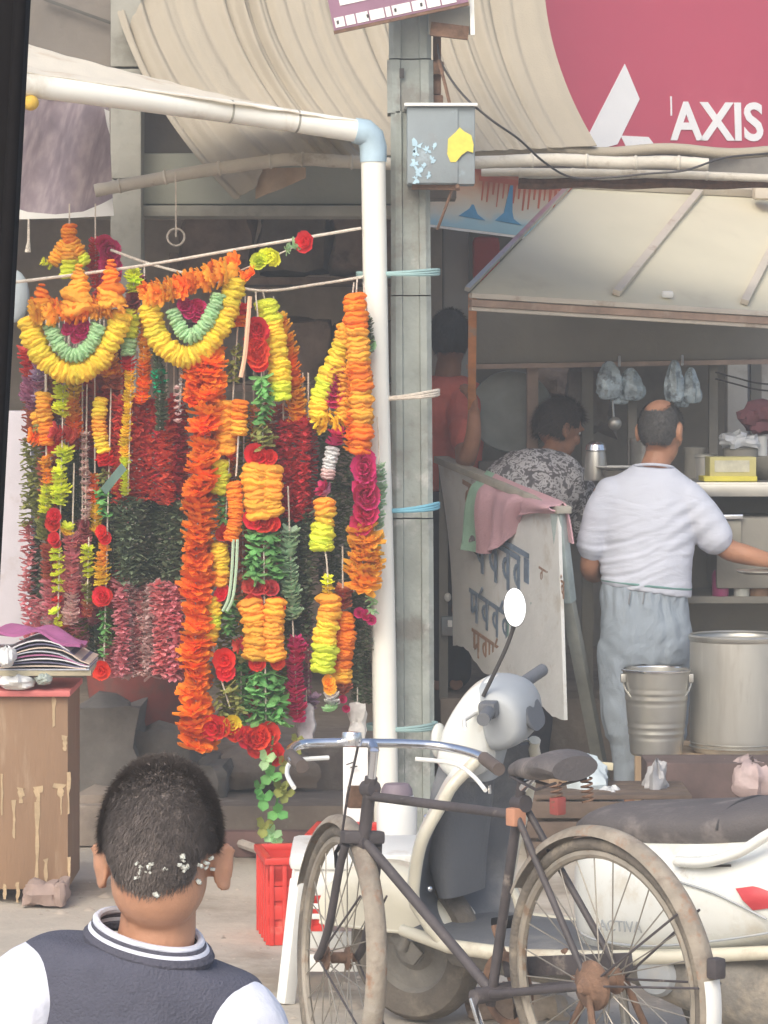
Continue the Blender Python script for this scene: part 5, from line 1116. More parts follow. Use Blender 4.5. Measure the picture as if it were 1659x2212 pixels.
garland('thin dusky pink strand beside the deep magenta strand', 12.88, [(vline(660, 1310, 1500, 668), 'bud', ['mauve', 'pink', 'mauve'], 13, 11), ([(672, 1510), (662, 1545)], 'bud', 'lilac', 18, 12)], [(660, 1120), (668, 1520)])
# --- right cluster next to the white upright
garland('thick orange garland beside the white upright with a magenta section and splayed amber petals', 12.74, [([(768, 640), (770, 720), (778, 800), (782, 900), (778, 980)], 'ruffle', ['orange', 'amber', 'orange', 'amber', 'orange'], 25, 9), ([(760, 800), (762, 970)], 'bud', ['amber', 'orange'], 20, 13), (vline(786, 992, 1140, 790), 'rose', 'magenta', 27, 15), ([(782, 1150), (785, 1220), (782, 1270)], 'petal', 'amber', 40, 12, .3), ([(795, 1170), (798, 1260)], 'petal', 'amber', 30, 20, .3)], [(772, 598), (770, 720), (785, 1270)])
garland('yellow strand looping left with magenta roses inside', 12.78, [([(752, 705), (735, 760), (708, 815), (690, 870), (688, 905)], 'ruffle', ['amber', 'yellow', 'yellow', 'lime', 'yellow'], 22, 8.5), ([(692, 905), (722, 915), (742, 900)], 'petal', 'yellow', 28, 17), ([(738, 800), (742, 900)], 'ruffle', 'amber', 18, 10), ([(728, 815), (722, 845), (714, 880)], 'rose', 'magenta', 23, 14), ([(748, 718), (745, 725)], 'rose', 'maroon', 15, 12)], [(765, 610), (752, 705)])
garland('dark green strand with pale beads on the white upright', 12.80, [([(795, 690), (798, 770)], 'bud', 'dkgreen', 13, 9), ([(797, 745), (798, 750)], 'rose', 'palegreen', 15, 12)], [(785, 610), (795, 690)])
garland('mint strand pinned along the white upright', 12.78, [(vline(818, 1010, 1150, 820), 'bud', 'mint', 17, 13), ([(812, 1165), (808, 1200)], 'bud', 'palegreen', 16, 12), ([(800, 1290), (802, 1320)], 'leaf', 'palegreen', 17, 14), ([(775, 1325), (806, 1340)], 'rose', 'magenta', 14, 15)], [(815, 900), (818, 1010), (805, 1320)])
bunch('dark green leafy bunch behind the yellow loop', 12.95, None, [692, 712, 732, 750], [925, 1090, 1260], 0, 0, ['dkgreen', 'dkgreen'], 15, 9)
bunch('long dark green tail with pale frost next to the white upright', 12.9, None, [764, 776, 788], [1285, 1400, 1515], 0, 0, ['dkgreen', 'dkgreen'], 14, 8.5)
tf = thing('tassel_flower', P(715, 945, 12.76), 'white and peach tassel with magenta cap hanging under the yellow loop', 'tassel')
run(tf, [(728, 940), (722, 962)], 12.76, 'bud', 'magenta', 19, 9); run(tf, [(718, 968), (706, 1035)], 12.76, 'ruffle', ['white', 'white', 'palepink'], 15, 7); run(tf, [(698, 1055), (712, 1066)], 12.76, 'bud', ['magenta', 'mauve'], 18, 12)
garland('amber to lime short strand under the white tassel', 12.76, [(vline(702, 1080, 1130, 700), 'ruffle', ['amber', 'yellow'], 22, 8), ([(698, 1135), (694, 1185)], 'ruffle', 'lime', 25, 8)], [(705, 1066), (694, 1190)])
garland('yellow to lime long strand hanging low beside the orange-red one', 12.74, [([(708, 1250), (706, 1280)], 'petal', ['lime', 'yellow'], 15, 10), (vline(710, 1290, 1390, 704), 'ruffle', ['amber', 'yellow'], 25, 8), ([(702, 1395), (697, 1450)], 'ruffle', 'lime', 27, 8), ([(706, 1475), (712, 1495)], 'rose', 'amber', 18, 13), ([(716, 1510), (716, 1540)], 'bud', ['white', 'palegreen'], 18, 11)], [(702, 1190), (708, 1250), (716, 1540)])
garland('orange-red long strand hanging low next to the yellow to lime one', 12.80, [([(740, 1272), (742, 1320)], 'bud', 'brick', 22, 10), ([(735, 1300), (737, 1306)], 'rose', 'magenta', 13, 12), (vline(742, 1325, 1470, 742), 'ruffle', ['orange', 'orange', 'orange', 'amber'], 21, 8), ([(742, 1478), (742, 1500)], 'bud', 'brick', 20, 10), ([(738, 1512), (760, 1545)], 'rose', 'magenta', 11, 20)], [(740, 1180), (742, 1500)])
# small cellophane packets hanging low by the upright
for u, v, c, lb in ((662, 1565, 'lilac', 'pale cellophane packet hanging beside the deep magenta strand'), (772, 1560, 'white', 'white tasselled packet hanging beside the foot of the white upright')):
    o = rough_box(P(u, v, 12.84), (px(34, 12.84), .03, px(80, 12.84)), u, .008).build('packet', mat('cellophane_' + c, (.50, .48, .52) if c == 'lilac' else (.62, .60, .58), .35, var=.2, scale=12, bump=.4, transl=.2)); tag(o, lb, 'packet')
    mb = MB(); mb.tube([P(u, v - 36, 12.84), P(u, v - 75, 12.86)], .003, 5); mb.build('string', M_rope, o)
mb = MB(); mb.grid(lambda s, t: P(262 - 45 * s + 12 * t, 1000 + 55 * s + 14 * t, 12.72) + V(0, -.01 * math.sin(s * 4), 0), 8, 4, .003)
o = mb.build('ribbon', mat('dark_teal_ribbon', (.10, .17, .14), .6, var=.2)); tag(o, 'dark green ribbon slanting across the left strands', 'ribbon')

# ================================================================ PEOPLE
def displ(me, fn):
    """move every vertex along its normal by fn(position, photo column, photo row)"""
    n = len(me.vertices); co = [0.0] * (3 * n); me.vertices.foreach_get('co', co)
    nr_ = [0.0] * (3 * n); me.vertex_normals.foreach_get('vector', nr_)
    for i in range(n):
        x, y, z = co[3 * i:3 * i + 3]; k = fn(Vector((x, y, z)), U0 + x / y * FD, VH + (CH - z) / y * FD)
        co[3 * i] = x + nr_[3 * i] * k; co[3 * i + 1] = y + nr_[3 * i + 1] * k; co[3 * i + 2] = z + nr_[3 * i + 2] * k
    me.vertices.foreach_set('co', co); me.update()
def setm(me, m): me.materials.append(m); return me
def head_parts(mb, c, s, fwd, up=V(0, 0, 1), ears=True):
    """skull, jaw, nose, brow, ears for a head of height about .23*s; fwd = facing direction"""
    f = Vector(fwd).normalized(); r = f.cross(up).normalized(); u = r.cross(f)
    Rm = Matrix((r, f, u)).transposed()
    def W(x, y, z): return Vector(c) + Rm @ V(x, y, z) * s
    mb.ell(W(0, -.005, .02), .076 * s, .095 * s, .098 * s, Rm, 24, 16)
    mb.ell(W(0, .03, -.045), .060 * s, .062 * s, .072 * s, Rm, 20, 12)
    mb.ell(W(0, .062, -.085), .030 * s, .026 * s, .025 * s, Rm, 14, 8)
    mb.limb([(W(0, .088, .02), .010 * s), (W(0, .104, -.012), .013 * s), (W(0, .098, -.022), .012 * s)], 10, 2)
    for sx in (-1, 1):
        mb.ell(W(sx * .03, .082, .032), .026 * s, .014 * s, .010 * s, Rm, 12, 6)
        mb.ell(W(sx * .036, .066, -.018), .024 * s, .022 * s, .020 * s, Rm, 12, 6)
        if ears:
            mb.ell(W(sx * .080, -.012, .0), .010 * s, .022 * s, .033 * s, Rm @ Matrix.Rotation(sx * .25, 3, 'Z'), 14, 8)
            mb.ell(W(sx * .082, -.006, -.026), .009 * s, .012 * s, .014 * s, Rm, 10, 6)
    mb.ell(W(0, .078, -.052), .024 * s, .014 * s, .006 * s, Rm, 12, 6); mb.ell(W(0, .076, -.064), .021 * s, .014 * s, .007 * s, Rm, 12, 6)
    return Rm, W
def face_details(root, Rm, W, s):
    mw = mat('eye_white', (.72, .69, .66), .3, var=.02); mi = mat('eye_iris', (.03, .018, .012), .2)
    for sx in (-1, 1):
        mb = MB(); mb.ell(W(sx * .031, .076, .014), .0125 * s, .010 * s, .0085 * s, Rm, 12, 8); e = mb.build('eye', mw, root)
        mb = MB(); mb.ell(W(sx * .031, .0845, .014), .0052 * s, .003 * s, .0052 * s, Rm, 10, 6); mb.build('iris', mi, e)
        mb = MB(); mb.limb([(W(sx * .014, .092, .034), .0035 * s), (W(sx * .03, .094, .040), .0042 * s), (W(sx * .046, .084, .035), .0025 * s)], 8, 2); mb.build('eyebrow', M_hair, root)
    mb = MB(); mb.limb([(W(-.022, .086, -.057), .002 * s), (W(0, .093, -.058), .003 * s), (W(.022, .086, -.057), .002 * s)], 8, 2); mb.build('mouth', mat('lip_line', (.22, .085, .07), .5), root)
def hand(mb, wrist, d, nrm, s=1.0, curl=.5, side=1):
    """palm and five bent fingers; d = pointing direction, nrm = back of the hand, side = +1 puts the thumb on +x = d x nrm"""
    d = Vector(d).normalized(); n = Vector(nrm); n = (n - d * n.dot(d)).normalized(); x = d.cross(n) * side
    w_ = Vector(wrist); k = .085 * s
    mb.loft([(w_, x * .024 * s, n * .017 * s), (w_ + d * k * .5, x * .038 * s, n * .015 * s), (w_ + d * k, x * .040 * s, n * .012 * s), (w_ + d * k * 1.08, x * .036 * s, n * .009 * s)], 14, 3)
    for j, (off, ln) in enumerate(((.030, .066), (.010, .074), (-.010, .070), (-.029, .055))):
        b = w_ + d * k * .96 + x * off * s; a = 0; pts = [(b, .0090 * s)]; p = b
        for q, fr in enumerate((.45, .32, .23)):
            a += curl * (.7 + .25 * q); v = d * math.cos(a) - n * math.sin(a); p = p + v * ln * fr * s; pts.append((p, (.0085 - .0008 * q) * s))
        mb.limb(pts, 10, 3)
    b = w_ + d * k * .25 + x * .026 * s; p1 = b + (d * .6 + x * .7 - n * .15).normalized() * .034 * s; p2 = p1 + (d * .85 + x * .15 - n * (.2 + curl * .5)).normalized() * .030 * s; p3 = p2 + (d * .8 - x * .25 - n * (.2 + curl)).normalized() * .022 * s
    mb.limb([(b, .012 * s), (p1, .0105 * s), (p2, .0095 * s), (p3, .008 * s)], 10, 3)
def hair_shell(c, Rm, s, keep, m, root, scl=1.035, thick=.006, tuft=0, tl=.012, seed=1, name='hair', dims=(.076, .095, .098), off=(0, -.005, .02), keep2=None):
    """cap of hair over the skull where keep(x, y, z) (unit-sphere, head frame) holds, plus short tufts"""
    mb = MB(); n, mm = 96, 64; idx = {}; vs_ = []; fs = []
    def pt(d, k=1.0): return Vector(c) + Rm @ (V(off[0], off[1], off[2]) * s + V(d.x * dims[0], d.y * dims[1], d.z * dims[2]) * s * scl * k)
    def D(i, j): th = math.pi * j / mm; a = 2 * math.pi * i / n; return V(math.sin(th) * math.cos(a), math.sin(th) * math.sin(a), math.cos(th))
    ok = lambda d: keep(d.x + .05 * nz(d, 9, seed), d.y, d.z + .05 * nz(d, 11, seed + 2))
    def vid(i, j):
        i %= n
        if (i, j) not in idx: d = D(i, j); idx[(i, j)] = len(vs_); vs_.append(pt(d, 1 + .012 * nz(d, 14, seed) + .018 * nz(d, 5, seed)))
        return idx[(i, j)]
    for j in range(mm):
        for i in range(n):
            if ok(D(i + .5, j + .5)): fs.append([vid(i, j), vid(i, j + 1), vid(i + 1, j + 1), vid(i + 1, j)] if 0 < j < mm - 1 else ([vid(i, j), vid(i, j + 1), vid(i + 1, j + 1)] if j == 0 else [vid(i, j), vid(i, j + 1), vid(i + 1, j)]))
    mb.add(vs_, fs); rr = random.Random(seed); k = 0
    while k < tuft:
        z = rr.uniform(-1, 1); a = rr.uniform(0, 6.283); q = math.sqrt(1 - z * z); d = V(q * math.cos(a), q * math.sin(a), z)
        if not (keep2(d.x, d.y, d.z) if keep2 else ok(d)): k += .2; continue
        k += 1
        p = pt(d); nrm = (Rm @ d).normalized(); flow = (Rm @ V(.25 * d.y, -.6, -.9)).normalized(); t = (flow - nrm * flow.dot(nrm)); t = t.normalized() if t.length > 1e-4 else nrm.orthogonal()
        tip = p + (t * .8 + nrm * (.35 + .3 * rr.random()) + Vector((rr.uniform(-1, 1), rr.uniform(-1, 1), rr.uniform(-1, 1))) * .35).normalized() * tl * rr.uniform(.6, 1.25)
        sd_ = nrm.cross(t).normalized() * .0011 * s
        b = p - nrm * .002; mb.add([b - sd_, b + sd_, tip], [[0, 1, 2]])
    return mb.build(name, m, root, True, 70)
def sleeve_mesh(mb, pr, n=18): mb.limb(pr, n)

# ---------------------------------------------------------------- man in the white tee, seen from behind
def man_white():
    Y = 14.5; S = px(1, Y)
    root = thing('person', P(1395, 1745, Y), 'balding man in a white tee and grey rolled trousers standing at the stall', 'person')
    def q(u, v, dy=0.0): return P(u, v, Y) + V(0, dy, 0)
    body = MB()
    hc = q(1428, 934, .03); Rm, W = head_parts(body, hc, 1.16, V(.42, .86, -.30))
    body.limb([(q(1424, 985, .03), .058), (q(1412, 1020, .01), .062), (q(1408, 1050, 0), .07)], 16)
    body.loft([(q(1405, 1060), V(.16, 0, 0), V(0, .08, 0)), (q(1400, 1180), V(.16, 0, 0), V(0, .10, 0)), (q(1398, 1290), V(.15, 0, 0), V(0, .1, 0))], 18)
    # left arm hangs, forearm forward
    body.limb([(q(1305, 1070), .05), (q(1285, 1150, .0), .045), (q(1276, 1205, .01), .042), (q(1275, 1232, .04), .040), (q(1290, 1245, .14), .036), (q(1310, 1240, .23), .028)], 14)
    hand(body, q(1310, 1240, .23), V(.5, .85, .1), V(-.5, .2, .8), 1.0, .55, 1)
    # right arm out to the right, holding the plate
    body.limb([(q(1500, 1080), .052), (q(1535, 1150, .02), .048), (q(1572, 1186, .02), .046), (q(1610, 1198, .01), .043), (q(1640, 1205, -.03), .036), (q(1672, 1212, -.09), .027)], 14)
    hand(body, q(1672, 1212, -.09), V(.75, -.55, -.3), V(.1, -.3, .9), 1.0, .5, -1)
    # legs and feet
    for (u0, u1, u2, dy) in ((1350, 1350, 1362, .0), (1440, 1438, 1436, .08)):
        body.limb([(q(u0, 1400, dy), .075), (q(u1, 1540, dy), .055), (q(u2, 1640, dy), .052), (q(u2, 1705, dy), .040), (q(u2, 1728, dy), .042)], 14)
        f0 = q(u2, 1736, dy)
        body.loft([(f0 + V(-.002, -.05, .012), V(.028, 0, 0), V(0, 0, .026)), (f0 + V(0, .02, .02), V(.034, 0, 0), V(0, 0, .036)), (f0 + V(.0, .1, .008), V(.042, 0, 0), V(0, 0, .022)), (f0 + V(0, .17, .0), V(.038, 0, 0), V(0, 0, .014))], 14)
        for j in range(5): body.limb([(f0 + V(-.03 + .015 * j, .165, 0), .009), (f0 + V(-.032 + .016 * j, .195 - .006 * j, -.004), .008)], 8, 2)
        sd_ = MB(); sd_.loft([(f0 + V(0, -.07, -.026), V(.034, 0, 0), V(0, 0, .010)), (f0 + V(0, .02, -.026), V(.04, 0, 0), V(0, 0, .010)), (f0 + V(0, .14, -.026), V(.05, 0, 0), V(0, 0, .009)), (f0 + V(0, .21, -.024), V(.035, 0, 0), V(0, 0, .008))], 16)
        s_ = sd_.build('sandal', mat('sandal_brown', (.13, .05, .035), .7, var=.2), root)
        st_ = MB(); st_.tube([f0 + V(-.05, .08, -.02), f0 + V(-.035, .085, .025), f0 + V(0, .09, .036), f0 + V(.035, .085, .025), f0 + V(.05, .08, -.02)], .009, 8); st_.build('strap', mat('sandal_brown', (0, 0, 0)), s_)
    link('body', setm(fuse(body, .0065, 3), M_skin), root)
    face_details(root, Rm, W, 1.16)
    # hair: ring of greying hair round a bald crown
    def bald(x, y, z, sh=0.0): return (x / .62) ** 2 + ((y + .42) / .60) ** 2 < (1 - sh) ** 2 and z > .35 or (y > .0 and z > .55 + sh)
    hair_shell(hc, Rm, 1.16, lambda x, y, z: (not bald(x, y, z)) and z > (-.78 if y < -.2 else (-.05 if y < .35 else .3)) and y < .45 , M_hairgrey, root, 1.02, tuft=6000, tl=.011, seed=3, keep2=lambda x, y, z: not bald(x, y, z, .05 + .22 * abs(nz((x * 9, y * 9, z * 9), 1))) and z > (-.84 if y < -.2 else -.05) and y < .4)
    # tee shirt
    sh = MB()
    sh.loft([(q(1412, 1006, .0), V(.085, 0, -.005), V(0, .068, .01)), (q(1411, 1018), V(.115, 0, -.005), V(0, .082, .01)), (q(1408, 1036), V(.165, 0, -.006), V(0, .098, 0)), (q(1404, 1070), V(.212, 0, -.005), V(0, .115, 0)), (q(1402, 1120), V(.210, 0, 0), V(0, .130, 0)),
             (q(1399, 1180), V(.196, 0, 0), V(0, .135, 0)), (q(1396, 1230), V(.190, 0, -.01), V(0, .138, 0)), (q(1396, 1262), V(.190, 0, -.025), V(0, .138, 0)), (q(1397, 1277), V(.188, 0, -.03), V(0, .136, 0))], 36, 5)
    sh.limb([(q(1325, 1072), .085), (q(1302, 1110), .080), (q(1288, 1150), .072), (q(1280, 1176), .070)], 22)
    sh.limb([(q(1478, 1082), .092), (q(1512, 1116), .088), (q(1536, 1148, .01), .080), (q(1545, 1160, .01), .078)], 22)
    me = fuse(sh, .008, 4)
    # folds: gathered across the waist and diagonal under the right arm
    def fold(p, u, vv):
        k = .004 * nz((u * .03, vv * .02, 9), 1)
        if 1100 < vv < 1275 and u < 1500:
            a = min(1, (vv - 1100) / 70) * (.6 + .4 * math.sin(u * .02))
            ph = (vv + 18 * math.sin(u * .018) + 14 * nz((u * .012, vv * .01, 0), 1)) * .27
            k += .0036 * a * (math.sin(ph) * .7 + .5 * math.sin(ph * 1.7 + u * .01) + .6 * nz((u * .01, vv * .06, 3), 1))
        if u > 1410 and 1080 < vv < 1200:
            d = (u - 1490) * .55 + (vv - 1150) * .8; k += .0028 * math.sin(d * .22 + 2 * nz((u * .01, vv * .01, 7), 1)) * math.exp(-((u - 1480) ** 2) / 3200)
        return k
    displ(me, fold)
    link('tee_shirt', setm(me, M_tee), root)
    col = MB(); cpts = [q(1412, 1010) + V(.082 * math.cos(a), .064 * math.sin(a), -.004 * math.cos(a) - .015 * math.sin(a)) for a in [2 * math.pi * k / 28 for k in range(29)]]; col.tube(cpts, .006, 8); col.build('collar', M_tee, root)
    tr = MB()
    tr.loft([(q(1396, 1258), V(.178, 0, -.02), V(0, .125, 0)), (q(1394, 1290), V(.184, 0, -.02), V(0, .13, 0)), (q(1393, 1345), V(.19, 0, 0), V(0, .14, 0)), (q(1393, 1400), V(.19, 0, 0), V(0, .135, 0)), (q(1393, 1435), V(.175, 0, 0), V(0, .12, 0))], 30)
    tr.limb([(q(1342, 1400), .100), (q(1338, 1470), .093), (q(1342, 1540), .084), (q(1350, 1590), .080), (q(1356, 1618), .078)], 20)
    tr.limb([(q(1446, 1400, .04), .100), (q(1450, 1470, .06), .093), (q(1446, 1550, .08), .084), (q(1438, 1620, .08), .080)], 20)
    for (u, v, dy) in ((1358, 1640, 0), (1436, 1645, .08)):
        for k in range(4): tr.limb([(q(u - 2, v - 24 + k * 16, dy), .072 - .003 * k), (q(u + 1, v - 12 + k * 16, dy), .076 - .003 * k)], 18, 2)
    me = fuse(tr, .009, 4)
    displ(me, lambda p, u, vv: (.012 * nz((u * .022, vv * .012, 4), 1) + .006 * nz((u * .05, vv * .03, 14), 1)) + (.008 * nz((u * .02, vv * .05, 8), 1) if vv > 1560 else 0) + .004 * math.sin(u * .35) * max(0, 1 - abs(vv - 1285) / 40))
    link('trousers', setm(me, M_trous), root)
    wb = MB(); wb.tube([q(1396, 1262) + V(.186 * math.cos(a), .134 * math.sin(a), -.02 * math.cos(a)) for a in [2 * math.pi * k / 36 for k in range(37)]], .006, 8); wb.build('waistband', mat('green_waistband', (.14, .27, .26), .9, var=.1), root)
    for u in (1357, 1387): b = MB(); b.tube([q(u, 1275, -.128), q(u - 4, 1300, -.137)], .004, 6); b.build('belt_loop', mat('grey_loop', (.22, .23, .25), .9), root)
man_white()

# ---------------------------------------------------------------- man bending over in the patterned shirt
def pattern_mat():
    m = bpy.data.materials.new('patterned_shirt'); m.use_nodes = True; t = m.node_tree; N = t.nodes; L = t.links; b = N['Principled BSDF']; b.inputs['Roughness'].default_value = .9
    tc = N.new('ShaderNodeTexCoord'); vo = N.new('ShaderNodeTexVoronoi'); vo.inputs['Scale'].default_value = 34; vo.feature = 'F1'
    nn = N.new('ShaderNodeTexNoise'); nn.inputs['Scale'].default_value = 20; mx = N.new('ShaderNodeMix'); mx.data_type = 'RGBA'; mx.blend_type = 'LINEAR_LIGHT'; mx.inputs['Factor'].default_value = .06
    L.new(tc.outputs['Object'], nn.inputs['Vector']); L.new(tc.outputs['Object'], mx.inputs['A']); L.new(nn.outputs['Color'], mx.inputs['B']); L.new(mx.outputs['Result'], vo.inputs['Vector'])
    r = N.new('ShaderNodeValToRGB'); e = r.color_ramp.elements; e[0].position = .18; e[0].color = (.14, .13, .145, 1); e[1].position = .75; e[1].color = (.13, .12, .13, 1)
    for p_, c_ in ((.30, (.50, .48, .49, 1)), (.48, (.62, .60, .61, 1)), (.58, (.18, .17, .18, 1))): q = e.new(p_); q.color = c_
    L.new(vo.outputs['Distance'], r.inputs[0]); L.new(r.outputs[0], b.inputs['Base Color']); return m
def man_pattern():
    Y = 15.15; root = thing('person', V(P(1120, 0, Y).x, Y, .0), 'person in a grey patterned shirt bending over behind the painted board', 'person')
    def q(u, v, dy=0.0): return P(u, v, Y) + V(0, dy, 0)
    body = MB(); hc = q(1212, 930, .25); Rm, W = head_parts(body, hc, 1.1, V(.80, .45, -.35))
    body.limb([(q(1200, 985, .2), .06), (q(1180, 1020, .15), .07)], 14)
    body.loft([(q(1090, 1130, -.02), V(.12, 0, 0), V(0, .10, 0)), (q(1130, 1070, .02), V(.14, 0, 0), V(0, .1, 0)), (q(1175, 1030, .1), V(.14, 0, 0), V(0, .09, 0))], 16)
    body.limb([(q(1260, 1060, .1), .05), (q(1275, 1150, .2), .043), (q(1300, 1160, .38), .036), (q(1320, 1120, .48), .027)], 12)
    hand(body, q(1320, 1120, .48), V(.3, .9, .2), V(0, -.1, 1), 1, .5, 1)
    body.limb([(q(1110, 1060, .2), .05), (q(1140, 1150, .3), .043), (q(1190, 1170, .42), .036), (q(1220, 1130, .5), .027)], 12)
    hand(body, q(1220, 1130, .5), V(.3, .9, .2), V(0, -.1, 1), 1, .5, -1)
    fe = []
    for u, dy in ((1085, -.05), (1150, .05)):
        a = q(u, 1160, dy); k = V(a.x + .03, a.y + .08, .48); z = V(a.x, a.y + .0, .08); body.limb([(a, .07), (k, .055), (z, .04)], 12); fe.append(z)
        f0 = V(z.x, z.y, .035); body.loft([(f0 + V(0, -.06, .0), V(.03, 0, 0), V(0, 0, .03)), (f0 + V(0, .05, .0), V(.04, 0, 0), V(0, 0, .03)), (f0 + V(0, .16, -.008), V(.04, 0, 0), V(0, 0, .016))], 12)
    link('body', setm(fuse(body, .008, 3), M_skin), root); face_details(root, Rm, W, 1.1)
    hair_shell(hc, Rm, 1.1, lambda x, y, z: z > (-.6 if y < .05 else (.0 if y < .45 else .42)), mat('brown_black_hair', (.055, .038, .030), .6, var=.4, scale=50, bump=.6, bscale=200), root, 1.14, tuft=3500, tl=.035, seed=5)
    sh = MB()
    sh.loft([(q(1075, 1150, -.05), V(.16, 0, .05), V(0, .15, 0)), (q(1090, 1075, -.02), V(.165, 0, .06), V(0, .16, .02)), (q(1130, 1035, .05), V(.17, 0, .04), V(0, .16, .03)), (q(1180, 1020, .12), V(.18, 0, 0), V(0, .13, .05)), (q(1215, 1020, .18), V(.13, 0, -.05), V(0, .09, .05))], 30)
    sh.ell(q(1155, 1056, .02), .240, .17, .182)
    sh.limb([(q(1238, 1065, .06), .095), (q(1262, 1105, .08), .085), (q(1268, 1150, .14), .07)], 18)
    sh.limb([(q(1110, 1045, .15), .08), (q(1120, 1100, .25), .075), (q(1140, 1140, .3), .07)], 18)
    me = fuse(sh, .009, 5)
    displ(me, lambda p, u, vv: (.012 * nz(p, 9, 2) + .006 * nz(p, 20, 5)))
    link('patterned_shirt', setm(me, pattern_mat()), root)
    tr = MB(); tr.ell(q(1085, 1150, -.05), .17, .16, .13)
    for z, (u, dy) in zip(fe, ((1085, -.05), (1150, .05))): a = q(u, 1160, dy); tr.limb([(a, .10), (V(a.x + .03, a.y + .08, .48), .08), (V(z.x, z.y, .12), .07)], 16)
    link('trousers', setm(fuse(tr, .011, 4), mat('dark_trousers', (.06, .06, .075), .9, var=.2)), root)
man_pattern()

# ---------------------------------------------------------------- person in red gripping the orange post
def man_red():
    Y = 15.75; root = thing('person', V(P(975, 0, Y).x, Y, .38), 'dark-haired person in a red shirt gripping the orange corner post', 'person')
    def q(u, v, dy=0.0): return P(u, v, Y) + V(0, dy, 0)
    body = MB(); hc = q(972, 735); Rm, W = head_parts(body, hc, 1.08, V(.05, .98, -.1))
    body.limb([(q(970, 785), .058), (q(966, 820), .062)], 14)
    body.loft([(q(962, 850), V(.13, 0, 0), V(0, .08, 0)), (q(962, 980), V(.13, 0, 0), V(0, .09, 0)), (q(962, 1080), V(.13, 0, 0), V(0, .09, 0))], 16)
    # far arm raised so the hand closes on the post in front
    w0 = P(1024, 890, 15.06)
    body.limb([(q(1003, 850, 0), .048), (P(1004, 975, 15.4), .044), (P(1008, 990, 15.2), .042), (P(1022, 945, 15.1), .036), (w0, .027)], 14)
    hand(body, w0, V(-.05, -.45, 1), V(.9, .2, .1), 1.05, .75, 1)
    body.limb([(q(920, 850), .048), (q(912, 940, .05), .043), (q(925, 1000, .18), .036), (q(940, 1010, .28), .027)], 14); hand(body, q(940, 1010, .28), V(.2, .9, 0), V(0, 0, 1), 1, .5, -1)
    for u in (945, 985):
        a = q(u, 1080); body.limb([(a, .07), (V(a.x, a.y + .02, .82), .055), (V(a.x, a.y, .45), .04)], 12); f0 = V(a.x, a.y, .415)
        body.loft([(f0 + V(0, -.06, 0), V(.03, 0, 0), V(0, 0, .03)), (f0 + V(0, .05, 0), V(.04, 0, 0), V(0, 0, .03)), (f0 + V(0, .16, -.008), V(.04, 0, 0), V(0, 0, .016))], 12)
    link('body', setm(fuse(body, .0075, 3), M_skin), root); face_details(root, Rm, W, 1.08)
    hair_shell(hc, Rm, 1.08, lambda x, y, z: z > (-.72 if y < .05 else (.0 if y < .45 else .42)), M_hair, root, 1.12, tuft=3000, tl=.022, seed=6)
    sh = MB(); sh.loft([(q(967, 812), V(.08, 0, 0), V(0, .07, 0)), (q(965, 835), V(.17, 0, 0), V(0, .10, 0)), (q(963, 880), V(.19, 0, 0), V(0, .12, 0)), (q(962, 980), V(.17, 0, 0), V(0, .12, 0)), (q(962, 1060), V(.18, 0, 0), V(0, .13, 0))], 28)
    sh.limb([(q(1000, 850), .08), (P(1002, 900, 15.6), .075), (P(1003, 950, 15.45), .066)], 18); sh.limb([(q(925, 850), .075), (q(915, 920, .03), .065)], 18)
    me = fuse(sh, .009, 4)
    displ(me, lambda p, u, vv: (.006 * nz(p, 12, 2)))
    link('red_shirt', setm(me, M_redshirt), root)
    tr = MB(); tr.ell(q(963, 1090), .16, .13, .12)
    for u in (945, 985): a = q(u, 1080); tr.limb([(a, .10), (V(a.x, a.y + .02, .82), .08), (V(a.x, a.y, .46), .07)], 16)
    link('trousers', setm(fuse(tr, .011, 4), mat('dark_trousers', (0, 0, 0))), root)
man_red()

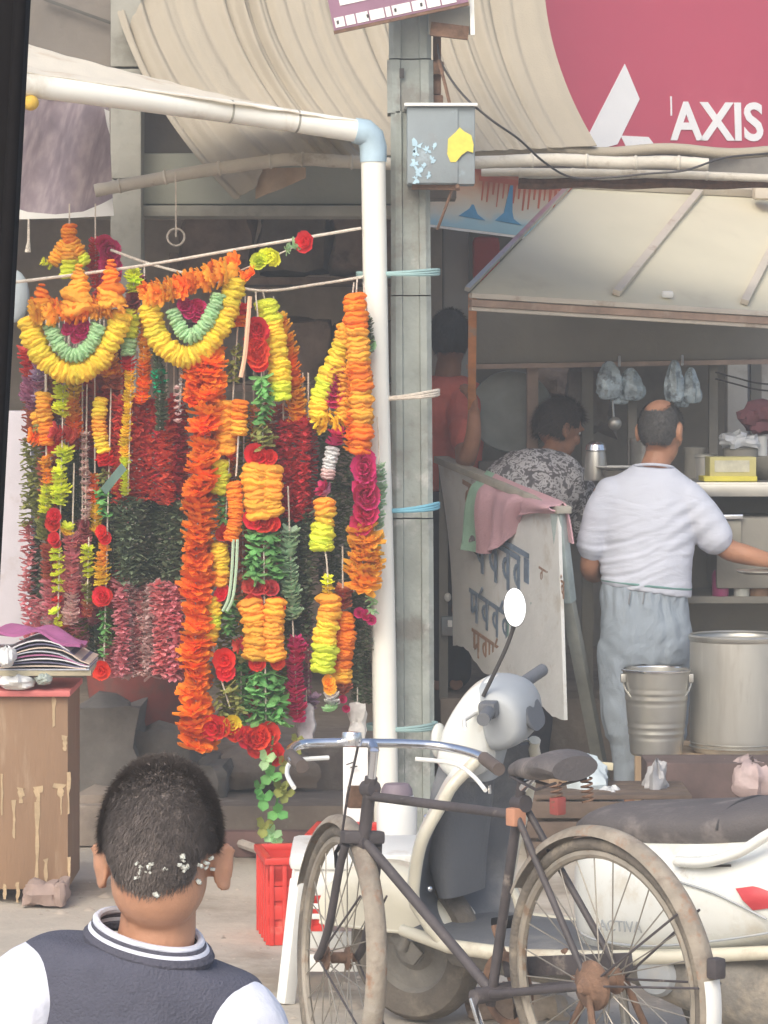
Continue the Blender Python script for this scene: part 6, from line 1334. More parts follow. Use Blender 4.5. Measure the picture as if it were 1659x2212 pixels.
# ---------------------------------------------------------------- boy in the foreground, back to the camera
def boy():
    Y = 4.5; root = thing('person', V(P(330, 0, Y).x, Y, 0), 'boy with cropped hair in a navy vest and white shirt, seen from behind', 'person')
    def q(u, v, dy=0.0): return P(u, v, Y) + V(0, dy, 0)
    S = px(1, Y); body = MB(); hs = .93
    hc = q(350, 1826, .0); f = V(.10, .99, -.05); 
    Rm, W = head_parts(body, hc, hs, f, ears=False)
    body.ell(W(0, -.012, .02), .074 * hs, .098 * hs, .100 * hs, Rm, 28, 18)
    body.ell(W(0, -.035, -.045), .066 * hs, .060 * hs, .07 * hs, Rm, 20, 12)
    for sx in (-1, 1):
        e0 = W(sx * .0870, .004, -.029); RE = Rm @ Matrix.Rotation(sx * -.70, 3, 'Z') @ Matrix.Rotation(sx * .10, 3, 'Y')
        body.ell(e0, .006, .018, .0275, RE, 16, 10)
        for k in range(13):                       # rolled ear rim
            a = -1.9 + k * .33; p0 = e0 + RE @ V(0, .0175 * math.sin(a + 1.2) * -1, .027 * math.cos(a + 1.2)); body.ell(p0 + RE @ V(sx * .003, 0, 0), .0042, .0048, .0048, RE, 8, 6)
        body.ell(e0 + RE @ V(-sx * .004, .008, -.024), .007, .009, .010, RE, 10, 8)
        body.limb([(W(sx * .066, .01, -.03), .014), (e0, .009)], 8, 2)
    body.limb([(q(346, 1895, .005), .050), (q(344, 1950, .0), .0485), (q(340, 2010, -.005), .050), (q(330, 2060, 0), .052)], 22)
    for sx in (-1, 1): body.limb([(q(342 + sx * 28, 1930, -.028), .016), (q(340 + sx * 32, 1990, -.034), .018)], 10)
    body.loft([(q(318, 2095), V(.07, 0, 0), V(0, .05, 0)), (q(300, 2250), V(.10, 0, 0), V(0, .075, 0)), (q(315, 2600), V(.11, 0, 0), V(0, .075, 0)), (q(315, 2820), V(.115, 0, 0), V(0, .08, 0))], 18)
    for sx, us in ((-1, 80), (1, 530)):
        a0 = q(us, 2150 if sx < 0 else 2185); a1 = a0 + V(sx * .035, .0, -.21); a2 = a1 + V(-sx * .01, .06, -.17); body.limb([(a0, .042), (a1, .036), (a2, .024)], 12); hand(body, a2, V(-sx * .05, .2, -1), V(sx, .2, 0), .8, .35, 1 if sx < 0 else -1)
        h0 = q(255 if sx < 0 else 375, 2850); k0 = V(h0.x, h0.y + .015, .36); z0 = V(h0.x, h0.y, .07); body.limb([(h0, .065), (k0, .05), (z0, .034)], 12)
    link('body', setm(fuse(body, .0042, 3), M_skinboy), root); face_details(root, Rm, W, hs)
    # cropped hair following the skull down to the nape
    def keep(x, y, z):
        if y < -.1: lim = -.98 + .75 * max(0, (abs(x) - .50)) / .5 * 1.0 + .0
        else: lim = -.15 if y < .4 else .35
        if abs(x) > .62 and y > -.55: lim = max(lim, -.18 if y < .4 else .35)
        return z > lim
    hair = hair_shell(hc, Rm, hs, keep, M_hairboy, root, 1.045, tuft=34000, tl=.013, seed=8, dims=(.078, .099, .102), off=(0, -.013, .014))
    nb = MB()     # tapered nape hair below the skull bulge
    for k in range(26):
        pass
    rr = random.Random(5); cnt = 0
    pts_n = []
    for i in range(5000):
        a = rr.uniform(-1.15, 1.15); t = rr.random(); u = 348 + 84 * math.sin(a) * (1 - .12 * t); v = 1885 + 72 * t - 26 * abs(math.sin(a)) ** 2 * t
        y = -(.098 - .040 * t) * math.cos(a) * hs; p = q(u, v, y + .012); nrm = V(math.sin(a), -math.cos(a), -.15).normalized()
        tip = p + (V(rr.uniform(-.4, .4), 0, -1) * .8 + nrm * .4).normalized() * .008 * rr.uniform(.6, 1.2); sd_ = nrm.cross(V(0, 0, 1)).normalized() * .0009; nb.add([p - nrm * .002 - sd_, p - nrm * .002 + sd_, tip], [[0, 1, 2]])
    nb.build('nape_hair', M_hairboy, root)
    # white flecks caught in the hair
    me_ = None; rr = random.Random(12)
    def surf(u, v):
        o0 = V(0, 0, CH); d = (P(u, v, 1.0) - o0).normalized(); c = hc + Rm @ (V(0, -.013, .014) * hs); A = Rm.transposed(); dm = V(.0765 * 1.09 * hs, .099 * 1.09 * hs, .105 * 1.09 * hs)
        oo = A @ (o0 - c); dd = A @ d; oo = V(oo.x / dm.x, oo.y / dm.y, oo.z / dm.z); dd = V(dd.x / dm.x, dd.y / dm.y, dd.z / dm.z)
        a_ = dd.dot(dd); b_ = 2 * oo.dot(dd); c_ = oo.dot(oo) - 1; D = b_ * b_ - 4 * a_ * c_
        t = (-b_ - math.sqrt(D)) / (2 * a_) if D > 0 else (hc - o0).length - .09
        return o0 + d * t
    fm = mat('white_fleck', (.62, .64, .60), .8, var=.15)
    for k in range(46):
        g = rr.choice([(312, 1875, 14), (335, 1880, 12), (395, 1868, 13), (402, 1875, 10), (455, 1862, 16), (440, 1868, 10), (298, 1895, 14), (395, 1850, 4), (430, 1905, 3), (340, 1930, 7), (312, 1868, 20)])
        u, v = g[0] + rr.gauss(0, g[2] * .6), g[1] + rr.gauss(0, g[2] * .45); p = surf(u, v)
        key = 'fleck%d' % (k % 3)
        if key not in FM: FM[key] = rough_box((0, 0, 0), (1, .6, .8), k, .12, 2).mesh('fleck', fm)
        inst('fleck', FM[key], hair, frame(p, V(0, -1, .2), rr.uniform(0, 6), rr.uniform(.003, .0075)))
    # vest
    vs_ = MB()
    vs_.loft([(q(325, 2052), V(.080, 0, -.018), V(0, .07, .0)), (q(318, 2066), V(.140, 0, -.028), V(0, .080, 0)), (q(300, 2110), V(.160, 0, -.030), V(0, .092, 0)), (q(288, 2180), V(.150, 0, -.018), V(0, .102, 0)), (q(290, 2320), V(.145, 0, 0), V(0, .107, 0)), (q(308, 2600), V(.15, 0, 0), V(0, .107, 0)), (q(310, 2800), V(.16, 0, 0), V(0, .112, 0))], 40, 5)
    me = fuse(vs_, .005, 5)
    displ(me, lambda p, u, vv: (.005 * nz(p, 7, 2) + .003 * nz(p, 19, 4)))
    link('vest', setm(me, M_navy), root)
    # shirt sleeves
    for sx, us, vs2 in ((-1, 70, 2118), (1, 502, 2180)):
        sl = MB(); a0 = q(us + (-sx) * 30, vs2 + 5); sl.limb([(a0, .058), (q(us + sx * 18, vs2 + 40, -.02), .062), (q(us + sx * 46, vs2 + 160, -.02), .060), (q(us + sx * 66, vs2 + 320), .05), (q(us + sx * 60, vs2 + 480, .03), .045), (q(us + sx * 52, vs2 + 600, .06), .038)], 24)
        me = fuse(sl, .006, 4)
        displ(me, lambda p, u, vv: (.005 * nz(p, 14, 3)))
        link('shirt_sleeve', setm(me, M_shirtw), root)
    # striped stand collar, slightly askew
    def ring(v_, r_, dz): return [q(322, v_) + V(r_ * 1.05 * math.cos(a), -.005 + r_ * .9 * math.sin(a), -.016 * math.cos(a) + .012 * math.sin(a) + dz) for a in [2 * math.pi * k / 48 for k in range(49)]]
    for nm, v_, r_, w_, mm in (('collar_rim', 2008, .0585, .0052, M_shirtw), ('collar_band', 2017, .0610, .0046, M_navyband), ('collar_stripe', 2027, .0640, .0056, M_shirtw), ('collar_base', 2040, .0665, .0095, M_navyband)):
        mb = MB(); mb.tube(ring(v_, r_ + .006, 0), w_, 8); mb.build(nm, mm, root)
    tr = MB(); tr.ell(q(315, 2840), .155, .115, .11)
    for sx in (-1, 1): h0 = q(255 if sx < 0 else 375, 2850); tr.limb([(h0, .085), (V(h0.x, h0.y + .015, .36), .068), (V(h0.x, h0.y, .08), .058)], 16)
    link('trousers', setm(fuse(tr, .01, 4), mat('boy_trousers', (.07, .07, .09), .9, var=.15)), root)
    for sx in (-1, 1):
        h0 = q(255 if sx < 0 else 375, 2850); f0 = V(h0.x, h0.y, .04); mb = MB(); mb.loft([(f0 + V(0, -.07, 0), V(.03, 0, 0), V(0, 0, .035)), (f0 + V(0, 0, .008), V(.036, 0, 0), V(0, 0, .045)), (f0 + V(0, .1, -.008), V(.042, 0, 0), V(0, 0, .03)), (f0 + V(0, .15, -.014), V(.034, 0, 0), V(0, 0, .022))], 16); mb.build('shoe', M_black, root)
boy()

# ================================================================ BICYCLE
def bicycle():
    th = R(180 - 52); fw = V(math.cos(th), math.sin(th), 0)
    rear = V(.575, 8.47, 0)
    pit = math.asin(.095 / 1.14); lean = R(-3)
    root = thing('bicycle', rear, 'old dusty roadster bicycle with rusty hub and long mudguards', 'bicycle', None, 0)
    Mz = Matrix.Translation(rear) @ Matrix.Rotation(th, 4, 'Z') @ Matrix.Rotation(pit, 4, 'Y') @ Matrix.Rotation(lean, 4, 'X')
    B = lambda x, y, z: Mz @ V(x, y, z)
    Rw = .340; Hz = .352
    steer = R(-22)
    ax = V(-.36, 0, 1).normalized(); hb = V(.925, 0, .68)       # steering axis through the lower head
    MS = Matrix.Translation(hb) @ Matrix.Rotation(steer, 4, ax) @ Matrix.Translation(-hb)
    def wheel(hub, T, nm):
        wr = link(nm, MB().mesh(nm, M_tyre), root) if False else None
        tc = 64
        mt = MB(); mt.tube([T @ (hub + V(math.cos(a) * Rw, 0, math.sin(a) * Rw)) for a in [2 * math.pi * k / tc for k in range(tc + 1)]], .0165, 12, False); tyre = mt.build('tyre', M_tyre, root)
        mr = MB(); mr.tube([T @ (hub + V(math.cos(a) * (Rw - .024), 0, math.sin(a) * (Rw - .024))) for a in [2 * math.pi * k / tc for k in range(tc + 1)]], .0125, 8, False, 1.0); mr.build('rim', M_rim, tyre)
        for k in range(28):
            a = 2 * math.pi * k / 28; sy = .03 if k % 2 else -.03; a2 = a + (.55 if (k // 2) % 2 else -.55)
            ms = MB(); ms.tube([T @ (hub + V(math.cos(a2) * .026, sy, math.sin(a2) * .026)), T @ (hub + V(math.cos(a) * (Rw - .03), 0, math.sin(a) * (Rw - .03)))], .0019, 5); ms.build('spoke', M_spoke, tyre)
        mh = MB(); Q = T @ Matrix.Translation(hub) @ Matrix.Rotation(R(90), 4, 'X'); mh.lathe([(0, -.06), (.012, -.06), (.012, -.036), (.034, -.034), (.034, -.028), (.016, -.022), (.015, 0), (.016, .022), (.034, .028), (.034, .034), (.012, .036), (.012, .06), (0, .06)], 20, Q); mh.build('hub', M_rust, tyre)
        return tyre
    def guard(hub, T, a0, a1, nm):
        mg = MB(); n = 54; prof = [(-.027, -.012), (-.023, -.002), (-.013, .007), (0, .010), (.013, .007), (.023, -.002), (.027, -.012)]
        Rg = Rw + .034
        def fn(s, t):
            a = a0 + (a1 - a0) * s; y, dz = prof[int(round(t * 6))]; r = Rg + dz; return T @ (hub + V(math.cos(a) * r, y, math.sin(a) * r))
        mg.grid(fn, n, 6, .002); g = mg.build(nm, M_mud, root, ang=50)
        return g
    I = Matrix.Identity(4)
    rh = V(0, 0, Hz); fh = V(1.14, 0, Hz)
    T0 = Mz; T1 = Mz @ MS
    wheel(rh, T0, 'rear_wheel'); wheel(fh, T1, 'front_wheel')
    g = guard(rh, T0, R(35), R(205), 'rear_mudguard'); g2 = guard(fh, T1, R(28), R(215), 'front_mudguard')
    # mudguard stays
    for a in (R(150), R(178)):
        for sy in (-1, 1):
            s_ = MB(); s_.tube([T0 @ (rh + V(0, sy * .055, 0)), T0 @ (rh + V(math.cos(a) * (Rw + .03), sy * .036, math.sin(a) * (Rw + .03)))], .0032, 6); s_.build('stay', M_frame, g)
    for a in (R(150), R(205)):
        for sy in (-1, 1):
            s_ = MB(); s_.tube([T1 @ (fh + V(0, sy * .055, 0)), T1 @ (fh + V(math.cos(a) * (Rw + .03), sy * .036, math.sin(a) * (Rw + .03)))], .0032, 6); s_.build('stay', M_frame, g2)
    # pale paint patch and lamp bracket on the rear mudguard
    mp = MB(); 
    for a in (R(172), R(186)): 
        pass
    def fnp(s, t):
        a = R(176) + R(18) * s; y = -.024 + .048 * t; r = Rw + .034 + .0115 - 12 * y * y; return T0 @ (rh + V(math.cos(a) * r, y, math.sin(a) * r))
    mp.grid(fnp, 6, 6, .002); mp.build('white_patch', M_white, g)
    lm = MB(); lm.box(T0 @ (rh + V(math.cos(R(172)) * (Rw + .062), 0, math.sin(R(172)) * (Rw + .062))), (.035, .035, .05), Matrix.Rotation(th, 3, 'Z'), .008); lm.build('reflector', M_frame, g)
    # frame
    bb = V(.44, 0, .30); st = V(.26, 0, .785); ht = V(.875, 0, .815); hl = V(.925, 0, .67)
    fr = thing('f', rear, '', '') if False else root
    def tb(nm, a, b, r, m=M_frame, T=Mz, n=12): t_ = MB(); t_.tube([T @ a, T @ b], r, n); return t_.build(nm, m, root)
    tb('top_tube', st + V(0, 0, -.03), ht + V(0, 0, -.02), .0125); tb('down_tube', hl + V(0, 0, .01), bb, .0140); tb('seat_tube', bb + V(.015, 0, -.03), st + V(-.015, 0, .06), .0130); tb('head_tube', hl + V(.01, 0, -.03), ht + V(-.01, 0, .03), .017)
    for sy in (-1, 1):
        tb('chain_stay', bb + V(0, sy * .02, 0), rh + V(0, sy * .055, 0), .0105); tb('seat_stay', st + V(0, sy * .02, -.02), rh + V(0, sy * .055, 0), .009)
        t_ = MB(); t_.tube(cr([tuple(T1 @ p) for p in (V(.935, sy * .045, .665), V(.965, sy * .052, .60), V(1.03, sy * .055, .46), V(1.09, sy * .056, .385), V(1.14, sy * .056, Hz))], 6), .0115, 10); t_.build('fork_blade', M_frame, root)
    t_ = MB(); t_.box(T1 @ V(.932, 0, .685), (.05, .115, .035), (Mz @ MS).to_3x3().normalized(), .01); t_.build('fork_crown', M_frame, root)
    # lugs and brake rods
    for p in (hl, ht, st): t_ = MB(); t_.tube([Mz @ (p + V(.02, 0, -.0)), Mz @ (p + V(-.02, 0, 0))], .022, 12); t_.build('lug', M_frame, root)
    t_ = MB(); t_.tube([T1 @ V(.85, .04, .94), T1 @ V(.91, .05, .80), T1 @ V(.985, .045, .66)], .004, 6); t_.build('brake_rod', M_frame, root)
    t_ = MB(); t_.tube([T1 @ V(.985, .046, .66), T1 @ V(1.01, .05, .64), T1 @ V(1.0, .05, .60)], .006, 6); t_.build('brake_shoe', M_black, root)
    # cranks, chain ring, chain case, pedals
    Q = Mz @ Matrix.Translation(bb) @ Matrix.Rotation(R(90), 4, 'X')
    t_ = MB(); t_.lathe([(0, -.065), (.02, -.065), (.022, .06), (0, .06)], 16, Q); t_.build('bottom_bracket', M_frame, root)
    t_ = MB(); t_.lathe([(.075, .045), (.098, .046), (.100, .050), (.075, .051), (.075, .045)], 36, Q); t_.build('chain_ring', M_rust, root)
    for sy, dr in ((1, V(-.33, 0, -.94)), (-1, V(.33, 0, .94))):
        c0 = bb + V(0, sy * .07, 0); c1 = c0 + dr.normalized() * .17; t_ = MB(); t_.bar(Mz @ c0, Mz @ c1, .012, .018, .004); t_.build('crank', M_chrome if sy > 0 else M_rust, root)
        t_ = MB(); t_.box(Mz @ (c1 + V(0, sy * .055, 0)), (.06, .085, .022), Matrix.Rotation(th, 3, 'Z'), .006); t_.build('pedal', M_black, root)
    t_ = MB(); t_.bar(Mz @ (bb + V(.02, -.062, .055)), Mz @ (rh + V(-.03, -.062, .04)), .012, .05, .004); t_.build('chain_case', M_frame, root)
    t_ = MB(); t_.lathe([(0, -.07), (.03, -.068), (.06, -.05), (.062, -.042), (.03, -.04), (0, -.04)], 24, T0 @ Matrix.Translation(rh) @ Matrix.Rotation(R(90), 4, 'X')); t_.build('sprocket', M_rust, root)
    t_ = MB(); t_.lathe([(0, .04), (.045, .042), (.05, .05), (.028, .062), (.012, .085), (0, .085)], 20, T0 @ Matrix.Translation(rh) @ Matrix.Rotation(R(-90), 4, 'X')); t_.build('axle_nut', M_rust, root)
    # stand
    for sy in (-1, 1): t_ = MB(); t_.tube([Mz @ (rh + V(0, sy * .06, 0)), Mz @ (rh + V(-.10, sy * .13, -.345))], .009, 8); t_.build('stand_leg', M_rust, root)
    # saddle
    sd_ = MB(); s0 = V(.14, 0, .875)
    sd_.loft([(Mz @ (s0 + V(-.10, 0, .0)), Mz.to_3x3() @ V(0, .075, 0), Mz.to_3x3() @ V(0, 0, .03)), (Mz @ (s0 + V(-.05, 0, .012)), Mz.to_3x3() @ V(0, .085, 0), Mz.to_3x3() @ V(0, 0, .035)), (Mz @ (s0 + V(.04, 0, .0)), Mz.to_3x3() @ V(0, .06, 0), Mz.to_3x3() @ V(0, 0, .03)), (Mz @ (s0 + V(.10, 0, .0)), Mz.to_3x3() @ V(0, .028, 0), Mz.to_3x3() @ V(0, 0, .024)), (Mz @ (s0 + V(.135, 0, -.006)), Mz.to_3x3() @ V(0, .02, 0), Mz.to_3x3() @ V(0, 0, .018))], 20, 4)
    sad = sd_.build('saddle', M_seat, root)
    for sy in (-1, 1):
        t_ = MB(); c = s0 + V(-.08, sy * .05, -.06); t_.tube([Mz @ (c + V(.014 * math.cos(a), .014 * math.sin(a), -.03 + .06 * k / 40)) for k, a in [(k, k * .75) for k in range(41)]], .0028, 5); t_.build('spring', M_rust, sad)
        t_ = MB(); t_.tube([Mz @ (s0 + V(-.08, sy * .05, -.03)), Mz @ (s0 + V(.02, sy * .03, -.05)), Mz @ (s0 + V(.14, sy * .01, -.02))], .004, 6); t_.build('rail', M_frame, sad)
    tb('seat_post', st + V(-.012, 0, .04), V(.195, 0, .86), .012, M_chrome)
    t_ = MB(); t_.box(Mz @ V(.26, .02, .755), (.035, .04, .045), Matrix.Rotation(th, 3, 'Z'), .005); t_.build('tag_block', mat('terracotta_tag', (.50, .24, .15), .8, var=.15), root)
    t_ = MB(); t_.box(Mz @ V(.06, .05, .79), (.032, .03, .045), Matrix.Rotation(th, 3, 'Z'), .006); t_.build('rear_lamp', mat('dull_red_lamp', (.28, .06, .05), .5, var=.2), root)
    # handlebar (turns with the fork)
    st_ = ht + V(-.035, 0, .10)
    t_ = MB(); t_.tube([T1 @ (ht + V(-.005, 0, 0)), T1 @ st_], .012, 10); t_.tube([T1 @ (st_), T1 @ (st_ + V(.03, 0, .02))], .014, 10); t_.build('stem', M_chrome, root)
    hbp = [(-.02 - .20, -.265, -.035), (-.16, -.27, -.02), (-.07, -.25, .0), (.02, -.19, .015), (.035, -.09, .02), (.03, 0, .02)]
    full = hbp + [(x, -y, z) for x, y, z in hbp[-2::-1]]
    t_ = MB(); t_.tube(cr([tuple(T1 @ (st_ + V(*p))) for p in full], 6), .0125, 12); hbar = t_.build('handlebar', M_chrome, root)
    for sy in (-1, 1):
        t_ = MB(); t_.tube([T1 @ (st_ + V(-.24, sy * .265, -.038)), T1 @ (st_ + V(-.12, sy * .265, -.012))], .0175, 12); t_.build('grip', mat('brown_grip', (.11, .085, .075), .7, var=.2), hbar)
        t_ = MB(); t_.tube(cr([tuple(T1 @ (st_ + V(*p))) for p in ((.02, sy * .12, -.02), (-.0, sy * .22, -.03), (-.06, sy * .255, -.06), (-.15, sy * .26, -.095))], 6), .006, 8); t_.build('brake_lever', M_white, hbar)
    t_ = MB(); t_.lathe([(0, -.02), (.026, -.018), (.03, 0), (.026, .018), (0, .02)], 18, T1 @ Matrix.Translation(st_ + V(.01, .06, .03))); t_.build('bell', M_chrome, hbar)
    t_ = MB(); t_.box(T1 @ (hl + V(.045, 0, .12)), (.035, .06, .06), (Mz @ MS).to_3x3().normalized(), .006); t_.build('lamp_bracket', M_rust, root)
bicycle()

# ================================================================ SCOOTER
def scooter():
    th = R(180 - 35); fa = P(905, 2062, 9.85)
    root = thing('scooter', V(fa.x, fa.y, 0), 'white motor scooter with grey inner apron and dark seat parked behind the bicycle', 'scooter')
    O = V(fa.x, fa.y, 0)
    Mz = Matrix.Translation(O) @ Matrix.Rotation(th, 4, 'Z') @ Matrix.Rotation(R(-3), 4, 'X')
    R3 = Mz.to_3x3()
    B = lambda x, y, z: Mz @ V(x, y, z)
    def ring(c, a, b): return (Mz @ Vector(c), R3 @ Vector(a), R3 @ Vector(b))
    def part(nm, mb, m, parent=root, ang=40): return mb.build(nm, m, parent, True, ang)
    # wheels
    for nm, x in (('front_wheel', 0), ('rear_wheel', -1.24)):
        Q = Mz @ Matrix.Translation((x, 0, .215)) @ Matrix.Rotation(R(90), 4, 'X')
        t_ = MB(); t_.lathe([(.13, -.035), (.16, -.045), (.195, -.042), (.21, -.025), (.215, 0), (.21, .025), (.195, .042), (.16, .045), (.13, .035)], 40, Q); w_ = part('tyre', t_, M_tyre)
        t_ = MB(); t_.lathe([(0, -.03), (.05, -.03), (.07, -.012), (.12, -.015), (.135, -.035), (.135, .035), (.12, .015), (.07, .012), (.05, .03), (0, .03)], 30, Q); part('rim', t_, M_engine, w_)
    # front fender: swept cream shell over the wheel
    t_ = MB()
    def ff(s, t):
        # crest line from nose to tail; skirts drop to a level hem
        y = (t - .5) * 2; x = .30 - .56 * s
        zc = .27 + .185 * math.sin(min(1, s * 1.15 + .06) * math.pi) ** .55 * (1 - .15 * s); wd = .045 + .055 * math.sin(min(1, s * 1.4 + .05) * math.pi * .5)
        k = abs(y); prof = (1 - k ** 2.6)
        return B(x, math.copysign(wd * min(1, k * 1.5) ** .7, y) if k > 1e-6 else 0, .262 + .02 * s + (zc - .262 - .02 * s) * max(0, prof))
    t_.grid(ff, 34, 20, .004); part('front_fender', t_, M_sccream)
    t_ = MB(); t_.tube([ff(k / 20, 1.0) for k in range(21)], .006, 8); part('fender_trim', t_, M_sccream)
    t_ = MB(); t_.tube([ff(k / 20, .0) for k in range(21)], .006, 8); part('fender_trim', t_, M_sccream)
    for sy in (-1, 1):
        t_ = MB(); t_.tube([B(-.10, sy * .06, .50), B(-.06, sy * .07, .38), B(0, sy * .07, .215)], .017, 10); part('fork_leg', t_, M_engine)
        t_ = MB(); t_.bar(B(.03, sy * .062, .26), B(-.05, sy * .062, .19), .015, .05, .006); part('link_arm', t_, M_engine)
    # apron: concave shell, white outside and grey inside
    def apr(s, t, off):
        # t: 0 top .. 1 bottom ; s across
        y = (s - .5) * 2; z = .80 - .52 * t
        wv = [(0, .14), (.18, .22), (.45, .26), (.7, .25), (.9, .22), (1.0, .20)]
        for (t0, w0), (t1, w1) in zip(wv[:-1], wv[1:]):
            if t <= t1 + 1e-9: k = (t - t0) / (t1 - t0); k = k * k * (3 - 2 * k); wd = w0 + (w1 - w0) * k; break
        x = -.245 + .165 * math.sin(t * math.pi * .58) - .085 * abs(y) ** 2.2 + off + (-.06 * max(0, t - .8) / .2)
        return B(x, y * wd, z)
    t_ = MB(); t_.grid(lambda s, t: apr(s, t, .018), 26, 26, .006); part('apron_front', t_, M_scwhite)
    t_ = MB(); t_.grid(lambda s, t: apr(.03 + .94 * s, .02 + .97 * t, -.012), 26, 26, .008); inn = part('apron_inner', t_, M_scdark)
    for sgn in (.0, 1.0):
        t_ = MB(); t_.tube([apr(sgn, t / 24, .003) for t in range(25)], [.017] * 25, 10); part('apron_edge', t_, M_sccream)
    # glove box bulge, hook, screws
    t_ = MB(); t_.loft([ring((-.20, 0, .80), (0, .08, 0), (.05, 0, 0)), ring((-.17, 0, .66), (0, .12, 0), (.055, 0, 0)), ring((-.15, 0, .50), (0, .115, 0), (.05, 0, 0)), ring((-.16, 0, .38), (0, .10, 0), (.03, 0, 0))], 20, 4, True, 3.0); part('inner_box', t_, M_scdark)
    t_ = MB(); t_.tube([B(-.245, .02, .70), B(-.275, .02, .69), B(-.275, .02, .67)], .006, 8); part('bag_hook', t_, M_chrome, inn)
    for (y, z) in ((.17, .62), (.17, .42), (-.15, .6)): t_ = MB(); t_.ell(B(-.165, y, z), .010, .010, .010, None, 10, 6); part('screw', t_, M_chrome, inn)
    # floor and tunnel
    t_ = MB(); t_.loft([ring((-.10, 0, .285), (0, .19, 0), (0, 0, .022)), ring((-.3, 0, .275), (0, .2, 0), (0, 0, .022)), ring((-.6, 0, .275), (0, .19, 0), (0, 0, .022)), ring((-.72, 0, .29), (0, .16, 0), (0, 0, .022))], 20, 3, True, 4.0); part('footboard', t_, M_scdark)
    for sy in (-1, 1): t_ = MB(); t_.tube([B(-.08, sy * .185, .30), B(-.25, sy * .205, .275), B(-.5, sy * .205, .27), B(-.72, sy * .19, .285), B(-1.0, sy * .20, .32), B(-1.3, sy * .19, .36), B(-1.62, sy * .14, .45)], [.016, .02, .022, .022, .02, .018, .012], 10); part('side_trim', t_, M_sccream)
    t_ = MB(); t_.loft([ring((-.15, 0, .22), (0, .07, 0), (0, 0, .05)), ring((-.6, 0, .2), (0, .08, 0), (0, 0, .06))], 14, 2); part('under_tube', t_, M_engine)
    # rear body
    BL = lambda x, y, z: B(x, y, z - .085 if z > .3 else z)
    def ringL(c, a, b): return ring((c[0], c[1], c[2] - .085), a, b)
    t_ = MB()
    t_.loft([ringL((-.56, 0, .50), (0, .05, 0), (0, 0, .10)), ringL((-.62, 0, .50), (0, .12, 0), (0, 0, .17)), ringL((-.75, 0, .515), (0, .185, 0), (0, 0, .185)), ringL((-.95, 0, .54), (0, .215, 0), (0, 0, .185)), ringL((-1.2, 0, .575), (0, .215, 0), (0, 0, .165)), ringL((-1.45, 0, .615), (0, .18, 0), (0, 0, .13)), ringL((-1.62, 0, .64), (0, .12, 0), (0, 0, .085)), ringL((-1.70, 0, .65), (0, .05, 0), (0, 0, .04))], 30, 5, True, 2.5)
    bd = part('rear_body', t_, M_scwhite)
    # side panel seam, swoosh and badge lettering (both sides)
    for sy in (-1, 1):
        t_ = MB(); t_.tube(cr([tuple(BL(x, sy * y, z)) for x, y, z in ((-.62, .125, .42), (-.72, .178, .415), (-.9, .214, .425), (-1.15, .221, .47), (-1.4, .196, .53))], 6), .0035, 6); part('seam', t_, M_scgrey, bd)
        t_ = MB(); t_.tube(cr([tuple(BL(x, sy * y, z)) for x, y, z in ((-.95, .214, .61), (-1.1, .224, .585), (-1.25, .219, .53))], 6), .003, 6); part('seam', t_, M_scgrey, bd)
    sidx = -R3.col[0]; ny_ = R3.col[1]
    me = text_mesh('ACTIVA', .042, .0012, 'CENTER'); me.materials.append(M_scgrey)
    nrm = (ny_).normalized(); upv = V(0, 0, 1) - nrm * nrm.z; upv.normalize(); xx = upv.cross(nrm); Mt = Matrix((xx, upv, nrm)).transposed().to_4x4()
    o = link('badge', me, None); o.parent = bd; o.matrix_local = wm(bd).inverted() @ Matrix.Translation(BL(-.80, .204, .465)) @ Mt @ Matrix.Rotation(R(4), 4, 'Z') @ Matrix.Rotation(R(-8), 4, 'Y')
    t_ = MB(); t_.grid(lambda s, t: BL(-1.16 - .16 * s - .05 * t, .2235 - .10 * s * s * .6 - .02 * abs(t - .5), .60 - .05 * t + .03 * s), 8, 4, .004); part('red_flash', t_, mat('scooter_red', (.50, .05, .06), .35, var=.05), bd)
    for (x, z, l_) in ((-1.0, .665, .14), (-1.03, .645, .11)): t_ = MB(); t_.bar(BL(x, .200, z), BL(x - l_, .203, z + .012), .004, .006); part('grey_mark', t_, M_wire, bd)
    # seat, grab rail
    t_ = MB(); t_.loft([ringL((-.58, 0, .69), (0, .06, 0), (0, 0, .02)), ringL((-.66, 0, .705), (0, .12, 0), (0, 0, .045)), ringL((-.85, 0, .715), (0, .155, 0), (0, 0, .055)), ringL((-1.05, 0, .73), (0, .165, 0), (0, 0, .06)), ringL((-1.25, 0, .765), (0, .155, 0), (0, 0, .06)), ringL((-1.42, 0, .785), (0, .125, 0), (0, 0, .045)), ringL((-1.5, 0, .79), (0, .07, 0), (0, 0, .02))], 28, 5, True, 2.6); st_ = part('seat', t_, M_seat)
    t_ = MB(); t_.tube([BL(-1.08, math.sin(a) * .168, .735 + math.cos(a) * .062) for a in [-1.5 + 3.0 * k / 16 for k in range(17)]], .004, 6); part('seat_seam', t_, M_wire, st_)
    gr = [(-.98, .205, .655), (-1.08, .222, .665), (-1.18, .222, .70), (-1.28, .205, .76), (-1.42, .18, .80), (-1.58, .12, .815), (-1.64, 0, .815)]
    t_ = MB(); t_.tube(cr([tuple(BL(*p)) for p in gr] + [tuple(BL(x, -y, z)) for x, y, z in gr[-2::-1]], 6), .018, 12, True, .8); part('grab_rail', t_, M_scwhite)
    # engine and stand, exhaust
    t_ = MB(); t_.loft([ring((-.72, .06, .30), (0, .10, 0), (0, 0, .07)), ring((-.95, .09, .25), (0, .10, 0), (0, 0, .09)), ring((-1.2, .11, .22), (0, .09, 0), (0, 0, .10)), ring((-1.36, .11, .22), (0, .06, 0), (0, 0, .07))], 20, 4, True, 3.0); part('engine_case', t_, M_engine)
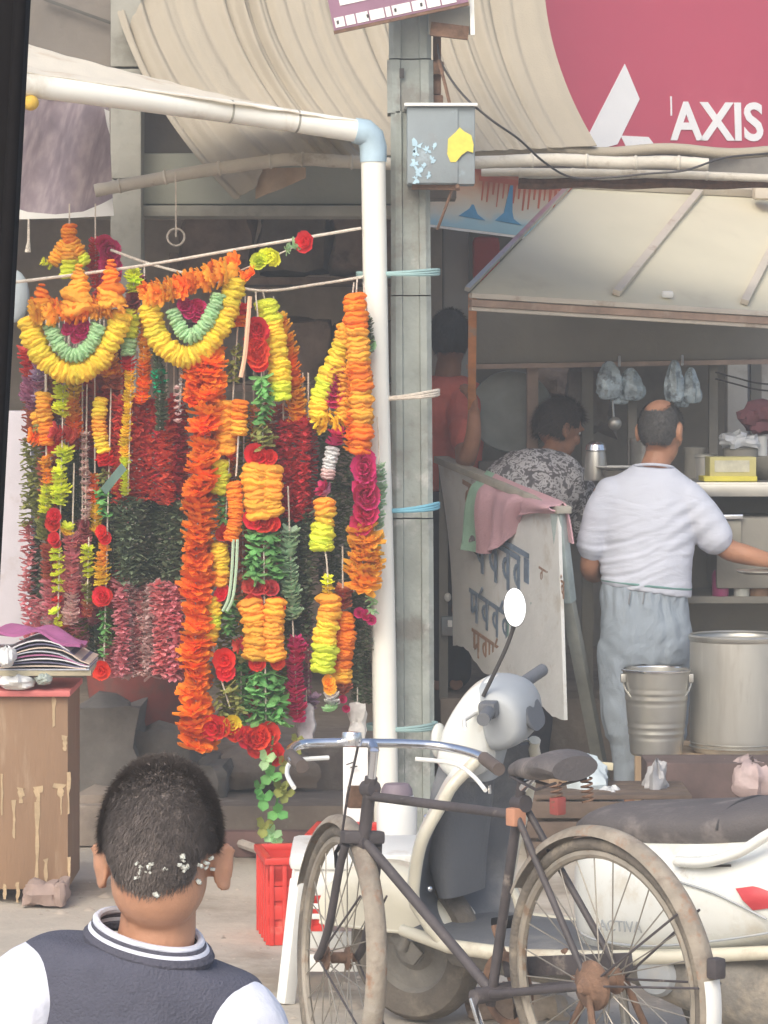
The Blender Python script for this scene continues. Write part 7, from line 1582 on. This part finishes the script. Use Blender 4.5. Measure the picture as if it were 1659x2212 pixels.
    t_ = MB(); t_.lathe([(0, -.02), (.055, -.02), (.06, 0), (.05, .015), (0, .018)], 24, Mz @ Matrix.Translation((-.9, .19, .26)) @ Matrix.Rotation(R(-90), 4, 'X')); part('fan_cover', t_, M_scgrey)
    for sy in (-1, 1): t_ = MB(); t_.tube([B(-.74, sy * .12, .26), B(-.80, sy * .17, .03)], .013, 8); part('stand_leg', t_, M_engine)
    t_ = MB(); t_.tube([B(-.62, .2, .30), B(-.70, .24, .18), B(-.66, .24, .10)], .011, 8); part('kick_lever', t_, M_rust)
    t_ = MB(); t_.box(B(-1.36, .235, .38), (.15, .006, .16), Matrix.Rotation(th, 3, 'Z') @ Matrix.Rotation(R(10), 3, 'Y'), .002); pl = part('guard_plate', t_, M_white)
    t_ = MB(); t_.lathe([(0, 0), (.008, 0), (.006, .005), (0, .006)], 10, Mz @ Matrix.Translation((-1.30, .24, .43)) @ Matrix.Rotation(R(-90), 4, 'X')); part('bolt', t_, M_rust, pl)
    # handlebar cowl turned to the right, headlamp shell white, dash grey
    sa = R(18); piv = V(-.20, 0, .80); axs = V(-.27, 0, 1).normalized()
    MS = Mz @ Matrix.Translation((-.055, 0, -.032)) @ Matrix.Translation((-.25, 0, .80)) @ Matrix.Scale(.92, 4) @ Matrix.Translation((.25, 0, -.80)) @ Matrix.Translation(piv) @ Matrix.Rotation(sa, 4, axs) @ Matrix.Translation(-piv); S3 = MS.to_3x3()
    def ring2(c, a, b): return (MS @ Vector(c), S3 @ Vector(a), S3 @ Vector(b))
    def wedge(poly, ys, c0):
        # side outline (x, z) swept across the width, narrowing at both ends
        pl = cr(poly + [poly[0]], 4)[:-1]; n_ = len(pl); cx_ = sum(p[0] for p in pl) / n_; cz_ = sum(p[1] for p in pl) / n_; vs2 = []; fs2 = []
        for y, k in ys:
            for (x, z) in pl: vs2.append(MS @ V(c0[0] + cx_ + (x - cx_) * k, y, c0[1] + cz_ + (z - cz_) * k))
        m_ = len(ys)
        for i in range(m_ - 1):
            for j in range(n_): fs2.append([i * n_ + j, i * n_ + (j + 1) % n_, (i + 1) * n_ + (j + 1) % n_, (i + 1) * n_ + j])
        fs2.append(list(range(n_))[::-1]); fs2.append([(m_ - 1) * n_ + j for j in range(n_)])
        w2 = MB(); w2.add(vs2, fs2); return w2
    ysw = [(-.135, .62), (-.128, .82), (-.105, .95), (-.05, 1.02), (0, 1.04), (.05, 1.02), (.105, .95), (.128, .82), (.135, .62)]
    part('headlamp_cowl', wedge([(.025, -.10), (.0, -.005), (-.055, .085), (-.105, .128), (-.155, .125), (-.16, .0), (-.15, -.10), (-.10, -.145), (-.02, -.15)], ysw, (-.09, .905)), M_scwhite, ang=50)
    dsh = part('dash_cowl', wedge([(-.125, .137), (-.18, .132), (-.235, .105), (-.262, .05), (-.255, -.02), (-.215, -.055), (-.155, -.06), (-.13, .0)], [(y * 1.03, k) for y, k in ysw], (-.09, .905)), M_scgrey, ang=50)
    t_ = MB(); t_.loft([ring2((-.315, 0, .965), (0, .085, 0), (.02, 0, .05)), ring2((-.356, 0, .935), (0, .082, 0), (.014, 0, .046)), ring2((-.362, 0, .930), (0, .066, 0), (.01, 0, .034))], 24, 3, True, 3.0); part('instrument_panel', t_, M_scdark, dsh)
    t_ = MB(); t_.loft([ring2((-.20, 0, .86), (0, .10, 0), (.07, 0, 0)), ring2((-.19, 0, .80), (0, .085, 0), (.06, 0, 0)), ring2((-.18, 0, .74), (0, .07, 0), (.05, 0, 0))], 20, 3, True, 2.6); part('neck_cover', t_, M_scgrey)
    t_ = MB(); t_.ell(MS @ V(-.05, 0, .85), .02, .05, .05, S3.normalized()); part('headlamp_lens', t_, mat('lamp_lens', (.65, .66, .62), .1, var=.02))
    for sy in (-1, 1):
        t_ = MB(); t_.tube([MS @ V(-.25, sy * .12, .97), MS @ V(-.27, sy * .2, .985), MS @ V(-.295, sy * .34, .995)], [.02, .018, .018], 12); part('grip', t_, M_scdark)
        t_ = MB(); t_.box(MS @ V(-.262, sy * .165, .985), (.05, .05, .045), S3.normalized(), .01); part('switch_box', t_, M_scdark)
        t_ = MB(); t_.tube([MS @ V(-.215, sy * .14, .97), MS @ V(-.20, sy * .22, .965), MS @ V(-.235, sy * .33, .965)], .006, 8); part('brake_lever', t_, M_white)
        if sy < 0: continue
        # mirror on a stalk
        m0 = MS @ V(-.24, sy * .14, 1.02); mc = P(1112, 1312, 9.45) if sy > 0 else MS @ V(-.28, -.30, 1.24)
        t_ = MB(); t_.tube(cr([tuple(m0), tuple(m0.lerp(mc, .5) + V(.015, 0, 0)), tuple(mc + V(0, .02, -.05))], 6), .006, 8); mr = part('mirror_stalk', t_, M_wire)
        nrm2 = (V(.05, -1, .32)).normalized(); Qm = nrm2.to_track_quat('Z', 'Y').to_matrix().to_4x4()
        t_ = MB(); t_.lathe([(0, -.02), (.6, -.016), (.95, -.006), (1.0, 0), (.96, .002)], 28, Matrix.Translation(mc) @ Qm @ Matrix.Diagonal((.031, .056, 1, 1))); part('mirror_shell', t_, M_wire, mr)
        t_ = MB(); t_.lathe([(0, .0018), (.96, .0015)], 28, Matrix.Translation(mc) @ Qm @ Matrix.Diagonal((.031, .056, 1, 1))); part('mirror_face', t_, M_mirror, mr)
scooter()

# ================================================================ CRATES, STOOL, CABINET
def crate(u, v, Y, w_, h_, d_, rz, label, m=M_red):
    root = thing('plastic_crate', V(P(u, 0, Y).x, Y, 0), label, 'crate'); Rz = Matrix.Rotation(R(rz), 3, 'Z'); c = V(P(u, 0, Y).x, Y, gz(P(u, 0, Y).x, Y))
    t = .008
    mb = MB(); mb.box(c + V(0, 0, .01), (w_, d_, .015), Rz); mb.build('base', m, root)
    for sx, sy, L in ((1, 0, d_), (-1, 0, d_), (0, 1, w_), (0, -1, w_)):
        mb = MB(); mb.box(c + Rz @ V(sx * (w_ / 2 - .006), sy * (d_ / 2 - .006), 0) + V(0, 0, h_ / 2 + .005), (.003 if sx else L - .02, .003 if sy else L - .02, h_ - .03), Rz); mb.build('wall', m, root)
        off = Rz @ V(sx * w_ / 2, sy * d_ / 2, 0)
        for k, (z0, hh) in enumerate(((.03, .06), (.105, .045), (.165, .045), (.225, .045), (h_ - .05, .10))):
            if z0 + hh / 2 > h_ and k < 4: continue
            mb = MB(); mb.box(c + off + V(0, 0, z0 if k < 4 else h_ - .04), (t if sx else L, t if sy else L, hh if k < 4 else .08), Rz, .002); mb.build('slat', m, root)
        for f in (-.46, -.23, 0, .23, .46):
            p = Rz @ V(sx * (w_ / 2 + .003) + (f * L if sy else 0), sy * (d_ / 2 + .003) + (f * L if sx else 0), 0); mb = MB(); mb.box(c + p + V(0, 0, h_ / 2), (.014, .014, h_), Rz, .002); mb.build('upright', m, root)
    mb = MB()
    for sx, sy, L in ((1, 0, d_), (-1, 0, d_), (0, 1, w_), (0, -1, w_)):
        mb.box(c + Rz @ V(sx * (w_ / 2 + .004), sy * (d_ / 2 + .004), 0) + V(0, 0, h_), (.024 if sx else L + .03, .024 if sy else L + .03, .022), Rz, .004)
    mb.build('rim', m, root); return root
crate(630, 0, 11.3, .18, .27, .32, 8, 'red plastic crate standing on the ground behind the white stool')
crate(775, 0, 11.9, .30, .26, .32, -6, 'smaller red plastic crate seen under the white stool')
def stool():
    x0, x1, y0, y1 = P(632, 0, 10.1).x, P(632, 0, 10.1).x + .40, 10.1, 10.5; zt = P(0, 1862, 10.1).z
    root = thing('plastic_stool', V((x0 + x1) / 2, 10.3, 0), 'white plastic stool with splayed legs behind the bicycle wheel', 'stool')
    mb = MB(); mb.box(((x0 + x1) / 2, 10.3, zt), (.42, .42, .05), bev=.02); mb.build('seat', M_wplastic, root)
    mb = MB(); mb.box(((x0 + x1) / 2, 10.3, zt - .06), (.39, .39, .08), bev=.01); mb.build('apron', M_wplastic, root)
    for sx in (0, 1):
        for sy in (0, 1):
            a = V(x0 + .02 + sx * .36, y0 + .02 + sy * .36, zt - .05); b = V(x0 - .02 + sx * .44, y0 - .02 + sy * .44, 0); b.z = gz(b.x, b.y)
            mb = MB(); mb.bar(a, b, .045, .04, .008); mb.build('leg', M_wplastic, root)
    for sy, z in ((y0 + .0, .12), (y1, .12)): mb = MB(); mb.box(((x0 + x1) / 2, sy, z), (.38, .02, .05), bev=.004); mb.build('stretcher', M_wplastic, root)
    for z in (zt - .13, zt - .16): mb = MB(); mb.box(((x0 + x1) / 2, y0 + .01, z), (.36, .015, .015), bev=.003); mb.build('rib', M_wplastic, root)
stool()
# white panel leaning at the pole foot, and the white canister with a dark lid
mb = MB(); a, b = P(741, 1640, 12.2), P(795, 1640, 12.2); zb_ = 0
mb.box(((a.x + b.x) / 2, 12.2, .27), (b.x - a.x, .04, .54), Matrix.Rotation(R(-4), 3, 'X'), .004); o = mb.build('leaning_board', M_white); tag(o, 'narrow white painted board leaning at the foot of the upright', 'board')
mb = MB(); mb.bar(P(748, 1652, 12.17), P(765, 1646, 12.17), .006, .004); mb.build('dark_mark', M_wire, o); mb = MB(); mb.bar(P(757, 1658, 12.17), P(772, 1655, 12.17), .006, .004); mb.build('dark_mark', M_wire, o)
cn = V(P(857, 0, 11.2).x, 11.2, 0)
can = thing('canister', cn, 'white plastic canister with a dark mauve cap behind the bicycle frame', 'canister')
zt = P(0, 1712, 11.2).z; mm_ = mat('mauve_plastic', (.19, .15, .18), .6, var=.15)
mb = MB(); mb.lathe([(0, .20), (.056, .20), (.062, .22), (.066, zt - .05), (.055, zt - .01), (0, zt)], 24, Matrix.Translation(cn)); mb.build('body', M_wplastic, can)
mb = MB(); mb.lathe([(0, zt + .03), (.04, zt + .028), (.05, zt + .012), (.052, zt - .008), (0, zt - .008)], 24, Matrix.Translation(cn)); mb.build('cap', mm_, can)
mb = MB(); mb.lathe([(0, 0), (.075, 0), (.07, .205), (0, .205)], 24, Matrix.Translation(cn)); mb.build('base_tin', mm_, can)
# plywood cabinet at the left with magazines on top
cx0, cx1 = -1.55, P(146, 0, 11.95).x; zt = P(0, 1498, 11.95).z
cab = thing('plywood_cabinet', V((cx0 + cx1) / 2, 12.2, 0), 'worn brown plywood cabinet with a red top and torn veneer', 'cabinet')
mb = MB(); mb.box(((cx0 + cx1) / 2, 12.2, zt / 2 + .02), (cx1 - cx0, .46, zt - .06), bev=.006); mb.build('carcass', M_ply, cab)
mb = MB(); mb.box(((cx0 + cx1) / 2, 12.19, zt), (cx1 - cx0 + .02, .50, .022), bev=.006); mb.build('top', M_redtop, cab)
for (u, v0, v1, w_) in ((116, 1505, 1570, 8), (45, 1700, 1735, 16), (30, 1730, 1810, 9), (82, 1700, 1730, 18), (80, 1730, 1925, 10), (130, 1695, 1722, 20), (132, 1720, 1760, 5), (148, 1670, 1760, 7), (149, 1850, 1930, 6), (99, 1855, 1905, 10), (140, 1590, 1620, 12), (4, 1670, 1760, 6), (10, 1910, 1945, 9), (38, 1905, 1950, 10)):
    rj = random.Random(int(u * 7 + v0)); n_ = 7; lf_ = []; rt_ = []
    for i in range(n_):
        k = i / (n_ - 1); ww = w_ * (.5 - .25 * k) * (1 + .45 * rj.uniform(-1, 1)); cc = u + w_ * .25 * nz((u, k * 3, v0), 1)
        lf_.append(P(cc - ww, v0 + (v1 - v0) * k + rj.uniform(-3, 3), 11.967)); rt_.append(P(cc + ww, v0 + (v1 - v0) * k + rj.uniform(-3, 3), 11.967))
    mb = MB(); mb.slab(lf_ + rt_[::-1], (0, 1, 0), .004); mb.build('torn_strip', M_plyraw, cab, smooth=False)
for u, w_ in ((90, 70), (135, 26)): mb = rough_box(P(u, 1925, 11.95) + V(0, -.03, 0), (px(w_, 11.95), .1, .075), u, .01); o = mb.build('brick', mat('grey_pink_brick', (.30, .22, .19), .9, var=.25)); tag(o, 'chipped %s brick lying at the cabinet foot' % ('long grey' if w_ > 50 else 'small reddish'), 'brick')
pile = thing('magazine_pile', V(P(90, 0, 11.9).x, 12.15, zt), 'pile of curled magazines and cloth on the plywood cabinet', 'magazines')
zm = P(0, 1448, 11.95).z; xr = P(192, 0, 11.95).x
mb = MB(); mb.box(((cx0 + xr) / 2, 12.15, zm - .01), (xr - cx0, .40, .02), Matrix.Rotation(R(2), 3, 'Z'), .003); mb.build('tray_board', mat('straw_board', (.42, .37, .26), .85, var=.2), pile)
mcs = [('sheet', (.42, .43, .48)), ('sheet', (.58, .46, .38)), ('sheet', (.12, .11, .18)), ('sheet', (.62, .60, .62)), ('sheet', (.40, .13, .26))]
for k in range(9):
    cc = mcs[k % 5][1]; m_ = mat('paper%d' % (k % 5), cc, .6, var=.15, scale=6)
    def fs(s, t, k=k):
        x = cx0 + (xr - cx0 - .01 * (k % 3)) * s; bulge = .045 * math.sin(min(1, max(0, (s - .45) / .5)) * math.pi) * (k / 8)
        return V(x, 11.95 + .38 * t + .006 * k, zm + .004 + k * .0065 + bulge - .03 * max(0, s - .86) / .14 * (k / 8))
    mb = MB(); mb.grid(fs, 18, 3, .004); mb.build('sheet', m_, pile, ang=60)
mb = MB(); mb.grid(lambda s, t: V(cx0 + .50 * s, 12.0 + .3 * t, zm + .085 + .045 * math.sin(s * 2.6) + .01 * math.sin(s * 20 + t * 5) - .10 * max(0, s - .7) * 1.1), 24, 8, .01); mb.build('folded_cloth', mat('magenta_cloth', (.36, .10, .25), .9, var=.2, scale=8, bump=.4), pile)
for u, v, w_, h_, lb in ((40, 1472, 75, 36, 'white plastic lump under the magazine pile'), (95, 1466, 40, 26, 'grey-green plastic lump under the magazine pile'), (15, 1420, 40, 44, 'white plastic knob in front of the magazine pile')):
    Yq = 11.98 if v > 1450 else 11.9; rag('plastic_lump', u, v, Yq, w_, h_, u, M_wplastic if u != 95 else mat('greygreen', (.36, .40, .36), .6, var=.2), lb, 'lump')
# stick and fallen leaf litter on the ground
mb = MB(); mb.tube(cr([tuple(P(u, v, Y)) for u, v, Y in ((488, 1816, 13.2), (520, 1822, 13.1), (555, 1834, 13.0), (585, 1845, 12.9))], 5), [.022, .02] + [.018] * 13 + [.014], 8) ; o = mb.build('stick', mat('pale_stick', (.5, .44, .38), .85, var=.25, scale=15)); tag(o, 'pale crooked stick lying along the stone step', 'stick')
mb = MB(); mb.bar(P(470, 1812, 13.2), P(478, 1880, 12.8), .07, .03, .004); o = mb.build('plank_offcut', mat('orange_brown_wood', (.48, .24, .14), .8, var=.2)); tag(o, 'orange-brown wood offcut leaning on the step behind the boy', 'wood')
mb = MB(); mb.box((P(560, 0, 13.1).x, 13.12, .05), (.55, .06, .10), bev=.01); o = mb.build('kerb_stone', mat('maroon_kerb', (.17, .10, .09), .9, var=.3)); tag(o, 'dark maroon kerb stone behind the red crate', 'kerb')
rr = random.Random(4); lm = rough_box((0, 0, 0), (1, .7, .3), 3, .1, 2).mesh('pebble', mat('litter_pale', (.55, .50, .43), .9, var=.2)); lm2 = rough_box((0, 0, 0), (1, .8, .5), 6, .1, 2).mesh('pebble', mat('litter_dark', (.20, .16, .13), .9, var=.2))
gv = MB()
for k in range(900):
    Yq = rr.uniform(7.5, 13.2); u = rr.uniform(-50, 1700); x = P(u, 0, Yq).x; s_ = rr.uniform(.003, .013) * (1 if rr.random() < .92 else 2.4); z = gz(x, Yq); a = rr.uniform(0, 6.28)
    n = 6; top = [V(x + s_ * math.cos(a + i * 1.047) * rr.uniform(.7, 1.1), Yq + s_ * math.sin(a + i * 1.047) * rr.uniform(.7, 1.1), z) for i in range(n)]
    gv.add(top + [V(x, Yq, z + s_ * .5)], [[i, (i + 1) % n, 6] for i in range(n)])
o = gv.build('gravel', mat('gravel_mix', (.40, .34, .28), .9, var=.5, scale=3), None); stuff(o); o['label'] = 'scattered grit and small litter on the dusty ground'; o['category'] = 'gravel'
# rubble and wrappers under the scooter
for k, (u, v, c_, lb) in enumerate(((1110, 2185, (.42, .30, .22), 'brown clod of rubble under the scooter footboard'), (1180, 2195, (.50, .42, .34), 'pale broken brick under the scooter engine'), (1060, 2195, (.33, .25, .2), 'dark clod of rubble beside the scooter wheel'))):
    Yq = CH * FD / (v - VH); x = P(u, 0, Yq).x; o = rough_box(V(x, Yq, .035), (.13, .12, .075), k + 20, .012).build('rubble', mat('rubble%d' % k, c_, .95, var=.3, scale=12, bump=.6)); tag(o, lb, 'rubble')

# ================================================================ dark post at the left, close to the camera
mb = MB(); Yp = 2.6
a, b = P(57, -20, Yp), P(-6, 1165, Yp); d = (b - a) / 1185
top = a - d * 260; bot = a + d * ((a.z) / (-d.z)) if d.z < 0 else b
w_ = .05
pst = thing('door_pillar', V(bot.x - w_ / 2, Yp, 0), 'black pillar with a rubber edge at the far left', 'pillar')
mb.slab([V(top.x, Yp, top.z), V(bot.x, Yp, 0), V(bot.x - w_, Yp, 0), V(top.x - w_, Yp, top.z)], (0, 1, 0), .035); mb.build('post', M_black, pst)
mb = MB(); mb.tube([V(top.x - .004, Yp - .002, top.z), V(bot.x - .004, Yp - .002, 0)], .005, 10); mb.build('rubber_edge', M_black, pst)

# ================================================================ haze volume added to lift the dark tones
me = bpy.data.meshes.new('haze'); bm = bmesh.new(); bmesh.ops.create_cube(bm, size=1.0)
for v in bm.verts: v.co = Vector((v.co.x * 58, v.co.y * 46 + 14, v.co.z * 7.6 + 2.6))
bm.to_mesh(me); bm.free()
hm = bpy.data.materials.new('shadow_lift_haze'); hm.use_nodes = True; hn = hm.node_tree; hn.nodes.clear()
pv = hn.nodes.new('ShaderNodeVolumePrincipled'); pv.inputs['Color'].default_value = (.91, .91, .88, 1); pv.inputs['Density'].default_value = .0125; pv.inputs['Anisotropy'].default_value = .3
ho = hn.nodes.new('ShaderNodeOutputMaterial'); hn.links.new(pv.outputs[0], ho.inputs['Volume'])
me.materials.append(hm); o = bpy.data.objects.new('haze', me); C.objects.link(o); stuff(o)
